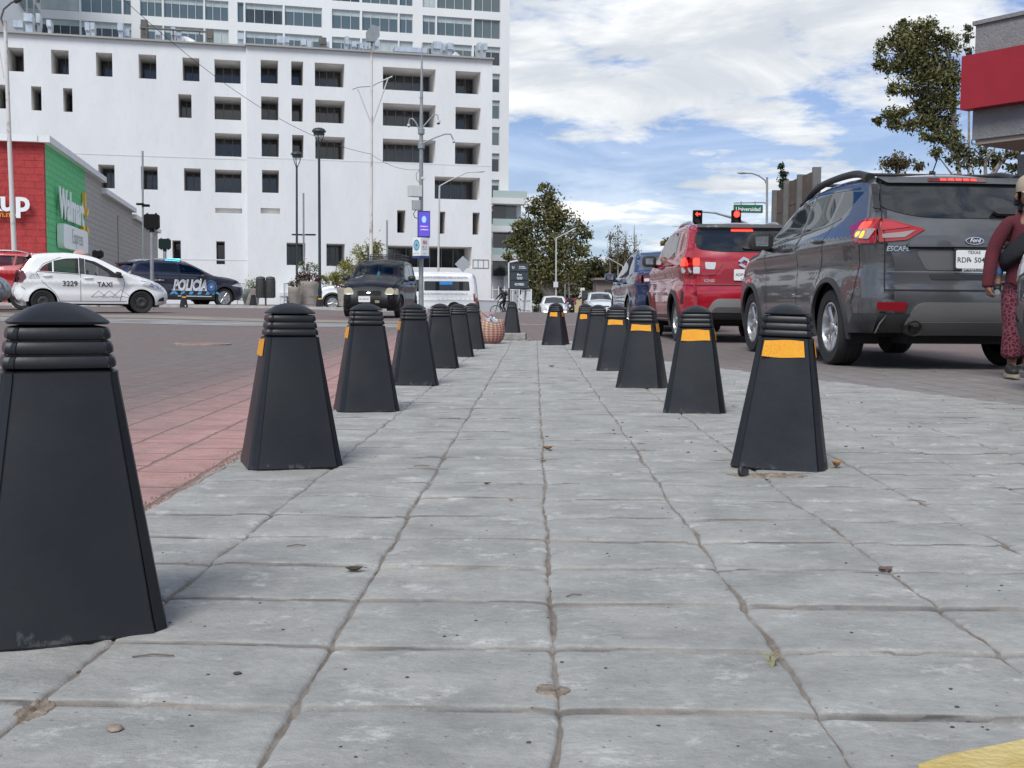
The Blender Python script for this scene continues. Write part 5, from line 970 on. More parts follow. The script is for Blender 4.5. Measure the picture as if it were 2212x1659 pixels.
# ---- blue sedan first in the queue
BLU = paint('deep_blue', (.006, .016, .07), .22)
rt = carroot('sedan', 'deep blue sedan ahead of the red hatchback', 2.92, 20.95, (-.02, 1))[2]
c = Car(rt, SED, BLU, [DKGL]); tail_pair(c, [(-.58, .90, .03), (-.93, .85, .01), (-.93, .99, .01), (-.60, .99, .03)], [(.38, .88, .02), (.67, .85, .01), (.67, .99, .01), (.40, .97, .03)], DKRED, sub=[([(.42, .89), (.66, .87), (.66, .925), (.45, .925)], CLRL, 'reverse_lens', 'end')])
c.strip([(-.40, .80), (.40, .80)], .03, CHROME, 'boot_trim', end=-1, off=.01); c.plate((0, .70), .3, .15, -1, [('UKA-902-C', 0, .26, INK, {})]); c.panel([(-.62, .32, .03), (.62, .32, .03), (.55, .42, .04), (-.55, .42, .04)], .012, BLKP, 'lower_bumper', end=-1); c.strip([(-.7, .66), (.7, .66)], .01, GAP, 'panel_gap', end=-1, off=.003)
gaps(c, [[(.97, .34), (.97, 1.4)], [(1.95, .34), (2.05, .85), (2.0, .95)], [(.40, .5), (.15, .85), (.05, 1.02)], [(-.48, .60), (-.62, .82)]]); handles(c, [(.28, .86), (1.2, .85)], BLU); c.mirror((1.72, .98, 1.0), (.16, .22, .15), BLU, 1); c.mirror((1.72, .98, 1.0), (.16, .22, .15), BLU, -1)

# ---- taxi crossing on the left
WHT = paint('taxi_white', (.74, .75, .745), .3, var=.03)
rt = carroot('taxi', 'white taxi hatchback numbered 3229 driving to the right past the red store', -12.22 - .72 * .41, 30.0 + .72 * .91, (2.24, 1.0), cat='taxi')[2]
c = Car(rt, HAT, WHT, [CLGL, TTGL, TTGL]); c.seats([1.35, .55], .50, SEATM); c.roof = list(range(c.idx[8], c.idx[13] + 1))
tail_pair(c, [(-.38, .92, .05), (-.50, .79, .03), (-.70, .79, .01), (-.62, 1.10, .01), (-.46, 1.10, .06)], [(.56, .81, .03), (.70, .79, .01), (.70, 1.10, .01), (.57, 1.06, .04)], DKRED)
c.panel([(-.3, .80), (.3, .80), (.3, .95), (-.3, .95)], .006, PLATE, 'license_plate', end=-1); c.panel([(-.52, .31, .04), (.52, .31, .04), (.45, .43, .05), (-.45, .43, .05)], .014, BLKP, 'lower_bumper', end=-1); c.panel([(-.58, 1.42), (.58, 1.42), (.62, 1.49), (-.62, 1.49)], .07, WHT, 'roof_spoiler', end=-1, thick=.08)
for sd in (1, -1):
    h = c.panel([(2.46, .76, .03), (2.80, .64, .05), (3.02, .62, .04), (2.98, .72, .03), (2.62, .87, .05)], .012, CLRL, 'headlight', side=sd); c.panel([(2.62, .74), (2.90, .66), (2.88, .72), (2.70, .80)], .018, mat('lamp_reflector', (.7, .7, .7), .15, metal=1), 'lamp_reflector', side=sd, parent=h)
    c.panel([(2.86, .33), (3.05, .33), (3.04, .45), (2.93, .40)], .01, BLKP, 'fog_vent', side=sd)
    c.label('3229', INK, 'taxi_number', (.66, .765), .36, side=sd, bold=.012); c.label('TAXI', INK, 'taxi_lettering', (1.52, .755), .38, side=sd, bold=.015)
    T = [(1.18, .43), (1.36, .59), (1.56, .43), (1.44, .43), (1.40, .45), (1.36, .43), (1.18, .43)]
    for dx, sc_ in ((0, 1), (.26, 1.05), (.52, 1.25)): c.strip([(1.18 + dx + (x - 1.18) * sc_, .43 + (z - .43) * sc_) for x, z in T], .009, INK, 'mountain_decal', side=sd, off=.004)
    for i, tx in enumerate(('Reportes', '(844) 411 82 96', '(844) 410 17 28')): c.label(tx, INK, 'report_text', (-.20, 1.0 - .05 * i), .16 if i == 0 else .26, side=sd)
    c.strip([(.0, 1.05), (.3, 1.34), (.6, 1.405), (1.0, 1.40)][:0] or [(-.12, 1.075), (.9, 1.015)], .014, BLKP, 'window_trim', side=sd, off=.003)
    c.panel([(.895, 1.04, .01), (1.03, 1.02, .01), (1.03, 1.43, .01), (.895, 1.45, .01)], .003, BLKP, 'pillar_trim', side=sd)
mb = MB(); q = c.S[c.idx[11], 1]; mb.prism([(-.16, 0), (.16, 0), (.11, .10), (-.11, .10)], .55, Matrix.Translation((.95, .28, 1.56)) @ Matrix.Rotation(PI / 2, 4, 'X')); mb.build('roof_sign', mat('taxi_sign_pink', (.55, .33, .30), .5), rt, bevel=.02)
gaps(c, [[(.92, .30), (.92, 1.46)], [(1.90, .33), (2.02, .80), (1.97, 1.0)], [(.40, .33), (.28, .55), (.0, .80), (-.15, 1.05), (.03, 1.28), (.45, 1.46)], [(.36, .315), (2.06, .315)], [(2.44, .87), (2.62, .84), (3.05, .62)], [(-.42, .60), (-.52, .70)]], .011); handles(c, [(.12, .965), (1.12, .92)], WHT); c.mirror((1.86, .96, 1.03), (.15, .2, .14), BLKP, 1); c.mirror((1.86, .96, 1.03), (.15, .2, .14), BLKP, -1)

# ---- patrol car behind the taxi
PB = paint('patrol_blue', (.008, .010, .030), .25)
hd = Vector((.72, .69)).normalized(); rp = Vector((-11.56, 46.0)) - hd * 3.025 + Vector((-hd.y, hd.x)) * .86
rt = carroot('patrol_car', 'dark blue police SUV with a lit cyan roof light behind the taxi', rp.x, rp.y, hd, cat='police car')[2]
c = Car(rt, sc_spec(SUV, 3.025 / 2.69, 1.05, hw=1.0, R=.38, wheel='spoke10', rim=.68), PB, [TTGL, DKGL, DKGL]); c.roof = list(range(c.idx[9], c.idx[14] + 1)); W_ = mat('decal_white', (.75, .76, .77), .45); CYAN = mat('decal_cyan', (.10, .45, .80), .45)
for sd in (1, -1):
    c.label('POLICÍA', W_, 'police_lettering', (1.50, .83), 1.45, off=.02, side=sd, bold=.05, shear=.25, aspect=1.45); c.label('ESTATAL PROXIMIDAD Y SEGURIDAD', W_, 'police_subtitle', (1.45, .665), 1.4, off=.02, side=sd, bold=.02)
    Q, n_ = c.side_map([(2.42, .80)], .018, sd); M_ = frame(Q[0], (-sd, 0, 0), (0, 0, 1), (0, sd, 0)); bd = None
    for rr, mt, k in ((.25, mat('badge_pale', (.28, .36, .50), .5), 0), (.235, mat('badge_navy', (.03, .06, .16), .5), 1), (.17, mat('badge_blue', (.08, .20, .45), .5), 2), (.05, W_, 3)):
        mb = MB(); mb.prism([(rr * math.cos(a), rr * math.sin(a)) for a in np.linspace(0, 2 * PI, 28)[:-1]], .004 + .003 * k, M_); o = mb.build('round_badge' if bd is None else 'badge_ring', mt, bd or rt); bd = bd or o
    for k in range(6):
        x = .85 + k * .36
        if k in (0, 5): c.panel([(x - .18, .50, 0), (x - .06, .61, 0), (x + .06, .61, 0), (x + .18, .50, 0), (x + .07, .50, 0), (x, .545, 0), (x - .07, .50, 0)], .008, CYAN, 'decal_chevron', side=sd, r=0)
        else: c.panel([(x - .10, .50, 0), (x - .04, .61, 0), (x + .10, .61, 0), (x + .04, .50, 0)], .008, CYAN, 'decal_stripe', side=sd, r=0)
    c.strip([(1.0, .435), (2.45, .425)], .035, W_, 'side_moulding', side=sd, off=.012); c.panel([(.46, .30, .01), (2.55, .30, .01), (2.53, .415, .01), (.50, .415, .01)], .010, BLKP, 'sill_trim', side=sd)
    c.panel([(3.35, .86), (3.80, .80), (3.92, .88), (3.62, .96)], .012, CLRL, 'headlight', side=sd); c.panel([(-.5, 1.05), (-.9, .97), (-.95, 1.09), (-.62, 1.12)], .014, REDL, 'tail_light', side=sd); c.label('911 EMERGENCIA', W_, 'emergency_text', (.02, 1.03), .62, side=sd, bold=.02)
arches(c, .06, BLKP); rails(c, -.25, 1.75, .70, 0, CHROME, .075); gaps(c, [[(1.07, .42), (1.08, 1.66)], [(2.28, .42), (2.38, 1.0)], [(.48, .62), (.2, 1.0), (.14, 1.24)]]); handles(c, [(.34, 1.03), (1.4, 1.01)], CHROME); c.mirror((2.06, 1.14, 1.19), (.2, .26, .19), BLKP, 1); c.mirror((2.06, 1.14, 1.19), (.2, .26, .19), BLKP, -1)
mb = MB(); mb.prism(rrect(.55, .34, .1), .11, Matrix.Translation((1.15, -.32, 1.775))); mb.build('roof_beacon', mat('beacon_cyan', (.08, .75, 1.0), .3, emit=1.6), rt, smooth=40, bevel=.03)
mb = MB(); mb.box((-.55, 0, 1.66), (.38, 1.36, .06)); mb.build('roof_spoiler', BLKP, rt, bevel=.02)

# ---- black hatchback coming towards the viewer
BLK = mat('faded_black', (.006, .0065, .009), .42, var=.25, vscale=3, coat=.3, spec=.3, back=(.03, .03, .032))
hd = Vector((-.075, -1)).normalized(); fc = Vector((-3.66, 29.4)); rp = fc - hd * 2.93
rt = carroot('hatchback', 'old black hatchback with yellowed headlights and a roof rack, facing the viewer', rp.x, rp.y, hd)[2]
c = Car(rt, ATO, BLK, [CLGL, TTGL]); c.seats([1.2, .45], .50, SEATM, .44); HEADY = mat('yellowed_lens', (.50, .46, .33), .25, coat=.7)
for sd in (1, -1):
    h = c.panel([(sd * .38, .58, .06), (sd * .60, .565, .06), (sd * .66, .65, .05), (sd * .60, .745, .06), (sd * .46, .745, .06)], .02, HEADY, 'headlight', end=1, res=.04); c.panel([(2.68, .58, .03), (2.92, .58, .02), (2.84, .745, .02), (2.68, .73, .04)], .014, HEADY, 'side_lens', side=sd, parent=h)
    c.strip([(2.3, .72), (1.9, .84), (1.4, .90), (.2, .93)], .085, mat('blue_stripe', (.10, .17, .36), .5), 'side_stripe', side=sd, off=.004)
c.panel([(-.30, .56, .03), (.30, .56, .03), (.30, .67, .03), (-.30, .67, .03)], .008, GAP, 'grille', end=1)
for k in range(7): c.strip([(-.27 + k * .09, .57), (-.27 + k * .09, .66)], .012, BLKP, 'grille_bar', end=1, off=.016)
c.panel([(-.05, .605, .005), (-.02, .63, .005), (.05, .625, .005), (.02, .60, .005)], .024, CHROME, 'emblem', end=1)
c.plate((-.10, .46), .30, .15, 1, [('ZH-48-921', 0, .25, INK, {})]); c.panel([(.16, .37, .02), (.27, .37, .02), (.27, .43, .02), (.16, .43, .02)], .014, HEADY, 'fog_light', end=1)
gaps(c, [[(.79, .33), (.79, 1.43)], [(1.78, .33), (1.86, .85)], [(2.15, .97), (2.3, .80), (2.85, .80)][:2]]); handles(c, [(.12, .88), (.95, .87)], BLKP); c.mirror((1.62, .88, 1.02), (.15, .2, .15), BLKP, 1); c.mirror((1.62, .88, 1.02), (.15, .2, .15), BLKP, -1)
c.strip([(-.52, 1.0), (-.25, 1.03), (.15, 1.02)], .02, BLKP, 'windshield_wiper', end=1, off=.03) if False else None
rk = thing('roof_rack', 'black wire roof rack on the old black hatchback', 'roof rack', rt.location, rt.rotation_euler.z); mb = MB()
for z in (1.57, 1.66):
    mb.tube([Vector((-.05, -.52, z)), Vector((1.15, -.52, z)), Vector((1.15, .52, z)), Vector((-.05, .52, z)), Vector((-.05, -.52, z))], .013, 6)
for x in np.linspace(-.05, 1.15, 6):
    for y in (-.52, .52): mb.tube([Vector((x, y, 1.49)), Vector((x, y, 1.66))], .009, 5)
for y in np.linspace(-.52, .52, 6): mb.tube([Vector((1.15, y, 1.57)), Vector((1.15, y, 1.66))], .008, 5); mb.tube([Vector((-.05, y, 1.575)), Vector((1.15, y, 1.575))], .009, 5)
mb.build('rack_frame', BLKP, rk)
mb = MB(); mb.tube([Vector((1.55, -.02, 1.30)), Vector((1.52, -.02, 1.18))], .004, 5); mb.tube([Vector((1.52, -.02, 1.20)), Vector((1.52, -.02, 1.12))], [.03, .045], 8); mb.tube([Vector((1.52, -.02, 1.12)), Vector((1.51, -.02, 1.02))], [.035, .02], 8); tag(O_ := mb.build('hanging_toy', mat('toy_cyan', (.05, .32, .52), .7), None), 'small bright blue toy hanging behind the windshield of the black hatchback', 'ornament'); O_.matrix_world = Matrix.Translation(rt.location) @ Matrix.Rotation(rt.rotation_euler.z, 4, 'Z')

# ---- white passenger van crossing behind it
VW = paint('van_white', (.76, .78, .79), .35, var=.03)
hd = Vector((-1, .06)).normalized(); rp = at(1029, 656, 61); rp = Vector((rp.x - 1.12, 61.2)) 
rt = carroot('van', 'white passenger van crossing in front of the white block, seen from its side', rp.x, rp.y + .9, hd, cat='van')[2]; rt.location.z = -.12
c = Car(rt, VAN, VW, [DKGL, DKGL])
for sd in (1, -1):
    c.label('TRANSPORTE DE PERSONAL PARA LA INDUSTRIA', mat('van_text', (.25, .26, .28), .6), 'van_lettering', (.6, 1.98), 2.6, side=sd, aspect=1.3, bold=.01); c.label('UNIDAD DE TRANSPORTE COLECTIVO INDUSTRIAL 45', MATS['van_text'], 'van_lettering', (.6, 1.12), 2.6, side=sd, aspect=1.3, bold=.01)
    c.panel([(.12, 1.62, .03), (.80, 1.62, .03), (.80, 1.78, .03), (.12, 1.78, .03)], .012, mat('blue_sticker', (.03, .25, .70), .5), 'window_sticker', side=sd); c.panel([(-1.03, .75, .02), (-1.12, .75, .01), (-1.09, 1.15, .01), (-1.0, 1.15, .02)], .014, REDL, 'tail_light', side=sd)
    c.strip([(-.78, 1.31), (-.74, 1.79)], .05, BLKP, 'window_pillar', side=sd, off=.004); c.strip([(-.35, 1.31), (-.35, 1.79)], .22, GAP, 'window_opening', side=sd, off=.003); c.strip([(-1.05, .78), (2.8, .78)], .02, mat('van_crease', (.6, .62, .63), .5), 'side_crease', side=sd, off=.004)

# ---- white crossover parked behind the planters, facing left
hd = Vector((-1, -.10)).normalized(); fx = at(712, 656, 51)
rp = Vector((fx.x, 51)) - hd * 2.62 + Vector((hd.y, -hd.x)) * .8 * -1
rt = carroot('crossover', 'white crossover with black wheel arches, parked behind the concrete planters', rp.x, 51.9, hd)[2]
c = Car(rt, sc_spec(SUV, 2.62 / 2.69, .96, hw=.9, R=.345, wheel='spoke5'), paint('crossover_white', (.76, .77, .78), .25, var=.02), [DKGL]); arches(c, .07, BLKP)
for sd in (1, -1): c.panel([(3.05, .80), (3.40, .76), (3.38, .82), (3.1, .86)], .012, BLKP, 'headlight', side=sd); c.panel([(.42, .28), (2.2, .28), (2.2, .40), (.42, .40)], .01, BLKP, 'sill_trim', side=sd)
c.strip([(.955 * .97, .38), (.96 * .97, 1.5)], .01, GAP, 'panel_gap', side=1); c.mirror((1.8, 1.04, 1.08), (.2, .25, .18), BLKP, 1)

# ---- oncoming cars far down the street
def oncoming(name, label, sp, u, Y, pnt, cat='car', drop=0, lit=1):
    p = at(u, 656, Y); hd = Vector((.01, -1)).normalized(); rt = carroot(name, label, p.x, Y + sp['wb'] + .9, hd, cat=cat)[2]; rt.location.z = g(0, Y) - .016 - drop
    c = Car(rt, dict(sp, res=.12, n=5), pnt, [DKGL]); zl = sp['belt'] * .76
    for sd in (1, -1):
        c.panel([(sd * .42, zl - .08), (sd * .72, zl - .05), (sd * .74, zl + .05), (sd * .48, zl)], .012, CLRL, 'headlight', end=1); c.panel([(sd * .46, .40, .02), (sd * .68, .40, .02), (sd * .70, .50, .02), (sd * .48, .50, .02)], .012, mat('daytime_lamp', (1, .97, .9), .3, emit=2.5), 'daytime_light', end=1); c.mirror((sp['wb'] - .83, sp['hw'] + .1, sp['belt'] + .08), (.16, .22, .15), pnt, sd)
    c.panel([(-.40, zl - .10, .02), (.40, zl - .10, .02), (.42, zl - .03, .02), (-.42, zl - .03, .02)], .01, BLKP, 'grille', end=1); c.panel([(-.45, .34, .02), (.45, .34, .02), (.42, .46, .02), (-.42, .46, .02)], .01, BLKP, 'lower_grille', end=1); return c
oncoming('sedan', 'white sedan coming towards the viewer on the far street, fog lamps lit', SED, 1198, 71, VW, drop=.05)
oncoming('crossover', 'silver white crossover coming towards the viewer beside the blue sedan', sc_spec(SUV, 1, 1, wheel='spoke5'), 1301, 72, paint('silver_white', (.60, .63, .64), .28), drop=.0)

# ---- cars cut by the frame edges
RED2 = paint('signal_red', (.42, .018, .022), .3)
rt = carroot('crossover', 'red crossover behind the taxi tail at the left edge', -15.0, 35.6, (-1, -.25))[2]; c = Car(rt, sc_spec(SUV, .97, 1.02), RED2, [TTGL]); c.roof = list(range(c.idx[9], c.idx[14] + 1)); rails(c, -.2, 1.5, .64, 0, mat('silver_rail', (.5, .5, .5), .3, metal=.7), .06); c.seats([1.5, .6], .6, SEATM); gaps(c, [[(.93, .4), (.93, 1.6)]])
p = at(20, 656, 32.4); rt = carroot('sedan', 'grey sedan with only its nose visible at the left edge, beside the taxi', p.x - 3.3, 31.6, (1, .25))[2]; c = Car(rt, sc_spec(SED, 1, 1.12), paint('mid_grey', (.22, .23, .235), .3), [DKGL])
for sd in (1, -1): c.panel([(2.9, .72), (3.3, .66), (3.28, .78), (3.0, .86)], .012, CLRL, 'headlight', side=sd)
NAV = paint('near_black_blue', (.012, .016, .024), .25); q = at(2193, 656, 7.55)
rt = carroot('suv', 'dark SUV whose front corner pokes into the right edge beside the walking woman', q.x + .85, 7.55 - 3.40, (.0, 1))[2]; c = Car(rt, sc_spec(SUV, 1, 1.0, sill=.36), NAV, [DKGL])
for sd in (1, -1): c.panel([(3.02, .80), (3.42, .70), (3.40, .82), (3.08, .94)], .012, CLRL, 'headlight', side=sd); c.panel([(2.95, .30, .01), (3.5, .30, .01), (3.52, .44, .01), (3.12, .44, .02)], .01, CLAD, 'bumper_trim', side=sd)
arches(c, .05, CLAD)
# ------------------------------------------------------------------ street furniture
GALV = mat('galvanised_steel', (.30, .32, .33), .45, metal=.4, var=.15, vscale=5); DKPOLE = mat('dark_green_pole', (.022, .038, .042), .5, var=.2); LTPOLE = mat('pale_pole', (.50, .52, .52), .5, var=.1); BLACKM = mat('signal_black', (.004, .0045, .0045), .6, spec=.2); SIGGR = mat('signal_dark_green', (.006, .017, .014), .6, spec=.2)
def rusty(name):
    M, n, L = nodes_of(name); b = n['Principled BSDF']; t = N(n, 'ShaderNodeTexCoord').outputs['Object']
    f = ramp_n(n, L, noise_n(n, L, t, 2.2, 8, .75, (1, 1, .5)), .53, .66); L(mix_n(n, L, f, (.62, .61, .58), (.26, .13, .07)), b.inputs['Base Color']); b.inputs['Roughness'].default_value = .7; return M
RUST = rusty('rusty_white_paint')
def pole(name, label, cat, pts, r, mt, group=None, parts=(), n=10):
    t = thing(name, label, cat, (0, 0, 0), 0, group); mb = MB(); mb.tube(pts, r, n); mb.build('pole', mt, t, smooth=60)
    for nm, m_, f in parts: b_ = MB(); f(b_); b_.build(nm, m_, t, smooth=45)
    return t
def px(Y): return Y / F
P = lambda u, v, Y: at(u, v, Y)
pole('lamp_pole', 'tall white rusty lamp pole with a dark curved arm at the left edge', 'street lamp', [gp(33, 40), P(31, 545, 40), P(20, 300, 40), P(11, 45, 40)], [.10, .09, .075, .06], RUST, parts=[('lamp_arm', mat('arm_grey', (.12, .11, .10), .6), lambda b: b.tube([P(10, 60, 40), P(2, 40, 40), P(8, 20, 40), P(24, 6, 40), P(36, 1, 40)], .035, 8)), ('lamp_head', mat('lamp_brown', (.05, .045, .04), .6), lambda b: b.tube([P(32, 2, 40), P(46, -2, 40)], [.10, .07], 10)), ('stay', RUST, lambda b: b.tube([P(-2, 105, 40), P(9, 170, 40)], .02, 6))])
pole('floodlight_pole', 'thin grey pole with a small crossbar light in front of the grey store wall', 'street light', [gp(309.5, 60), P(308, 326, 60)], .05, GALV, parts=[('crossbar_light', BLACKM, lambda b: (b.box(P(303, 441, 60), (.35, .25, .10)), b.box(P(315, 444, 60), (.35, .25, .12)), b.tube([P(299, 440, 60), P(320, 445, 60)], .03)))])
pole('floodlight_pole', 'thin grey pole with two flat side lamps beside the tall garden lamp', 'street light', [gp(656.5, 65), P(655.5, 417, 65)], .05, GALV, parts=[('twin_lamp', BLACKM, lambda b: (b.box(P(642, 507, 65), (.55, .3, .07)), b.box(P(671, 507, 65), (.55, .3, .07)), b.tube([P(633, 507, 65), P(680, 508, 65)], .03)))])
pole('thin_pole', 'short thin grey pole rising behind the black hatchback', 'pole', [gp(836.5, 70), P(836, 476, 70)], .05, GALV)
def ped(u0_, u1_, v0, v1, vb, Y, mt, label):
    um = (u0_ + u1_) / 2; s = px(Y); t = thing('pedestrian_signal', label, 'traffic light', gp(um, Y), 0); o = Vector(t.location)
    c = P(um, (v0 + v1) / 2, Y) - o; w_, h_ = (u1_ - u0_) * s, (v1 - v0) * s
    mb = MB(); mb.prism(rrect(w_, h_, w_ * .16), .22, frame(c + Vector((0, .11, 0)), (1, 0, 0), (0, 0, 1))); [mb.box(c + Vector((dx * w_ * .3, 0, dz_ * h_ * .53)), (.05, .1, .05)) for dx in (-1, 1) for dz_ in (-1, 1)]; mb.build('signal_head', mt, t, bevel=.01)
    mb = MB(); mb.tube([Vector((0, 0, -.1)), Vector((c.x, c.y, c.z - h_ * .62))], .062 if Y < 50 else .075, 10); mb.build('pole', GALV, t, smooth=60); mb = MB(); mb.tube([Vector((c.x, c.y, c.z - h_ * .72)), Vector((c.x, c.y, c.z - h_ * .48))], .085, 10); mb.build('collar', mt, t)
ped(312.5, 343.5, 463, 494, 0, 38, BLACKM, 'back of a black signal head on a grey post before the patrol car')
ped(343.5, 368, 516, 538, 0, 52, SIGGR, 'dark green square signal head just behind the patrol car roof light')
ped(201, 222, 542, 556, 0, 43, BLACKM, 'black signal head peeking over the taxi roof')
def garden_lamp(u, v0, v1, hw_, Y, label, ub=None):
    s = px(Y); t = thing('garden_lamp', label, 'street lamp', gp(ub or u, Y), 0, 'round topped park lamps'); o = Vector(t.location); top = P(u, v1, Y) - o; zt = (P(u, v0, Y) - o).z; r = hw_ * s
    mb = MB(); mb.tube([Vector((0, 0, -.1)), Vector((0, 0, .8)), Vector((0, 0, .81)), top], [.085, .085, .06, .05], 10); mb.build('pole', DKPOLE, t, smooth=60)
    mb = MB(); zc = zt - .10
    for k in range(3):
        a = 2 * PI * k / 3 + .5; mb.tube([top + Vector((0, 0, -.15)), top + Vector((r * .55 * math.cos(a), r * .55 * math.sin(a), (zc - top.z) * .35)), Vector((top.x + r * .8 * math.cos(a), top.y + r * .8 * math.sin(a), zc - .12))], .022, 6)
    mb.build('basket_arm', DKPOLE, t, smooth=60)
    mb = MB(); mb.lathe([(r * .72, zc - .22), (r * .8, zc - .10), (r, zc - .07), (r, zc - .03), (r * .75, zc + .06), (r * .3, zc + .10), (.01, zc + .11)], 24, Matrix.Translation((top.x, top.y, 0))); mb.build('lamp_cap', DKPOLE, t, smooth=40)
    mb = MB(); mb.lathe([(r * .6, zc - .28), (r * .62, zc - .22), (.01, zc - .2)], 20, Matrix.Translation((top.x, top.y, 0))); mb.build('lens', CLRL, t)
garden_lamp(641, 327, 358, 12.5, 58, 'shorter dark park lamp with a round cap, standing behind the big planter', 641.5)
garden_lamp(689, 276, 310, 15, 48, 'taller dark green park lamp with a round cap, with a banded bollard at its foot', 691)
Y = 55
pole('antenna_mast', 'tall white mast with Y shaped cross arms and a grey box on top', 'mast', [gp(801, Y), P(802, 480, Y), P(803, 98, Y)], [.10, .08, .05], RUST, parts=[
    ('cross_arm', LTPOLE, lambda b: (b.tube([P(761, 192.5, Y), P(775, 187.5, Y), P(803, 185.5, Y), P(820, 177, Y), P(848, 165, Y)], .035, 8))), ('strut', LTPOLE, lambda b: (b.tube([P(803, 270, Y), P(773, 192, Y)], .03, 8), b.tube([P(803, 272, Y), P(838, 170, Y)], .03, 8))),
    ('antenna_box', GALV, lambda b: (b.prism([(-.30, -.35), (.10, -.35), (.30, -.1), (.30, .35), (-.05, .42), (-.30, .1)], .30, frame(P(804, 76, Y), (1, .3, 0), (0, 0, 1))), b.tube([P(803, 100, Y), P(804, 88, Y)], .06)))])
Y = 58; cp = lambda u, v: P(u, v, Y)
sg = pole('camera_mast', 'tall grey surveillance mast with cameras, boxes, a blue screen and a police sign', 'mast', [gp(910, Y), cp(909.5, 590), cp(910, 270), cp(911, 160), cp(911.5, 92)], [.13, .12, .09, .06, .012], GALV)
def part(nm, mt, f, par=None, **k): b = MB(); f(b); return b.build(nm, mt, par or sg, **k)
part('camera_arm', GALV, lambda b: b.tube([cp(907, 283), cp(898, 264), cp(891, 256), cp(885, 257), cp(883, 268)], .04, 8), smooth=60); part('camera_arm', GALV, lambda b: b.tube([cp(913, 275), cp(928, 258), cp(938, 247), cp(945, 248), cp(947, 262)], .04, 8), smooth=60); part('camera_arm', GALV, lambda b: b.tube([cp(913, 310), cp(940, 297), cp(962, 289), cp(974, 290), cp(980, 304)], .04, 8), smooth=60)
for u, v, r in ((883, 272, .075), (947, 265, .10), (980, 306, .07)):
    c = cp(u, v); o = part('dome_camera', mat('camera_white', (.7, .7, .68), .4), lambda b: b.lathe([(.01, r * 1.4), (r, r * 1.2), (r, 0), (r * .9, -.02)], 14, Matrix.Translation(c)), smooth=40); part('dome', BLACKM, lambda b: b.lathe([(r * .85, 0), (r * .7, -r * .7), (.01, -r)], 14, Matrix.Translation(c)), o, smooth=60)
for v in (284, 315): part('clamp', GALV, lambda b: b.lathe([(.16, -.14), (.17, -.12), (.17, .12), (.16, .14)], 16, Matrix.Translation(cp(910, v))))
def obox(b, u0_, u1_, v0, v1, Y, rz, d, dy=0): a = P((u0_ + u1_) / 2, (v0 + v1) / 2, Y); b.box((a.x, a.y + dy, a.z), ((u1_ - u0_) * px(Y), d, (v1 - v0) * px(Y)), rz)
CABW = mat('cabinet_white', (.62, .63, .60), .5, var=.05); part('cabinet', CABW, lambda b: obox(b, 883, 909, 401, 425, 57.8, .5, .45), bevel=.02); part('cabinet', mat('cabinet_grey', (.40, .43, .42), .5), lambda b: obox(b, 891, 907, 433, 454, 57.8, .5, .3), bevel=.02)
scn = part('screen_frame', mat('screen_blue_frame', (.03, .03, .14), .4), lambda b: obox(b, 902, 929, 456, 513, 57.6, .12, .18), bevel=.02); SCR = mat('screen_face', (.085, .06, .40), .3, emit=.55); part('screen', SCR, lambda b: obox(b, 904, 928, 459, 510, 57.6, .12, .20), scn)
M_ = frame(P(916, 474, 57.48), Vector((1, .12, 0)), (0, 0, 1)); part('screen_emblem', mat('screen_light', (.22, .42, 1.0), .3, emit=.7), lambda b: b.prism([(.11 * math.cos(a), .17 * math.sin(a)) for a in np.linspace(0, 2 * PI, 24)[:-1]], .01, M_), scn)
SLT = mat('screen_text', (.7, .5, 1.0), .3, emit=.7); text('Gobierno', 'screen_text', SLT, scn, frame(P(916, 489, 57.47), Vector((1, .12, 0)), (0, 0, 1)), width=.36, bold=.02); text('de México', 'screen_text', SLT, scn, frame(P(917, 496, 57.47), Vector((1, .12, 0)), (0, 0, 1)), width=.38, bold=.02)
c = P(909, 533.5, 57.6); rz_ = math.radians(-42); cube = part('police_sign_box', SIGNW, lambda b: b.box(c, (.58, .58, .90), rz_), bevel=.01); part('sign_base', mat('sign_blue', (.03, .06, .2), .5), lambda b: b.box(c - Vector((0, 0, .5)), (.60, .60, .10), rz_), cube)
for fa, sd in ((rz_, 0), (rz_ + PI / 2, 1)):
    d_ = Vector((math.cos(fa), math.sin(fa), 0)); n_ = Vector((math.sin(fa), -math.cos(fa), 0)); o_ = c + n_ * .292
    if sd == 0:
        for i, (r, cl) in enumerate(((.22, (.10, .25, .38)), (.17, (.25, .48, .58)), (.06, (.06, .18, .28)))): part('seal', mat('seal_%d' % i, cl, .5), lambda b: b.prism([(r * math.cos(a), r * 1.25 * math.sin(a)) for a in np.linspace(0, 2 * PI, 24)[:-1]], .002 + .002 * i, frame(o_ + Vector((0, 0, .08)), d_, (0, 0, 1))), cube)
        text('SEGURIDAD PÚBLICA', 'sign_text', INK, cube, frame(o_ + n_ * .004 - Vector((0, 0, .33)), d_, (0, 0, 1)), width=.44)
    else:
        part('red_label', mat('label_red', (.5, .04, .05), .5), lambda b: b.prism(rrect(.26, .16, .02), .004, frame(o_ + Vector((0, 0, .22)), d_, (0, 0, 1))), cube); text('C5i', 'sign_text', SIGNW, cube, frame(o_ + n_ * .006 + Vector((0, 0, .22)), d_, (0, 0, 1)), width=.2, bold=.02); text('9 1 1', 'sign_text', INK, cube, frame(o_ + n_ * .004 - Vector((0, 0, .02)), d_, (0, 0, 1)), width=.3, bold=.02); text('EMERGENCIAS', 'sign_text', INK, cube, frame(o_ + n_ * .004 - Vector((0, 0, .12)), d_, (0, 0, 1)), width=.34, bold=.01); text('ZONA 4', 'sign_text', INK, cube, frame(o_ + n_ * .004 - Vector((0, 0, .33)), d_, (0, 0, 1)), width=.2)
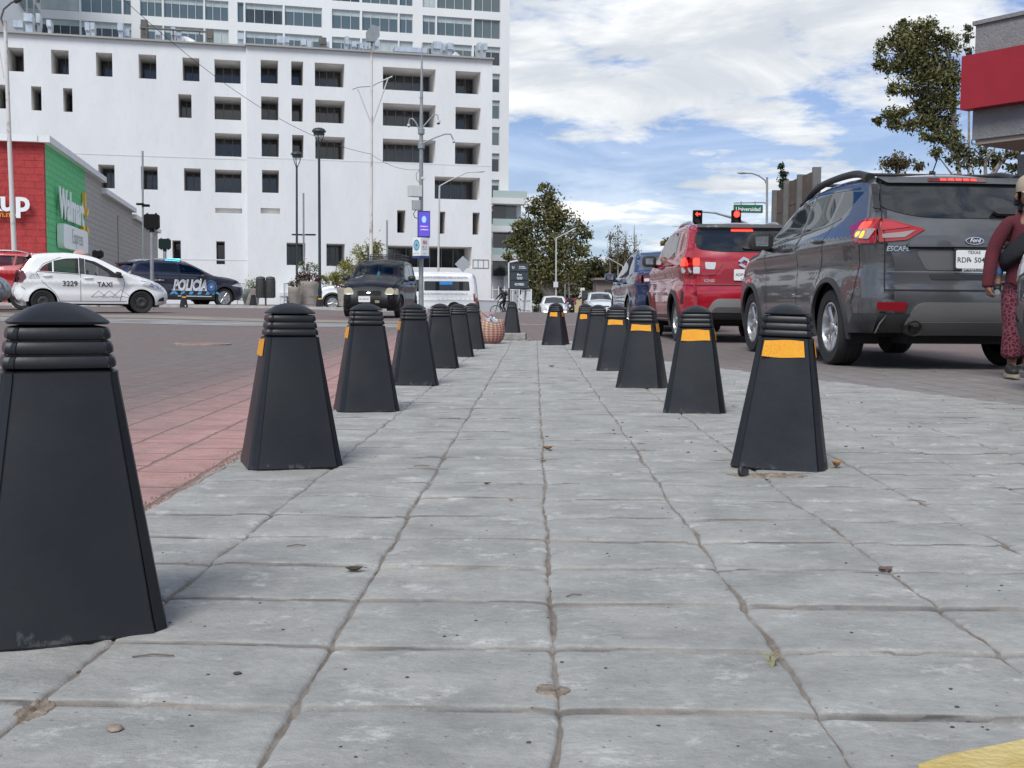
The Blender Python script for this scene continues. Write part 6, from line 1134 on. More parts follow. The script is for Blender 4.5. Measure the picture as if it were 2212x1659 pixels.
part('cable_loop', BLACKM, lambda b: b.tube([cp(898, 454), cp(893, 462), cp(896, 470), cp(903, 472)], .02, 6)); part('cable_loop', BLACKM, lambda b: b.tube([cp(908, 365), cp(899, 375), cp(900, 388), cp(908, 397)], .012, 6)); part('bullet_camera', mat('camera_white', (.7, .7, .68), .4), lambda b: b.box(cp(913, 385), (.2, .3, .12), .4))
for k in range(9): v = 210 + 20 * k; part('step_band', GALV, lambda b: b.tube([cp(910 + .3, v), cp(910 + .3, v + 2)], .10, 10)) if k % 2 == 0 else None
def armlamp(pts, label, Y, r=.07, mt=LTPOLE, ub=None, head=True, group='single arm street lamps'):
    t = thing('street_lamp', label, 'street lamp', (0, 0, 0), 0, group); b = MB(); q = [P(u, v, Y) for u, v in pts]; b.tube([gp(ub or pts[0][0], Y)] + q[:2], [r * 1.2, r, r * .8], 8); b.build('pole', mt, t, smooth=60)
    b = MB(); b.tube(q[1:], r * .55, 8); b.build('lamp_arm', mt, t, smooth=60); b = MB(); d_ = (q[-1] - q[-2]).normalized(); b.tube([q[-1] - d_ * .1, q[-1] + d_ * .35, q[-1] + d_ * .6], [r * .5, r * 1.0, r * .4], 8); b.build('lamp_head', mt, t, smooth=60); return t
armlamp([(947, 560), (949.5, 402), (975, 388), (1010, 372), (1028, 371)], 'white single arm lamp in front of the loggia window, right of the camera mast', 75)
armlamp([(1201, 640), (1201.5, 515), (1218, 506), (1230, 500)], 'white arm lamp with a small square sign, in front of the tall tree', 88, .065)
t = thing('square_sign', 'small white square sign on the lamp pole before the tall tree', 'sign', P(1200.5, 614.5, 87.8)); b = MB(); b.box((0, 0, 0), (.35, .03, .42)); b.build('panel', mat('sign_lilac', (.6, .58, .62), .5), t)
armlamp([(1220, 640), (1223.5, 538), (1228, 535), (1232, 533)], 'thinner white arm lamp right of the one with the square sign', 100, .07)
pole('wood_post', 'thin grey wooden utility post among the far trees', 'post', [gp(1232, 105), P(1228, 583, 105)], .09, mat('old_wood', (.18, .16, .14), .9))
armlamp([(1346, 640), (1345, 575), (1335, 569), (1322, 562)], 'far street lamp arm poking out beside the bare poplars', 110, .06)
armlamp([(1483, 560), (1482, 492), (1478, 489), (1466, 489)], 'far street lamp arm just above the red hatchback roof rail', 100, .05)
t = armlamp([(1656, 560), (1657, 400), (1652, 389), (1640, 380), (1625, 374.5), (1612, 374)], 'tall grey lamp with a curved arm that carries the green street sign', 76, .09, GALV); b = MB(); b.tube([P(1657, 383, 76), P(1657, 400, 76)], .075, 8); b.build('pole_top', GALV, t)
b = MB(); b.tube([P(1656, 440, 76), P(1650, 437.5, 76), P(1585, 438.5, 76)], .04, 6); b.build('sign_arm', GALV, t)
ss = thing('street_sign', 'green street name sign hanging over the traffic light', 'street sign', P(1616, 450.7, 75.9)); b = MB(); w_, h_ = 62.5 * px(76), 16.5 * px(76); b.prism(rrect(w_ + .06, h_ + .06, .03), .05, frame((0, .06, 0), (1, 0, -.008), (0, 0, 1))); b.build('border', SIGNW, ss); b = MB(); b.prism(rrect(w_, h_, .03), .02, frame((0, .0, 0), (1, 0, -.008), (0, 0, 1))); b.build('panel', mat('sign_green', (.01, .11, .065), .45), ss)
text('Universidad', 'sign_text', SIGNW, ss, frame((0, -.03, -.04), (1, 0, -.008), (0, 0, 1)), width=1.6, bold=.012)
for du in (-15, 15): b = MB(); b.box((du * px(76), .03, h_ / 2 + .1), (.06, .06, .24)); b.build('hanger', GALV, ss)
# traffic light with two heads on one curved mast arm
Y = 46; tl = thing('traffic_light', 'mast arm traffic light with two black heads showing red', 'traffic light', (0, 0, 0)); b = MB(); b.tube([gp(1650, Y), P(1650, 560, Y), P(1648, 515, Y), P(1636, 497, Y), P(1611, 482.5, Y), P(1580, 470, Y), P(1545, 460, Y), P(1515, 457.5, Y)], [.10, .09, .075, .065, .055, .05, .04, .035], 10); b.build('mast_arm', GALV, tl, smooth=60)
REDG = mat('red_signal', (1.0, .03, .02), .3, emit=4)
for i, u in enumerate((1506.5, 1590)):
    c = P(u, 474, Y - .1); hd_ = thing('x', None, None); bpy.data.objects.remove(hd_); b = MB(); b.box(c - Vector((0, 0, .06)), (.36, .22, .84)); o = b.build('signal_head', BLACKM, tl, bevel=.02)
    for k, z in enumerate((.20, -.06, -.32)):
        b = MB(); b.lathe([(.125, -.11), (.12, -.14), (.01, -.145)], 18, Matrix.Translation(c + Vector((0, 0, z))) @ Matrix.Rotation(-PI / 2, 4, 'X')); b.build('lens', mat('unlit_lens', (.02, .02, .02), .3) if (k or i == 0) else REDG, o)
        b = MB(); ring = [Vector((.14 * math.cos(a), 0, .14 * math.sin(a))) for a in np.linspace(-.3, PI + .3, 14)]; b.loft([[c + Vector((0, -.11, z)) + p for p in ring], [c + Vector((0, -.27, z - .01)) + p for p in ring]], cap=False, closed=False); b.build('visor', BLACKM, o)
    if i == 0: b = MB(); b.prism([(-.11, 0), (-.02, .09), (-.02, .03), (.10, .03), (.10, -.03), (-.02, -.03), (-.02, -.09)], .012, frame(c + Vector((0, -.135, .20)), (1, 0, 0), (0, 0, 1))); b.build('red_arrow', REDG, o)
# small back-facing diamond sign
ds = thing('warning_sign', 'back of a grey diamond road sign above the white van roof', 'road sign', gp(1000, 66)); o_ = Vector(ds.location); c = P(1000, 570.5, 66) - o_; r = 17.5 * px(66); b = MB(); b.prism([(r, 0), (0, r), (-r, 0), (0, -r)], .02, frame(c, (1, 0, 0), (0, 0, 1))); b.build('panel', mat('sign_back', (.42, .44, .45), .4, metal=.4), ds); b = MB(); b.tube([Vector((0, .05, 0)), Vector((c.x, c.y + .05, c.z + r * .6))], .035, 8); b.build('post', GALV, ds)
# totem sign, gates and fences
Y = 78; s_ = px(Y); tt = thing('totem_sign', 'dark slate sign totem with three tenant panels by the white gate', 'sign', gp(1121, Y)); o_ = Vector(tt.location); SLATE = mat('slate_panel', (.035, .045, .055), .5); c = P(1121, 596, Y) - o_
b = MB(); b.box((c.x, .12, c.z), (41 * s_, .22, 57 * s_)); [b.box((c.x + dx, .12, c.z - 28 * s_ - .9), (.12, .18, 1.9)) for dx in (-.65, .65)]; b.build('frame', mat('totem_frame', (.012, .016, .02), .5), tt)
for k, (v, lines) in enumerate(((578, [('U', -.42, 0, .15), ('GLOBAL', .18, .06, .42), ('UNIVERSITY', .22, -.05, .52)]), (596.5, [('Prg', 0, .08, .30), ('BUILDING', .02, -.10, .40), ('CENTER', .02, -.19, .36)]), (614.5, [('ICMED', 0, 0, .62)]))):
    p_ = P(1122, v, Y) - o_; b = MB(); b.box((p_.x, 0, p_.z), (38.5 * s_, .06, 16.2 * s_)); q = b.build('tenant_panel', SLATE, tt)
    for tx, dx, dz_, ww in lines: text(tx, 'panel_text', SIGNW, q, frame((p_.x + dx, -.04, p_.z + dz_), (1, 0, 0), (0, 0, 1)), width=ww, bold=.02)
FENW = mat('white_steel', (.66, .69, .70), .5)
def picket(name, label, p0, p1, h, step, mt, r=.02, rails_=(.15, .9), cat='fence'):
    t = thing(name, label, cat, p0); b = MB(); d_ = p1 - p0; k = max(2, int(d_.length / step))
    for f in rails_: b.tube([Vector((0, 0, h * f)), d_ + Vector((0, 0, h * f))], r * .9, 4)
    b.build('rail', mt, t); b = MB()
    for i in range(k + 1): q = d_ * (i / k); b.box((q.x, q.y, q.z + h / 2), (r * 1.6, r * 1.6, h))
    o = b.build('pickets', mt, t); return t
def gz(u, Y, z): p = at(u, 656, Y); return Vector((p.x, p.y, z))
picket('picket_fence', 'pale steel picket fence in front of the tower foot, behind the van tail', gz(1022, 84, -.62), gz(1098, 96, -.68), 1.55, .22, FENW, .035)
picket('picket_fence', 'short white steel fence beside the open gate behind the cyclist', gz(1064, 99, -.7), gz(1102, 99, -.7), 2.7, .5, FENW, .04)
gt = thing('white_gate', 'white mesh gate leaf standing open below the totem', 'gate', gz(1127, 82, -.6)); b = MB(); e_ = gz(1147.5, 75, -.6) - Vector(gt.location); h_ = 2.05
for z in (.08, .7, 1.35, h_): b.tube([Vector((0, 0, z)), e_ + Vector((0, 0, z))], .035, 4)
for i in range(17): q = e_ * (i / 16); b.tube([q + Vector((0, 0, .05)), q + Vector((0, 0, h_))], .028 if i % 8 else .05, 4)
b.build('frame', FENW, gt); b = MB(); b.add([Vector((0, .02, .08)), e_ + Vector((0, .02, .08)), e_ + Vector((0, .02, h_)), Vector((0, .02, h_))], [(0, 1, 2, 3)]); b.build('mesh_panel', mat('gate_mesh', (.58, .62, .63), .6), gt)
gp2 = thing('gate_frame', 'tall white pipe frame of the entrance gate beside the totem', 'gate', gz(1101, 93, -.68)); b = MB(); A_ = Vector((0, 0, 0)); q = lambda u, v: P(u, v, 93) - Vector(gp2.location); b.tube([A_, q(1099, 569), q(1103, 566), q(1118, 563)], .07, 6); b.tube([q(1108, 611), q(1108, 640), q(1108, 672)], .05, 6); b.tube([q(1098, 626), q(1122, 625), q(1121, 664), q(1128, 668)], .06, 6); b.build('pipe', FENW, gp2)
for (u0_, u1_, Y, lab) in ((513, 531, 52, 'grey crowd barrier just right of the patrol car nose'), (614, 628, 51, 'grey crowd barrier between the litter bins and the planters')):
    p0, p1 = gp(u0_, Y), gp(u1_ + 6, Y + .6); t = thing('crowd_barrier', lab, 'barrier', p0 + Vector((0, 0, .1)), 0); d_ = p1 - p0; b = MB(); b.tube([Vector((0, 0, 0)), Vector((0, 0, .95)), d_ + Vector((0, 0, .95)), d_ + Vector((0, 0, 0))], .025, 6); b.tube([Vector((0, 0, .2)), d_ + Vector((0, 0, .2))], .02, 6); b.build('frame', GALV, t); b = MB(); [b.tube([d_ * (k / 7) + Vector((0, 0, .2)), d_ * (k / 7) + Vector((0, 0, .95))], .009, 5) for k in range(1, 7)]; b.build('bars', GALV, t)
wl = thing('dark_wall', 'dark gate wall at the far right side of the street', 'wall', gz(1264, 86, -.6)); b = MB(); b.box((.0, 0, 1.0), (.5, .4, 2.3)); b.build('wall', mat('dark_wall_paint', (.045, .045, .048), .8, var=.2), wl)
hs = thing('low_house', 'low brown house half hidden by trees at the far right side', 'house', gz(1313, 120, -.8)); b = MB(); b.box((-.2, 0, 1.9), (2.4, 5, 3.8)); b.box((-.2, -.2, 3.9), (2.8, 5.6, .22)); b.build('wall', mat('house_brown', (.20, .165, .14), .9, var=.2), hs); b = MB(); b.box((-.1, -2.52, 2.4), (.9, .08, .9)); b.build('window', DGLASS, hs)
cw = thing('cream_wall', 'low cream and white boundary wall beyond the motorcycle', 'wall', gz(1250, 118, -.8)); b = MB(); b.box((-.1, 0, .9), (1.6, .3, 1.8)); b.build('wall', mat('cream_paint', (.52, .42, .25), .9, var=.1), cw); b = MB(); b.box((.0, .1, 2.4), (1.2, .3, 1.2)); b.build('upper_wall', mat('white_boundary', (.7, .69, .66), .9), cw)
# litter bins and planters on the plaza
bn = thing('litter_bin', 'pair of dark grey litter bins on one post in front of the white block', 'litter bin', gp(574, 45) + Vector((0, 0, .10))); BINM = mat('bin_grey', (.045, .045, .043), .6, var=.2, vscale=6)
for sx_ in (-1, 1):
    b = MB(); b.lathe([(.05, .26), (.155, .26), (.175, .32), (.185, .9), (.175, .98), (.19, 1.0), (.16, 1.07), (.05, 1.10)], 18, Matrix.Translation((sx_ * .19, 0, 0))); [b.box((sx_ * .19 + .186 * math.cos(a), .186 * math.sin(a), .62), (.02, .02, .66), a) for a in np.linspace(0, 2 * PI, 15)[:-1]]; b.build('bin', BINM, bn, smooth=40)
b = MB(); b.tube([Vector((0, 0, -.05)), Vector((0, 0, .95))], .035, 8); b.build('post', BINM, bn)
PLANT = mat('planter_concrete', (.30, .265, .235), .9, var=.15, vscale=5, bump=.3); SOIL = mat('soil', (.06, .045, .035), .95, var=.3, vscale=20)
def planter(u, Y, w_, h_, label):
    r, H_ = w_ * px(Y) / 2, h_ * px(Y); t = thing('planter', label, 'planter', gp(u, Y) + Vector((0, 0, .10)), 0, 'round concrete planters'); b = MB(); b.lathe([(r * .74, 0), (r * .80, .02), (r * .84, H_ * .32), (r * .86, H_ * .33), (r * .86, H_ * .36), (r * .88, H_ * .37), (r * .93, H_ * .72), (r * .95, H_ * .73), (r * .95, H_ * .76), (r, H_ * .84), (r, H_ * .98), (r * .97, H_), (r * .88, H_), (r * .86, H_ * .93)], 32, cap=False) if False else b.lathe([(r * .74, 0), (r * .80, .02), (r * .84, H_ * .32), (r * .86, H_ * .33), (r * .86, H_ * .36), (r * .88, H_ * .37), (r * .93, H_ * .72), (r * .95, H_ * .73), (r * .95, H_ * .76), (r, H_ * .84), (r, H_ * .98), (r * .97, H_), (r * .88, H_), (r * .86, H_ * .93)], 32); b.build('pot', PLANT, t, smooth=35)
    b = MB(); b.lathe([(.01, H_ * .945), (r * .865, H_ * .94)], 24); b.build('soil', SOIL, t); return Vector(t.location) + Vector((0, 0, H_))
pa = planter(665.5, 47, 46, 50, 'large round concrete planter with the tall leafy shrub'); pb = planter(635, 46.2, 26, 38, 'small round concrete planter left of the large one'); pd = planter(545, 49, 34, 34, 'round concrete planter with pale flowers behind the litter bins'); pc = planter(748, 47, 40, 40, 'round concrete planter with red leaved plants beside the black hatchback')
# ------------------------------------------------------------------ trees and plants
def leafmat(name, c1, c2):
    M, n, L = nodes_of(name); b = n['Principled BSDF']; ri = N(n, 'ShaderNodeNewGeometry').outputs['Random Per Island']; t = N(n, 'ShaderNodeTexCoord').outputs['Object']
    f = ramp_n(n, L, noise_n(n, L, t, .9, 3), .35, .65); c = mix_n(n, L, ri, c1, c2); c = mix_n(n, L, f, mix_n(n, L, .35, c, tuple(q * .5 for q in c1)), c); L(c, b.inputs['Base Color']); b.inputs['Roughness'].default_value = .6; b.inputs['Specular IOR Level'].default_value = .25; return M
EUC = leafmat('eucalyptus_leaf', (.055, .062, .02), (.20, .19, .07)); OLV = leafmat('olive_leaf', (.045, .05, .022), (.11, .105, .05)); BRN = leafmat('brownish_leaf', (.06, .052, .022), (.15, .12, .045)); YEL_ = leafmat('yellow_green_leaf', (.13, .14, .03), (.34, .31, .08)); GRN = leafmat('fresh_leaf', (.05, .09, .035), (.16, .2, .09)); REDLF = leafmat('red_leaf', (.05, .02, .02), (.13, .06, .045)); FLW = leafmat('pale_flower', (.30, .36, .22), (.6, .6, .5)); CYP = leafmat('cypress_leaf', (.012, .03, .012), (.03, .055, .02))
BARK = mat('pale_bark', (.22, .195, .165), .9, var=.35, vscale=3, bump=.4, bscale=12); BARKD = mat('dark_bark', (.085, .07, .055), .9, var=.3, vscale=4)
def foliage(name, blobs, leaf, mt, parent, seed, per=26, dens=1.0, long=.42, clump=.75):
    R_ = np.random.RandomState(seed); C_ = []
    for c, r in blobs:
        k = max(5, int(dens * 16 * (max(r) / .8) ** 1.6)); d = R_.normal(size=(k, 3)); d /= np.linalg.norm(d, axis=1)[:, None]; rad = R_.uniform(.25, 1.0, (k, 1)) ** .5; cc = np.array(c) + d * rad * np.array(r)
        cr = np.array(r).max() * clump * R_.uniform(.5, 1.15, (k, 1, 1)); C_.append((cc[:, None] + R_.normal(size=(k, per, 3)) * cr * np.array([.55, .55, .42])).reshape(-1, 3))
    C_ = np.concatenate(C_); k = len(C_); a = R_.normal(size=(k, 3)); a[:, 2] -= .35; a /= np.linalg.norm(a, axis=1)[:, None]; b = np.cross(a, R_.normal(size=(k, 3))); b /= np.linalg.norm(b, axis=1)[:, None] + 1e-9
    s = leaf * R_.uniform(.6, 1.4, (k, 1)); V = np.stack([C_ - a * s, C_ + b * s * long, C_ + a * s, C_ - b * s * long], 1).reshape(-1, 3)
    me = bpy.data.meshes.new(name); me.vertices.add(len(V)); me.vertices.foreach_set('co', V.ravel()); me.loops.add(4 * k); me.polygons.add(k); me.loops.foreach_set('vertex_index', np.arange(4 * k)); me.polygons.foreach_set('loop_start', np.arange(0, 4 * k, 4)); me.materials.append(mt); me.update(calc_edges=True); me.validate()
    o = bpy.data.objects.new(name, me); COL.objects.link(o); o.parent = parent; return o
def tree(name, label, base, Y, stems, blobs, leaf, mt, seed, bark=BARK, cat='tree', group=None, nlimb=14, r0_=.25, sy=.8, **k):
    t = thing(name, label, cat, (0, 0, 0), 0, group); B = [(tuple(P(u, v, Y) + Vector((0, (random.Random(seed * 99 + i).random() - .5) * ru * px(Y) * 1.6, 0))), (ru * px(Y), ru * px(Y) * sy, rv * px(Y))) for i, (u, v, ru, rv) in enumerate(blobs)]
    b = MB(); S_ = []
    for st in stems:
        q = [base if i == 0 and pt is None else P(pt[0], pt[1], Y) for i, pt in enumerate(st)]; n_ = len(q); b.tube(q, [r0_ * (1 - .75 * i / (n_ - 1)) for i in range(n_)], 8); S_ += [(p, r0_ * (1 - .75 * i / (n_ - 1))) for i, p in enumerate(q)][1:]
    rn = random.Random(seed)
    for c, r in rn.sample(B, min(nlimb, len(B))):
        c = Vector(c); p, rr = min(S_, key=lambda s: (s[0] - c).length + (3 if s[0].z > c.z else 0)); m_ = p.lerp(c, .5) + Vector((rn.uniform(-.2, .2), 0, rn.uniform(-.1, .3))); b.tube([p, m_, c], [min(.09, rr * .5), min(.05, rr * .3), .012], 6)
    b.build('trunk', bark, t, smooth=60); foliage('crown', B, leaf, mt, t, seed, **k); return t
tree('eucalyptus_tree', 'tall loose eucalyptus tree with pale forked trunk in the centre distance', gz(1193, 95, -.7), 95, [[None, (1192, 620), (1190, 560), (1189, 500), (1190, 450), (1180, 410)], [(1190, 640), (1175, 600), (1160, 560), (1150, 520)], [(1191, 600), (1207, 560), (1225, 530), (1245, 510)], [(1188, 645), (1165, 615), (1140, 598)]],
     [(1180, 408, 15, 12), (1196, 432, 22, 18), (1170, 440, 20, 16), (1150, 462, 18, 14), (1200, 462, 26, 20), (1222, 478, 24, 20), (1248, 496, 20, 18), (1268, 516, 12, 14), (1180, 485, 34, 24), (1142, 490, 20, 16), (1122, 486, 12, 10), (1120, 508, 20, 14), (1106, 528, 14, 14), (1135, 532, 28, 22), (1180, 532, 42, 30), (1225, 538, 32, 26), (1256, 545, 18, 18), (1100, 553, 12, 10), (1146, 568, 36, 24), (1208, 575, 40, 26), (1180, 598, 40, 22), (1243, 580, 22, 20), (1130, 590, 22, 18)], .15, EUC, 11, r0_=.30, per=32, dens=.85)
tree('broad_tree', 'brownish green tree right of the tall eucalyptus', gz(1255, 130, -.9), 130, [[None, (1255, 620), (1256, 585)]], [(1238, 615, 22, 22), (1262, 592, 22, 20), (1285, 582, 22, 20), (1262, 620, 26, 20), (1240, 640, 18, 14)], .22, OLV, 12, bark=BARKD, per=34)
tree('broad_tree', 'ochre tinted tree between the eucalyptus and the bare poplars', gz(1306, 135, -.9), 135, [[None, (1305, 620), (1304, 580)]], [(1290, 605, 24, 24), (1318, 590, 20, 24), (1310, 618, 28, 20), (1334, 612, 16, 20), (1280, 640, 26, 14), (1258, 635, 20, 16), (1300, 640, 30, 14)], .22, BRN, 13, bark=BARKD, per=34)
tree('broad_tree', 'dark low tree mass directly behind the street lamps', gz(1210, 112, -.8), 112, [[None, (1212, 630)]], [(1165, 625, 30, 22), (1205, 620, 30, 24), (1228, 632, 22, 18), (1180, 645, 34, 12)], .2, OLV, 14, bark=BARKD, per=34)
tree('broad_tree', 'olive tree behind the blue sedan roof', gz(1348, 128, -.9), 128, [[None, (1348, 610)]], [(1332, 570, 14, 12), (1350, 560, 16, 14), (1340, 590, 20, 20), (1362, 585, 16, 18)], .2, OLV, 15, bark=BARKD, per=30)
for i, (u, v0, v1, lb) in enumerate(((1318, 498, 575, 'leftmost bare poplar behind the blue sedan'), (1335, 488, 570, 'tallest bare poplar behind the blue sedan'), (1350, 500, 570, 'bare poplar between the tallest and the rightmost ones'), (1371, 494, 570, 'rightmost bare poplar behind the blue sedan'))):
    t = thing('poplar_tree', lb, 'tree', (0, 0, 0), 0, 'bare poplars'); b = MB(); R_ = random.Random(i); b.tube([gz(u, 118, -.9), P(u, v1, 118), P(u + R_.uniform(-1, 1), v0, 118)], [.14, .08, .015], 6)
    for k in range(16): f = R_.random(); vv = v1 + (v0 + 12 - v1) * f; d_ = R_.uniform(-7, 7); b.tube([P(u, vv + 6, 118), P(u + d_ * .7, vv - 4, 118), P(u + d_, vv - 16 - 8 * R_.random(), 118)], [.035, .025, .008], 4)
    b.build('trunk', BARK, t); foliage('crown', [(tuple(P(u + R_.uniform(-5, 5), R_.uniform(v0 + 10, v1), 118)), (.35, .35, .6)) for _ in range(9)], .10, BRN, t, 40 + i, per=7, dens=.8)
tree('small_tree', 'small round tree seen above the blue sedan beside the red hatchback', gz(1446, 60, -.1), 60, [[None, (1446, 545), (1447, 525)]], [(1436, 524, 9, 8), (1450, 518, 12, 9), (1462, 524, 8, 7), (1446, 530, 12, 6)], .10, EUC, 16, r0_=.1, nlimb=4)
tree('cypress_tree', 'narrow dark cypress tip above the plank fence', gz(1694, 60, 0), 60, [[None, (1692, 420), (1689, 362)]], [(1688, 362, 2.5, 8), (1690, 377, 4, 10), (1692, 393, 5, 11), (1694, 410, 6, 12), (1695, 428, 6, 12)], .07, CYP, 17, bark=BARKD, r0_=.07, nlimb=0, per=60, dens=2.5)
Yt = 48
tree('eucalyptus_tree', 'tall windswept eucalyptus beside the red canopy fascia at the upper right', gz(2078, Yt, 0), Yt, [[None, (2074, 400), (2066, 300), (2052, 220), (2030, 150), (2010, 90), (1995, 62)], [(2070, 340), (2045, 310), (2000, 262), (1950, 268), (1915, 262)], [(2052, 225), (2000, 200), (1950, 196)], [(2040, 180), (1990, 130), (1940, 110)], [(2060, 260), (2062, 180), (2050, 110)]],
     [(1952, 52, 10, 9), (1946, 74, 20, 14), (1985, 66, 24, 16), (2016, 58, 14, 12), (2040, 82, 18, 14), (2056, 100, 14, 12), (1920, 92, 14, 12), (1903, 112, 12, 14), (1960, 100, 34, 20), (2012, 98, 34, 20), (1902, 138, 12, 12), (1928, 146, 18, 12), (1970, 138, 32, 18), (2020, 136, 32, 20), (2052, 140, 16, 18), (1990, 170, 32, 14), (2036, 174, 26, 18), (2060, 178, 12, 18), (1934, 192, 16, 7), (1962, 198, 14, 6), (2000, 202, 20, 12), (2032, 208, 24, 16), (1986, 226, 18, 10), (2018, 238, 28, 14), (2050, 226, 16, 18), (1894, 262, 9, 7), (1920, 250, 16, 9), (1945, 246, 20, 10), (1928, 272, 14, 6), (1960, 268, 18, 8), (2000, 262, 20, 10), (2030, 272, 20, 12), (2056, 268, 14, 16), (2004, 296, 14, 8), (2036, 302, 18, 12), (2062, 300, 12, 16), (2018, 330, 12, 10)], .085, EUC, 18, r0_=.12, nlimb=34, per=44, dens=2.1, clump=.9)
tree('broad_tree', 'olive tree with thin branches under the grey canopy soffit', gz(2130, 44, 0), 44, [[None, (2130, 420), (2128, 350), (2150, 318)], [(2130, 400), (2165, 345), (2190, 325)]], [(2060, 345, 24, 14), (2090, 326, 22, 14), (2100, 352, 26, 12), (2135, 335, 22, 18), (2160, 350, 20, 14), (2185, 330, 16, 16), (2190, 360, 14, 12), (2068, 320, 14, 10)], .10, OLV, 19, r0_=.12, nlimb=8, per=30)
tree('broad_tree', 'dry ochre tree top just above the roof rail of the grey SUV', gz(1940, 40, 0), 40, [[None, (1942, 400), (1940, 362)]], [(1912, 352, 14, 8), (1936, 346, 18, 8), (1962, 352, 18, 8), (1940, 362, 30, 8), (1985, 358, 12, 7)], .075, BRN, 20, r0_=.1, nlimb=5, per=30)
tree('broad_tree', 'leafy branch showing between the canopy corner and the windswept tree', gz(2092, 70, 0), 70, [[None, (2093, 300), (2093, 130)]], [(2090, 68, 8, 10), (2087, 88, 8, 10), (2092, 108, 8, 10)], .11, OLV, 21, r0_=.12, nlimb=3, per=26)
tree('acacia_shrub', 'yellow green feathery acacia shrub behind the planters and the black hatchback', gp(755, 56), 56, [[None, (752, 640), (745, 605)], [None, (768, 630), (790, 560)], [None, (740, 640), (715, 605)]], [(716, 606, 16, 11), (735, 598, 18, 14), (756, 590, 20, 18), (772, 572, 14, 16), (786, 560, 10, 16), (797, 545, 6, 14), (765, 612, 26, 14), (740, 622, 24, 10), (790, 590, 14, 18), (700, 600, 10, 8), (775, 545, 8, 14), (812, 535, 8, 18), (805, 560, 12, 20), (820, 580, 14, 20), (744, 575, 14, 16)], .085, YEL_, 22, cat='shrub', r0_=.06, nlimb=8, per=32, dens=2.2, long=.25, clump=.8)
def plant(name, label, base, blobs, leaf, mt, seed, cat='plant', stems=6, **k):
    t = thing(name, label, cat, base); foliage('foliage', blobs, leaf, mt, t, seed, **k); b = MB(); R_ = random.Random(seed)
    for i in range(stems): c = Vector(R_.choice(blobs)[0]); b.tube([Vector((R_.uniform(-.1, .1), R_.uniform(-.1, .1), -.05)), c * .6, c], [.014, .01, .005], 5)
    b.build('stem', BARKD, t); return t
plant('leafy_shrub', 'open leafy green shrub growing out of the large planter', pa, [((-.1, 0, .55), (.22, .2, .22)), ((.12, 0, .62), (.2, .2, .2)), ((.28, 0, .5), (.15, .15, .2)), ((-.25, 0, .7), (.1, .1, .12))], .055, GRN, 30, per=14, dens=2.2)
plant('bushy_plant', 'dark reddish bush filling the large planter under the leafy shrub', pa, [((-.2, 0, .18), (.25, .25, .16)), ((.18, 0, .18), (.25, .25, .16)), ((0, 0, .25), (.3, .3, .14)), ((.4, 0, .06), (.1, .1, .08))], .045, REDLF, 31, per=30, dens=3)
plant('bushy_plant', 'low brown green plant in the small planter', pb, [((0, 0, .12), (.2, .2, .12)), ((-.12, 0, .18), (.1, .1, .14)), ((.15, 0, .2), (.08, .08, .12))], .04, BRN, 32, per=24, dens=3)
plant('flowering_plant', 'pale flowering plant in the planter behind the litter bins', pd, [((-.1, 0, .3), (.2, .2, .2)), ((.12, 0, .3), (.16, .16, .2)), ((.35, 0, .35), (.14, .14, .12)), ((0, 0, .12), (.25, .2, .1))], .05, FLW, 33, per=16, dens=3)
plant('bushy_plant', 'dark red leaved plant in the planter beside the black hatchback', pc, [((-.12, 0, .1), (.25, .2, .1)), ((.15, 0, .14), (.22, .2, .12)), ((.3, 0, .2), (.15, .15, .12))], .045, REDLF, 34, per=30, dens=3)
ag = thing('agave_plant', 'small spiky agave left of the flower planter', 'plant', gp(529, 48.2) + Vector((0, 0, .1)))
for k in range(9): a = 2 * PI * k / 9; b = MB(); b.tube([Vector((0, 0, 0)), Vector((.10 * math.cos(a), .10 * math.sin(a), .35)), Vector((.30 * math.cos(a), .2 * math.sin(a), .75))], [.03, .028, .003], 5); b.build('leaf', mat('agave_leaf', (.12, .17, .14), .6), ag)
sc = thing('street_shrub', 'small green shrub with red blossoms at the far kerb left of the white sedan', 'shrub', gz(1166, 76, -.5)); foliage('foliage', [((0, 0, .5), (.35, .3, .4)), ((.4, 0, .45), (.25, .3, .4))], .06, GRN, sc, 35, per=30, dens=4); foliage('blossom', [((.1, -.2, .85), (.35, .2, .15)), ((.45, -.1, .9), (.2, .2, .15))], .05, leafmat('red_blossom', (.25, .05, .03), (.45, .14, .08)), sc, 36, per=10, dens=3)
# overhead cable
def cable(label, pts, Y0, Y1, r=.012):
    n_ = 24; a, b_, sag = P(*pts[0], Y0), P(*pts[1], Y1), pts[2]; q = [a.lerp(b_, i / n_) - Vector((0, 0, sag * 4 * (i / n_) * (1 - i / n_))) for i in range(n_ + 1)]; b = MB(); b.tube(q, r, 5); tag(b.build('overhead_cable', mat('cable_grey', (.06, .06, .06), .7)), label, 'cable')
cable('thin black cable crossing the sky corner down to the white mast', ((262, -6), (803, 333), .9), 38, 55, .010); cable('thin black cable from the white mast to the camera mast', ((803, 334), (908, 366), .25), 55, 58, .009)
# manhole
mh = thing('manhole_cover', 'rusty round manhole cover in the road on the left', 'manhole cover', onground(438, 741) + Vector((0, 0, -.014))); b = MB(); b.lathe([(.34, -.01), (.34, .010), (.30, .014)], 32); b.build('rim', mat('manhole_rim', (.30, .25, .22), .9, var=.3, vscale=8), mh); b = MB(); b.lathe([(.295, 0), (.29, .016), (.01, .018)], 32); b.build('cover', mat('manhole_rust', (.26, .14, .11), .9, var=.4, vscale=9, bump=.6, bscale=40), mh)
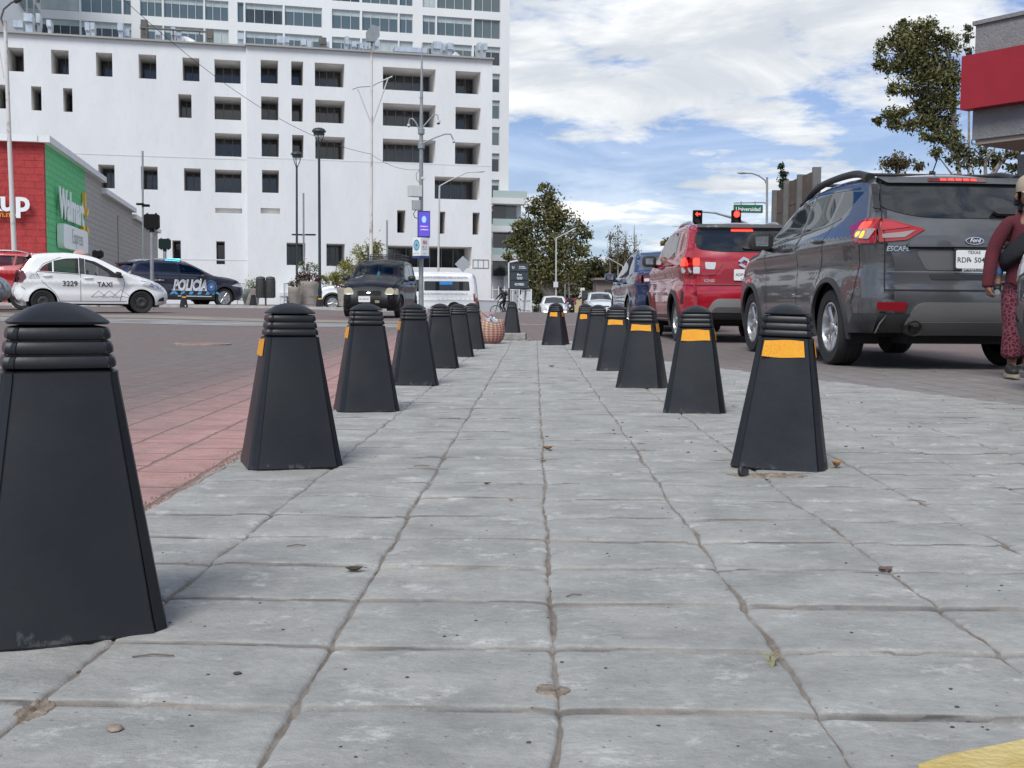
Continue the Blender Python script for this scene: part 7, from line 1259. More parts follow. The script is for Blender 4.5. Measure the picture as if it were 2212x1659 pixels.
# ------------------------------------------------------------------ people
SKIN = mat('brown_skin', (.21, .105, .065), .55, var=.12, vscale=14); HAIR = mat('black_hair', (.010, .008, .007), .6); EYEW = mat('eye_white', (.55, .52, .48), .3); EYEB = mat('eye_dark', (.012, .009, .008), .2); LIP = mat('lip', (.20, .075, .06), .5)
def skin(name, parent, verts, edges, mt, root=0, sub=2):
    me = bpy.data.meshes.new(name); me.from_pydata([v[:3] for v in verts], edges, []); o = bpy.data.objects.new(name, me); COL.objects.link(o); o.parent = parent
    m_ = o.modifiers.new('skin', 'SKIN'); m_.use_smooth_shade = True; m_.branch_smoothing = .6
    for i, v in enumerate(verts): r = v[3]; me.skin_vertices[0].data[i].radius = (r, v[4] if len(v) > 4 else r)
    me.skin_vertices[0].data[root].use_root = True
    s = o.modifiers.new('sub', 'SUBSURF'); s.levels = s.render_levels = sub
    dg = bpy.context.evaluated_depsgraph_get(); dg.update(); m2 = bpy.data.meshes.new_from_object(o.evaluated_get(dg)); o.modifiers.clear(); o.data = m2; m2.name = name; m2.materials.clear(); m2.materials.append(mt)
    m2.polygons.foreach_set('use_smooth', [True] * len(m2.polygons)); return o
def chain(V, E, a, pts):
    for p in pts: V.append(p); E.append((a, len(V) - 1)); a = len(V) - 1
    return a
def hand(V, E, w, palm, fdir, side, curl, s=1.0):      # five separate fingers rooted in the palm
    fd = Vector(fdir).normalized(); sd_ = Vector(side).normalized(); cu = Vector(curl).normalized(); pw = Vector(palm)
    V.append((*pw, .026 * s, .018 * s)); E.append((w, len(V) - 1)); p = len(V) - 1
    for k, (o_, l_) in enumerate(((-.028, .062), (-.010, .074), (.009, .070), (.027, .054))):
        b = pw + fd * .035 * s + sd_ * o_ * s; q = b + fd * l_ * .5 * s + cu * l_ * .22 * s; r = q + fd * l_ * .22 * s + cu * l_ * .42 * s; chain(V, E, p, [(*b, .0098 * s), (*q, .0085 * s), (*r, .0068 * s)])
    b = pw - fd * .005 * s - sd_ * .032 * s; q = b - sd_ * .022 * s + fd * .026 * s + cu * .016 * s; chain(V, E, p, [(*b, .011 * s), (*q, .0095 * s), (*(q + fd * .022 * s + cu * .02 * s), .0075 * s)])
def person_root(label, p, rz=0, **k): return thing('person', label, 'person', p, rz, **k)
# woman walking between the cars; she faces the viewer, local -Y is forward
Yw = 8.7; wp = gp(2213, Yw); wr = person_root('woman in maroon sweater and cap with a black shawl, holding a red cup', wp, math.radians(-6))
V, E = [(0, 0, .74, .115, .10)], []
ch = chain(V, E, 0, [(0, -.005, .88, .105, .085), (0, -.01, 1.04, .125, .09), (0, 0, 1.14, .095, .075)]); nk = chain(V, E, ch, [(.0, -.012, 1.225, .045), (-.003, -.02, 1.275, .055)])
hd_ = chain(V, E, nk, [(-.004, -.03, 1.325, .074, .080), (-.004, -.025, 1.385, .080, .085), (-.004, -.015, 1.44, .055, .06)])
V.append((-.004, -.122, 1.33, .012)); E.append((nk + 1, len(V) - 1)); V.append((-.004, -.095, 1.272, .022)); E.append((nk, len(V) - 1))
for sd in (-1, 1):
    sh = chain(V, E, ch, [(sd * .135, .0, 1.165, .052)])
    if sd < 0: w = chain(V, E, sh, [(-.205, .01, 1.03, .042), (-.24, .01, .93, .036), (-.27, -.03, .80, .028), (-.282, -.05, .72, .021)]); hand(V, E, w, (-.284, -.055, .675), (0, -.15, -1), (.35, -.9, 0), (.8, 0, .1), .95)
    else: w = chain(V, E, sh, [(.19, .01, 1.03, .042), (.21, -.03, .94, .036), (.12, -.16, .985, .028), (.045, -.215, 1.03, .021)]); hand(V, E, w, (.012, -.225, 1.045), (-1, -.15, .15), (0, -.2, 1), (0, -1, .1), .95)
    lg = chain(V, E, 0, [(sd * .075, 0, .66, .085)]); k_ = chain(V, E, lg, [(sd * .08, -.02 if sd < 0 else .03, .40, .055), (sd * .075, .0 if sd < 0 else .09, .20, .042), (sd * .07, .02 if sd < 0 else .12, .075, .032)]); chain(V, E, k_, [(sd * .08, -.10 if sd < 0 else .02, .035, .028)])
skin('body', wr, V, E, SKIN)
SWT = mat('maroon_sweater', (.088, .012, .020), .9, var=.18, vscale=9, bump=.35, bscale=70)
V, E = [(0, .0, .62, .152, .128)], []; ch = chain(V, E, 0, [(0, 0, .68, .158, .130), (0, 0, .80, .150, .124), (0, 0, .95, .138, .116), (0, 0, 1.08, .145, .11), (0, .005, 1.17, .115, .09)]); chain(V, E, ch, [(0, -.005, 1.225, .066, .062), (0, -.008, 1.25, .058, .056)])
for sd in (-1, 1):
    sh = chain(V, E, ch, [(sd * .125, .0, 1.172, .066)])
    if sd < 0: chain(V, E, sh, [(-.208, .01, 1.03, .060), (-.245, .01, .92, .056), (-.272, -.03, .79, .050), (-.285, -.045, .69, .046), (-.285, -.047, .665, .046)])
    else: chain(V, E, sh, [(.195, .01, 1.03, .060), (.215, -.03, .94, .056), (.13, -.155, .985, .048), (.085, -.195, 1.01, .044)])
skin('sweater', wr, V, E, SWT)
M, n, L = nodes_of('maroon_pattern'); b = n['Principled BSDF']; t_ = N(n, 'ShaderNodeTexCoord').outputs['Object']; vo = N(n, 'ShaderNodeTexVoronoi', {'Scale': 34}, feature='DISTANCE_TO_EDGE'); L(t_, vo.inputs['Vector']); L(mix_n(n, L, ramp_n(n, L, vo.outputs['Distance'], .04, .14), (.20, .06, .085), (.07, .007, .016)), b.inputs['Base Color']); b.inputs['Roughness'].default_value = .9; PATT = M
V, E = [(0, .0, .76, .125, .10)], []
for sd in (-1, 1): chain(V, E, 0, [(sd * .085, 0, .60, .10, .10), (sd * .085, -.02 if sd < 0 else .03, .40, .078), (sd * .085, .0 if sd < 0 else .09, .22, .075), (sd * .085, .01 if sd < 0 else .11, .12, .085)])
skin('trousers', wr, V, E, PATT)
SHO = mat('shoe_black', (.015, .015, .016), .6); SOLE = mat('shoe_sole', (.38, .31, .22), .8)
for sd in (-1, 1):
    y0 = .0 if sd < 0 else .11; o = skin('shoe', wr, [(sd * .085, y0 + .05, .06, .045, .05), (sd * .088, y0 - .03, .055, .042, .045), (sd * .092, y0 - .11, .042, .04, .032), (sd * .094, y0 - .15, .036, .03, .024)], [(0, 1), (1, 2), (2, 3)], SHO); b_ = MB(); b_.prism([(sd * .09 + .045 * math.cos(a) * (1 if math.sin(a) < 0 else .9), y0 - .05 + .14 * math.sin(a)) for a in np.linspace(0, 2 * PI, 20)[:-1]], .022, Matrix.Translation((0, 0, .0))); b_.build('sole', SOLE, o)
SHW = mat('black_shawl', (.010, .010, .014), .95, bump=.5, bscale=50, var=.2)
skin('shawl', wr, [(.13, .02, 1.16, .075, .06), (.06, -.10, 1.11, .105, .045), (-.02, -.125, 1.04, .115, .04), (-.11, -.11, .95, .10, .04), (-.155, .0, .87, .08, .05), (-.13, .13, .86, .09, .07), (.0, .19, .95, .12, .10), (.11, .13, 1.08, .09, .07)], [(i, (i + 1) % 8) for i in range(8)], SHW)
# cap, hair and face
CAPM = mat('beige_cap', (.36, .29, .22), .9, var=.12, vscale=12); hc = Vector((-.004, -.022, 1.37))
b_ = MB(); b_.lathe([(.094, -.005), (.097, .02), (.094, .06), (.075, .10), (.04, .122), (.004, .126)], 22, Matrix.Translation(hc + Vector((0, .008, .02))) @ Matrix.Diagonal((.93, 1.08, 1, 1))); cp_ = b_.build('cap', CAPM, wr, smooth=60); b_ = MB(); pts = [(.078 * math.cos(a), -.07 - .085 * math.sin(a)) for a in np.linspace(0, PI, 14)]; b_.prism(pts, .008, Matrix.Translation(hc + Vector((0, -.008, .022))) @ Matrix.Rotation(math.radians(14), 4, 'X')); b_.build('brim', mat('brim_pale', (.52, .46, .38), .9), cp_)
skin('hair', wr, [(-.004, .055, 1.40, .06), (-.075, .02, 1.36, .022), (-.078, .02, 1.28, .026), (.067, .02, 1.36, .022), (.07, .02, 1.28, .026), (-.004, .07, 1.27, .055), (-.004, .075, 1.18, .05)], [(0, 1), (1, 2), (0, 3), (3, 4), (0, 5), (5, 6)], HAIR)
for sd in (-1, 1):
    c = Vector((-.004 + sd * .030, -.100, 1.357)); b_ = MB(); b_.lathe([(.001, -.006), (.009, -.004), (.012, 0), (.009, .004), (.001, .006)], 10, Matrix.Translation(c)); e_ = b_.build('eye', EYEW, wr, smooth=80); b_ = MB(); b_.lathe([(.001, -.004), (.0055, 0), (.001, .004)], 8, Matrix.Translation(c + Vector((0, -.009, 0)))); b_.build('pupil', EYEB, e_, smooth=80); b_ = MB(); b_.tube([c + Vector((-.014, -.004, .016)), c + Vector((0, -.008, .020)), c + Vector((.014, -.004, .016))], .0035, 5); b_.build('eyebrow', HAIR, wr)
    b_ = MB(); b_.tube([Vector((-.004 + sd * .083, -.015, 1.375)), Vector((-.004 + sd * .09, -.01, 1.35)), Vector((-.004 + sd * .084, -.02, 1.325))], [.008, .013, .007], 6); b_.build('ear', SKIN, wr, smooth=80)
b_ = MB(); b_.tube([Vector((-.026, -.098, 1.300)), Vector((-.004, -.107, 1.298)), Vector((.018, -.098, 1.300))], [.004, .007, .004], 6); b_.build('mouth', LIP, wr, smooth=80)
cupt = thing('cup', 'bright red plastic cup held by the woman in maroon', 'cup', wp + Vector((.035, -.262, 1.03))); b_ = MB(); b_.lathe([(.032, -.045), (.034, -.045), (.046, .068), (.049, .070), (.046, .066), (.033, -.04), (.004, -.04)], 24); b_.build('cup_wall', mat('cup_red', (.62, .012, .015), .3), cupt, smooth=40); b_ = MB(); b_.lathe([(.004, .048), (.043, .05)], 20); b_.build('contents', mat('cup_dark', (.05, .02, .015), .5), cupt)
nk_ = thing('napkin', 'crumpled white napkin in the hand that holds the red cup', 'napkin', wp + Vector((-.065, -.255, 1.02))); b_ = MB(); b_.add([(-.03, 0, -.02), (.01, -.012, -.03), (.04, .0, -.012), (.035, .01, .02), (-.005, -.015, .012), (-.035, .005, .018)], [(0, 1, 4, 5), (1, 2, 3, 4)]); o = b_.build('sheet', mat('napkin_white', (.75, .75, .73), .9), nk_); o.modifiers.new('solid', 'SOLIDIFY').thickness = .003
# toddler carried on her back inside the shawl: one leg dangles beside her arm
M, n, L = nodes_of('child_pattern'); b = n['Principled BSDF']; t_ = N(n, 'ShaderNodeTexCoord').outputs['Object']; vo = N(n, 'ShaderNodeTexVoronoi', {'Scale': 22}); L(t_, vo.inputs['Vector']); cr_ = N(n, 'ShaderNodeValToRGB'); L(vo.outputs['Color'], cr_.inputs[0]); cr_.color_ramp.interpolation = 'CONSTANT'; cr_.color_ramp.elements[0].color = (.40, .42, .46, 1); cr_.color_ramp.elements[1].position = .62; cr_.color_ramp.elements[1].color = (.07, .16, .36, 1); q_ = cr_.color_ramp.elements.new(.80); q_.color = (.30, .03, .05, 1); L(cr_.outputs[0], b.inputs['Base Color']); b.inputs['Roughness'].default_value = .9
cl = person_root('small child carried on the woman\'s back, patterned trouser leg and dark sneaker dangling', wp, math.radians(-6))
V, E = [(0, .20, .93, .08)], []; t2 = chain(V, E, 0, [(0, .20, 1.05, .085), (0, .19, 1.15, .05)]); chain(V, E, t2, [(.02, .18, 1.20, .055), (.02, .18, 1.25, .06), (.02, .18, 1.29, .035)])
for sd in (-1, 1): k_ = chain(V, E, 0, [(sd * .09, .17, .92, .055), (sd * .175, .06, .90, .042), (sd * .185, .05, .80, .034), (sd * .185, .05, .72, .026)]); chain(V, E, k_, [(sd * .20, .0, .685, .022)])
for sd in (-1, 1): chain(V, E, t2 - 1, [(sd * .09, .18, 1.10, .032), (sd * .12, .12, 1.0, .026), (sd * .08, .06, 1.0, .02)])
skin('body', cl, V, E, SKIN)
V, E = [(0, .20, .92, .09)], []; [chain(V, E, 0, [(sd * .09, .17, .92, .062), (sd * .178, .06, .90, .050), (sd * .187, .05, .81, .043), (sd * .187, .05, .745, .040)]) for sd in (-1, 1)]; skin('trousers', cl, V, E, M)
for sd in (-1, 1): o = skin('shoe', cl, [(sd * .18, .065, .70, .034), (sd * .20, .01, .675, .033, .03), (sd * .215, -.05, .655, .027, .022)], [(0, 1), (1, 2)], SHO); b_ = MB(); b_.tube([Vector((sd * .183, .08, .662)), Vector((sd * .203, .01, .643)), Vector((sd * .218, -.06, .634))], [.022, .026, .02], 8); b_.build('sole', mat('sneaker_sole', (.25, .25, .26), .7), o)
skin('hair', cl, [(.02, .20, 1.26, .055), (.02, .22, 1.22, .045)], [(0, 1)], HAIR)

# driver of the black hatchback and of the red hatchback
def driver(label, car_name_loc, rz, at_, shirt, elbow=None):
    t = thing('person', label, 'person', car_name_loc, rz); x, y, z = at_; V, E = [(x - .05, y, z, .12)], []; c = chain(V, E, 0, [(x - .12, y, z + .22, .13), (x - .16, y, z + .40, .10)]); chain(V, E, c, [(x - .15, y, z + .50, .05), (x - .13, y, z + .58, .075), (x - .13, y, z + .66, .08), (x - .14, y, z + .72, .05)])
    for sd in (-1, 1):
        s_ = chain(V, E, c - 1, [(x - .13, y + sd * .17, z + .36, .055)])
        if elbow and sd > 0: e_ = chain(V, E, s_, [(x - .02, y + .33, z + .30, .046), (x + .10, elbow[0], elbow[1], .044), (x + .22, y + .22, z + .42, .034), (x + .32, y + .12, z + .40, .026)])
        else: e_ = chain(V, E, s_, [(x + .08, y + sd * .22, z + .16, .042), (x + .30, y + sd * .14, z + .28, .030)])
        q = V[e_]; hand(V, E, e_, (q[0] + .05, q[1], q[2] + .01), (1, 0, .2), (0, 0, 1), (0, -sd, 0), .95)
    chain(V, E, 0, [(x + .18, y - .1, z - .02, .08), (x + .48, y - .12, z + .02, .06), (x + .62, y - .12, z - .25, .045)]); chain(V, E, 0, [(x + .18, y + .1, z - .02, .08), (x + .48, y + .12, z + .02, .06), (x + .62, y + .12, z - .25, .045)])
    skin('body', t, V, E, SKIN, sub=1); skin('shirt', t, [(x - .05, y, z, .135), (x - .12, y, z + .22, .145), (x - .155, y, z + .40, .10)], [(0, 1), (1, 2)], shirt, sub=1)
    skin('hair', t, [(x - .15, y, z + .70, .075), (x - .19, y, z + .64, .07)], [(0, 1)], HAIR, sub=1); return t
cars = {o['label'][:9] + str(i): o for i, o in enumerate(bpy.data.objects) if o.get('category') == 'car'}
bh = next(o for o in bpy.data.objects if o.get('label', '').startswith('old black hatchback')); rh = next(o for o in bpy.data.objects if o.get('label', '').startswith('red boxy'))
driver('driver in dark clothes at the wheel of the black hatchback', bh.location, bh.rotation_euler.z, (1.15, .34, .62), mat('dark_shirt', (.03, .03, .035), .9))
driver('driver of the red hatchback, one elbow resting out of the window', rh.location, rh.rotation_euler.z, (1.05, .36, .70), mat('dark_shirt', (.03, .03, .035), .9), elbow=(.86, 1.20))

# cyclist riding to the left beyond the crossing
Yc = 64; cr = at(1089, 656, Yc); gz_c = -.27; hdg = math.radians(180 - 25); bk = thing('bicycle', 'thin framed bicycle ridden to the left beyond the basket', 'bicycle', (cr.x, cr.y, gz_c), hdg)
def ringm(x, r, t_): b_ = MB(); b_.tube([Vector((x + r * math.cos(a), 0, r + .02 + r * math.sin(a))) for a in np.linspace(0, 2 * PI, 32)], t_, 6, cap=False); return b_
for x in (-.5, .52):
    o = ringm(x, .33, .022).build('wheel', TYRE, bk, smooth=60); b_ = MB(); [b_.tube([Vector((x, 0, .35)), Vector((x + .32 * math.cos(a), 0, .35 + .32 * math.sin(a)))], .004, 3) for a in np.linspace(0, 2 * PI, 13)[:-1]]; b_.build('spokes', GALV, o)
FRM = mat('bike_frame', (.12, .12, .13), .4, metal=.4); b_ = MB(); J = lambda x, z: Vector((x, 0, z))
for a, c in ((J(-.5, .35), J(-.05, .30)), (J(-.05, .30), J(.40, .78)), (J(-.18, .82), J(.38, .84)), (J(-.05, .30), J(-.20, .92)), (J(-.5, .35), J(-.18, .82)), (J(.52, .35), J(.36, .95))): b_.tube([a, c], .02, 6)
b_.build('frame', FRM, bk); b_ = MB(); b_.tube([Vector((.40, -.26, 1.0)), Vector((.36, 0, .98)), Vector((.40, .26, 1.0))], .016, 6); b_.build('handlebar', FRM, bk); b_ = MB(); b_.box((-.20, 0, .94), (.24, .14, .06)); b_.build('saddle', BLACKM, bk, bevel=.02); b_ = MB(); b_.lathe([(.09, -.01), (.09, .01), (.02, .012)], 16, Matrix.Translation((-.05, .05, .30)) @ Matrix.Rotation(PI / 2, 4, 'X')); b_.build('chainring', FRM, bk)
rd = thing('person', 'cyclist in dark jacket and cap leaning over the handlebar', 'person', (cr.x, cr.y, gz_c), hdg); V, E = [(-.18, 0, 1.02, .13)], []; c = chain(V, E, 0, [(-.04, 0, 1.22, .14), (.10, 0, 1.40, .12)]); chain(V, E, c, [(.17, 0, 1.50, .05), (.22, 0, 1.57, .08), (.23, 0, 1.65, .085), (.22, 0, 1.70, .05)])
for sd in (-1, 1):
    s_ = chain(V, E, c, [(.10, sd * .18, 1.36, .06), (.26, sd * .22, 1.18, .045), (.38, sd * .23, 1.04, .032)]); hand(V, E, s_, (.41, sd * .23, 1.02), (1, 0, -.4), (0, 1, 0), (-.3, 0, -1), 1)
    k_ = chain(V, E, 0, [(.0, sd * .10, .95, .09), (.22 if sd > 0 else .10, sd * .11, .72 if sd > 0 else .62, .06), (.02 if sd > 0 else -.08, sd * .11, .42 if sd > 0 else .28, .045)]); q = V[k_]; chain(V, E, k_, [(q[0] + .02, q[1], q[2] - .10, .035), (q[0] + .12, q[1], q[2] - .13, .03)])
skin('body', rd, V, E, mat('rider_dark', (.022, .022, .027), .9, var=.2), sub=1); skin('face', rd, [(.255, 0, 1.57, .065), (.26, 0, 1.63, .07)], [(0, 1)], SKIN, sub=1); skin('cap', rd, [(.22, 0, 1.70, .09), (.30, 0, 1.685, .05, .02)], [(0, 1)], mat('cap_olive', (.10, .09, .05), .9), sub=1)
bp_ = thing('backpack', 'dark backpack on the back of the cyclist', 'backpack', (cr.x, cr.y, gz_c), hdg); skin('bag', bp_, [(-.20, 0, 1.22, .12, .10), (-.08, 0, 1.40, .12, .10), (-.02, 0, 1.47, .08)], [(0, 1), (1, 2)], mat('bag_black', (.012, .013, .016), .8), sub=1)
# motorcyclist beside the white sedan
mc = gz(1233, 72, -.45); mo = thing('motorcycle', 'dark motorcycle coming towards the viewer beside the white sedan', 'motorcycle', mc, -PI / 2 - .15); 
for x in (-.6, .65): ringm(x, .27, .05).build('wheel', TYRE, mo, smooth=60)
b_ = MB(); b_.tube([J(.65, .3), J(.5, .95)], .04, 6); b_.box((0, 0, .45), (.5, .25, .35)); b_.tube([Vector((.45, -.35, 1.0)), Vector((.5, 0, .98)), Vector((.45, .35, 1.0))], .02, 6); b_.build('frame', BLACKM, mo); skin('fuel_tank', mo, [(.3, 0, .78, .13), (0, 0, .76, .12), (-.5, 0, .78, .10)], [(0, 1), (1, 2)], mat('tank_dark', (.03, .03, .035), .3), sub=1)
b_ = MB(); b_.lathe([(.09, 0), (.07, .04), (.004, .05)], 14, Matrix.Translation((.58, 0, .85)) @ Matrix.Rotation(PI / 2, 4, 'Y')); b_.build('headlight', CLRL, mo)
mr = thing('person', 'motorcyclist in a red jacket and pale helmet beside the white sedan', 'person', mc, -PI / 2 - .15); V, E = [(-.15, 0, .92, .14)], []; c = chain(V, E, 0, [(-.08, 0, 1.15, .16), (-.02, 0, 1.33, .12)]); chain(V, E, c, [(0, 0, 1.42, .05), (.03, 0, 1.50, .08), (.03, 0, 1.58, .07)])
for sd in (-1, 1): s_ = chain(V, E, c, [(0, sd * .2, 1.30, .065), (.2, sd * .3, 1.10, .05), (.40, sd * .32, 1.03, .035)]); hand(V, E, s_, (.44, sd * .32, 1.02), (1, 0, -.3), (0, 1, 0), (0, 0, -1)); chain(V, E, 0, [(.15, sd * .16, .86, .10), (.38, sd * .22, .72, .07), (.2, sd * .2, .38, .055), (.3, sd * .2, .32, .04)])
skin('body', mr, V, E, mat('rider_navy', (.02, .022, .03), .9), sub=1); V, E = [(-.15, 0, .95, .155)], []; c = chain(V, E, 0, [(-.08, 0, 1.15, .175), (-.02, 0, 1.33, .13)]); [chain(V, E, c, [(0, sd * .2, 1.30, .08), (.2, sd * .3, 1.10, .062), (.34, sd * .31, 1.05, .05)]) for sd in (-1, 1)]; skin('jacket', mr, V, E, mat('jacket_red', (.20, .022, .03), .8), sub=1); skin('helmet', mr, [(.03, 0, 1.53, .12), (.02, 0, 1.60, .12)], [(0, 1)], mat('helmet_pale', (.35, .38, .40), .3), sub=1)

# ------------------------------------------------------------------ basket and small litter
bo = onground(1060, 743); bo = Vector((bo.x, bo.y + .17, g(bo.x, bo.y)))
M, n, L = nodes_of('woven_palm'); b = n['Principled BSDF']; uvn = N(n, 'ShaderNodeTexCoord').outputs['UV']; mp = N(n, 'ShaderNodeMapping', {2: (0, 0, math.radians(45)), 3: (25, 25, 1)}); L(uvn, mp.inputs[0]); ck = N(n, 'ShaderNodeTexChecker', {'Scale': 1.0}); L(mp.outputs[0], ck.inputs['Vector']); tt_ = N(n, 'ShaderNodeTexCoord').outputs['Object']
f_ = noise_n(n, L, tt_, 5, 4); cA = mix_n(n, L, ramp_n(n, L, f_, .4, .6), (.28, .15, .10), (.30, .10, .085)); cB = mix_n(n, L, ramp_n(n, L, f_, .4, .6), (.52, .37, .27), (.52, .29, .24)); base = mix_n(n, L, ck.outputs['Fac'], cA, cB); wv = N(n, 'ShaderNodeTexWave', {'Scale': 1.0, 'Distortion': 0}); L(mp.outputs[0], wv.inputs['Vector']); base = mix_n(n, L, ramp_n(n, L, noise_n(n, L, tt_, 60, 3), .5, .75, 0, .5), base, (.16, .09, .06)); L(base, b.inputs['Base Color']); b.inputs['Roughness'].default_value = .75
bp = N(n, 'ShaderNodeBump', {'Strength': .8, 'Distance': .006}); L(ck.outputs['Fac'], bp.inputs['Height']); L(bp.outputs[0], b.inputs['Normal'])
bs = thing('woven_basket', 'pinkish woven palm basket full of odds and ends leaning on the last left bollard', 'basket', bo); nn_, prof = 36, [(.06, 0), (.115, .012), (.150, .05), (.168, .11), (.170, .17), (.160, .235), (.146, .285), (.140, .287), (.150, .24), (.155, .18)]
vs, fs, uv = [], [], []
for i, (r, z) in enumerate(prof):
    for k in range(nn_): a = 2 * PI * k / nn_; q = 1 + .05 * math.sin(3 * a + 1) * z / .3; vs.append((r * q * math.cos(a) * 1.02, r * q * math.sin(a), z + (.022 * math.sin(2 * a + .5) if z > .2 else 0)))
for i in range(len(prof) - 1):
    for k in range(nn_): fs.append((i * nn_ + k, i * nn_ + (k + 1) % nn_, (i + 1) * nn_ + (k + 1) % nn_, (i + 1) * nn_ + k))
fs.append(tuple(range(nn_ - 1, -1, -1))); me = bpy.data.meshes.new('basket_wall'); me.from_pydata(vs, [], fs); ul = me.uv_layers.new(name='UVMap')
for p in me.polygons:
    for li, vi in zip(p.loop_indices, p.vertices): i, k = divmod(vi, nn_); kk = k if not (k == 0 and any(w % nn_ == nn_ - 1 for w in p.vertices) and len(p.vertices) == 4) else nn_; ul.data[li].uv = (kk / nn_ * 1.05, i * .05 + prof[i][1])
me.materials.append(M); me.polygons.foreach_set('use_smooth', [True] * len(fs)); o = bpy.data.objects.new('basket_wall', me); COL.objects.link(o); o.parent = bs
ROPE = mat('rope_tan', (.42, .34, .26), .9, var=.2, vscale=40); b_ = MB(); b_.tube([Vector((-.10, -.06, .27)), Vector((-.15, -.08, .40)), Vector((-.175, -.10, .46)), Vector((-.14, -.06, .42)), Vector((-.02, .04, .30))], .006, 6); b_.tube([Vector((-.175, -.10, .44)), Vector((-.05, -.12, .35)), Vector((.06, -.12, .29))], .005, 6); b_.build('rope_handle', ROPE, bs, smooth=60)
pb_ = thing('plastic_bag', 'pale bluish plastic bag bulging out of the woven basket', 'plastic bag', bo); skin('bag', pb_, [(-.06, -.04, .24, .07, .06), (-.03, -.06, .30, .05, .04), (.05, -.04, .27, .06, .05), (.09, .0, .28, .05)], [(0, 1), (0, 2), (2, 3)], mat('plastic_pale', (.50, .55, .62), .25, var=.25, vscale=14), sub=1); skin('bag_knot', pb_, [(.02, -.05, .31, .025), (.055, -.045, .325, .018)], [(0, 1)], mat('plastic_white', (.72, .73, .72), .35), sub=1)
wb_ = thing('water_bottle', 'small clear bottle with a blue cap poking out of the woven basket', 'bottle', bo + Vector((-.015, -.02, .285))); b_ = MB(); R_ = Matrix.Rotation(math.radians(14), 4, 'Y'); b_.lathe([(.028, -.1), (.03, -.02), (.03, .02), (.012, .055), (.012, .065)], 14, R_); b_.build('bottle_body', mat('bottle_clear', (.45, .55, .62), .1), wb_, smooth=50); b_ = MB(); b_.lathe([(.015, .063), (.015, .085), (.004, .086)], 12, R_); b_.build('bottle_cap', mat('cap_blue', (.05, .18, .50), .4), wb_)
st = thing('broom_stick', 'reddish brown stick leaning on the last left bollard beside the basket', 'stick', bo); b_ = MB(); b_.tube([Vector((-.165, -.17, .0)), Vector((-.17, -.13, .28)), Vector((-.185, -.11, .575))], [.016, .015, .013], 8); b_.build('stick', mat('stick_brown', (.13, .065, .045), .7, var=.3, vscale=20), st, smooth=60); b_ = MB(); b_.tube([Vector((-.150, .10, .0)), Vector((-.155, .10, .30)), Vector((-.172, .10, .53))], [.03, .028, .014], 8); b_.build('dark_handle', mat('handle_dark', (.035, .02, .018), .7), st, smooth=60)
LEAFB = mat('dead_leaf', (.17, .085, .035), .8, var=.4, vscale=30, var2=(.36, .20, .08)); LEAFD = mat('dark_leaf', (.055, .045, .03), .8, var=.3, vscale=30); PEB = mat('pebble_dark', (.055, .05, .048), .8, var=.4, vscale=40); PEBL = mat('pebble_tan', (.26, .20, .16), .8, var=.3, vscale=40)
def surf(u, v): p = onground(u, v); h, a, c = pave(p.x, p.y); return Vector((p.x, p.y, p.z + h))
def leaf(u, v, ln, rz, curl, mt, label):
    t = thing('fallen_leaf', label, 'leaf', surf(u, v) + Vector((0, 0, .002)), rz); b_ = MB(); k, vs = 9, []
    for i in range(k):
        s_ = i / (k - 1); w_ = ln * .30 * math.sin(PI * min(1, s_ * .94 + .03)) ** .8; z = curl * ln * (2 * s_ - 1) ** 2
        for j in (-1, -.5, 0, .5, 1): vs.append((ln * (s_ - .5), j * w_ * (1 + .18 * math.sin(9 * s_ + j * 5)), z + curl * ln * .9 * abs(j) ** 1.6 * math.sin(PI * s_) + .0006))
    b_.add(vs, [(i * 5 + j, (i + 1) * 5 + j, (i + 1) * 5 + j + 1, i * 5 + j + 1) for i in range(k - 1) for j in range(4)]); o = b_.build('blade', mt, t, smooth=179); o.modifiers.new('solid', 'SOLIDIFY').thickness = .0006; b_ = MB(); b_.tube([Vector((ln * .48, 0, curl * ln)), Vector((ln * .75, .004, curl * ln * .6))], .0008, 4); b_.build('stem', mt, t)
leaf(1183, 972, .040, .3, .28, LEAFB, 'curled brown dead leaf in the middle joint of the paving'); leaf(1174, 994, .030, 1.2, .15, PEBL, 'small pale leaf scrap just in front of the curled brown leaf'); leaf(765, 1233, .034, .2, .22, LEAFD, 'dark curled leaf on the left part of the paving'); leaf(1807, 1012, .05, 1.3, .45, mat('tan_leaf', (.36, .22, .10), .8, var=.3, vscale=30), 'curled tan leaf stuck behind the tilted right bollard'); leaf(1912, 1232, .034, .5, .12, mat('reddish_leaf', (.16, .09, .07), .8, var=.3, vscale=30), 'flat reddish leaf in a joint on the right side'); leaf(1052, 1045, .022, .4, .2, LEAFD, 'tiny dark leaf in the middle distance of the paving'); leaf(1191, 793, .05, .1, .2, LEAFB, 'small ochre leaf far along the centre joint'); leaf(1104, 1080, .016, 2, .15, LEAFB, 'tiny tan leaf scrap left of the middle joint')
def pebble(u, v, s, mt, label, group='pebbles scattered on the paving'):
    p = surf(u, v); R_ = random.Random(int(u * 7 + v)); b_ = MB(); rings = []
    for i in range(1, 5): a = PI * i / 5; rings.append([Vector((s * math.sin(a) * math.cos(c) * R_.uniform(.8, 1.15), s * .9 * math.sin(a) * math.sin(c) * R_.uniform(.8, 1.15), s * .62 * (1 - math.cos(a)) * .5 + 0)) for c in np.linspace(0, 2 * PI, 9)[:-1]])
    b_.loft(rings); o = b_.build('pebble', mt, None, smooth=70); o.location = p - Vector((0, 0, s * .04)); tag(o, label, 'pebble', group)
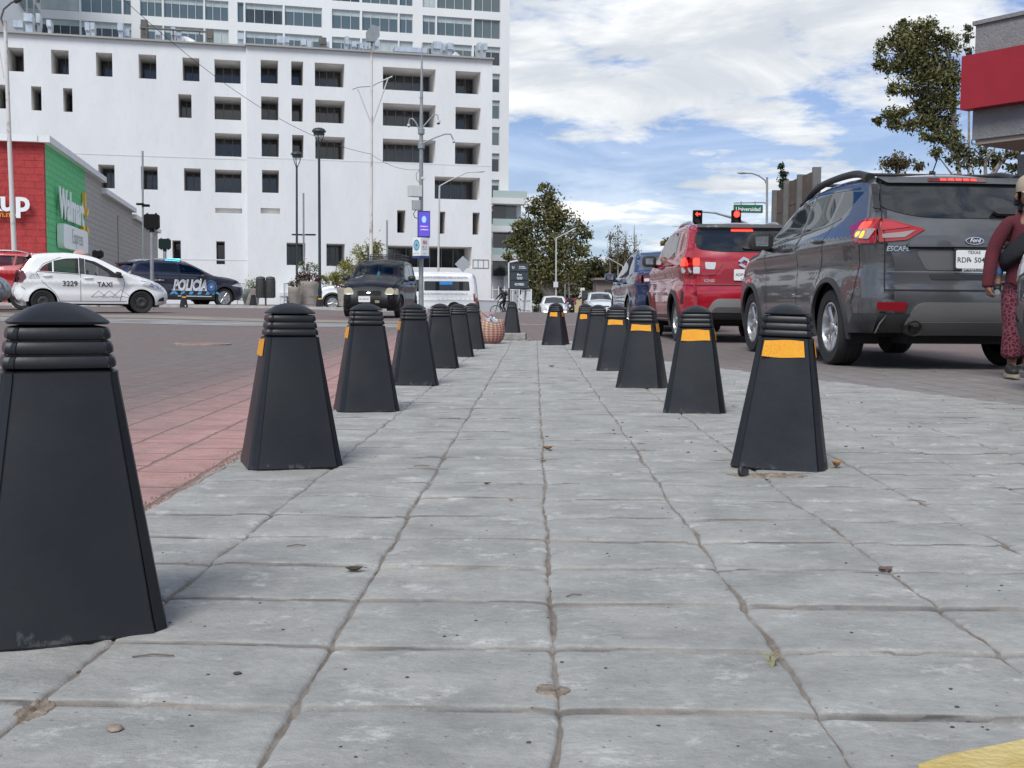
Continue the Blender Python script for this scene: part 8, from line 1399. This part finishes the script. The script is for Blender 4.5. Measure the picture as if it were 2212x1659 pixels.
pebble(246, 1576, .011, PEBL, 'round tan pebble, the largest, near the bottom left corner'); pebble(513, 1456, .0062, PEB, 'dark round pebble left of the centre on the bottom rows'); pebble(173, 1443, .006, PEB, 'dark pebble in the joint right below the nearest bollard')
R_ = random.Random(3)
for i in range(90):
    u = R_.uniform(330, 2200); v = R_.uniform(880, 1640); p = onground(u, v)
    if p.x < left_edge(p.y) + .03: continue
    pebble(u, v, R_.uniform(.0014, .0034), PEB, 'tiny dark pebble lying loose on the grey paving')
for i in range(60):
    u = R_.uniform(1060, 2200); v = R_.uniform(775, 1000); pebble(u, v, R_.uniform(.003, .007), PEB, 'tiny dark pebble lying loose on the grey paving')
TW_ = mat('twig', (.14, .11, .085), .9)
for i, (u, v, l_, a) in enumerate(((331, 1420, .06, .1), (1680, 1428, .03, 1.2), (910, 1010, .05, .05), (1385, 960, .03, .0), (1980, 1085, .05, -.7), (1240, 1290, .03, .4), (640, 1180, .04, .2))):
    p = surf(u, v); b_ = MB(); b_.tube([Vector((-l_ / 2, 0, .002)), Vector((0, .004, .004)), Vector((l_ / 2, 0, .0025))], .0011, 5); o = b_.build('twig', TW_, None); o.location = p; o.rotation_euler.z = a; tag(o, 'thin dry twig lying on the grey paving', 'twig', 'twigs on the paving')
bc = thing('bottle_cap', 'black round cap lying on edge at the foot of the tilted right bollard', 'bottle cap', surf(1605, 1031) + Vector((0, 0, .016)), .5); b_ = MB(); b_.lathe([(.004, -.007), (.016, -.007), (.0175, -.004), (.0175, .006), (.014, .009), (.012, .005), (.004, .004)], 24, Matrix.Rotation(math.radians(72), 4, 'X')); b_.build('cap', mat('cap_black', (.02, .021, .023), .6), bc, smooth=40)
# loose soil heap under the tilted bollard and grit along the left seam
SOILM = mat('loose_soil', (.15, .115, .088), .95, var=.45, vscale=60, var2=(.33, .27, .21), bump=.35, bscale=160)
def soil(name, label, c, rx, ry, h_, seed):
    vs, fs = [], []; nr, na = 12, 40
    for i in range(nr + 1):
        for k in range(na): f = i / nr; a = 2 * PI * k / na; rr = f * (1 + .35 * nz(math.cos(a) * 1.5, math.sin(a) * 1.5, seed) + .22 * nz(math.cos(a) * 5, math.sin(a) * 5, seed + 1)); x, y = c.x + rx * rr * math.cos(a), c.y + ry * rr * math.sin(a); vs.append((x, y, pave(x, y)[0] + g(x, y) + h_ * (1 - f ** 1.5) * (.7 + .8 * nz(x * 45, y * 45, seed)) + .0015 - .004 * (f > .97)))
    for i in range(nr):
        for k in range(na): fs.append((i * na + k, i * na + (k + 1) % na, (i + 1) * na + (k + 1) % na, (i + 1) * na + k))
    me = bpy.data.meshes.new(name); me.from_pydata(vs, [], fs); me.materials.append(SOILM); me.polygons.foreach_set('use_smooth', [True] * len(fs)); o = bpy.data.objects.new(name, me); COL.objects.link(o); tag(o, label, 'soil', kind='stuff')
soil('soil_heap', 'loose brown soil spilled under the tilted right bollard', surf(1660, 1031) + Vector((0, .02, 0)), .135, .045, .010, 3); soil('soil_heap', 'small patch of brown dirt on the middle joint near the bottom', surf(1192, 1494), .026, .024, .0005, 5); soil('soil_heap', 'brown dirt in the joint near the bottom left corner', surf(75, 1530), .022, .036, .0, 12)
vs, fs = [], []; R_ = random.Random(9)
for i in range(900):
    y = R_.uniform(2.2, 9) if i % 3 else R_.uniform(2.2, 4.5); x = left_edge(y) + R_.gauss(-.012, .022); s_ = R_.uniform(.0015, .0055); k = len(vs); z0 = g(x, y) - .016
    vs += [(x - s_, y, z0), (x + s_ * .8, y - s_ * .6, z0), (x + s_ * .3, y + s_, z0), (x, y, z0 + s_ * .9 + .002)]; fs += [(k, k + 1, k + 3), (k + 1, k + 2, k + 3), (k + 2, k, k + 3)]
b_ = MB(); b_.add(vs, fs); tag(b_.build('grit', SOILM, None), 'brown grit and dry debris along the seam between paving and pink road', 'grit', kind='stuff')
gr = MB(); R_ = random.Random(4)
for (u, v) in ((1668, 1438), (1660, 1425)):
    p = surf(u, v)
    for k in range(4): a = R_.uniform(0, 6.3); gr.tube([p, p + Vector((.006 * math.cos(a), .006 * math.sin(a), .012)), p + Vector((.018 * math.cos(a), .018 * math.sin(a), .016))], [.0009, .0008, .0003], 4)
tag(gr.build('grass_blades', mat('dry_grass', (.28, .26, .10), .8), None), 'few dry grass blades sprouting from a right hand joint', 'grass', kind='stuff')
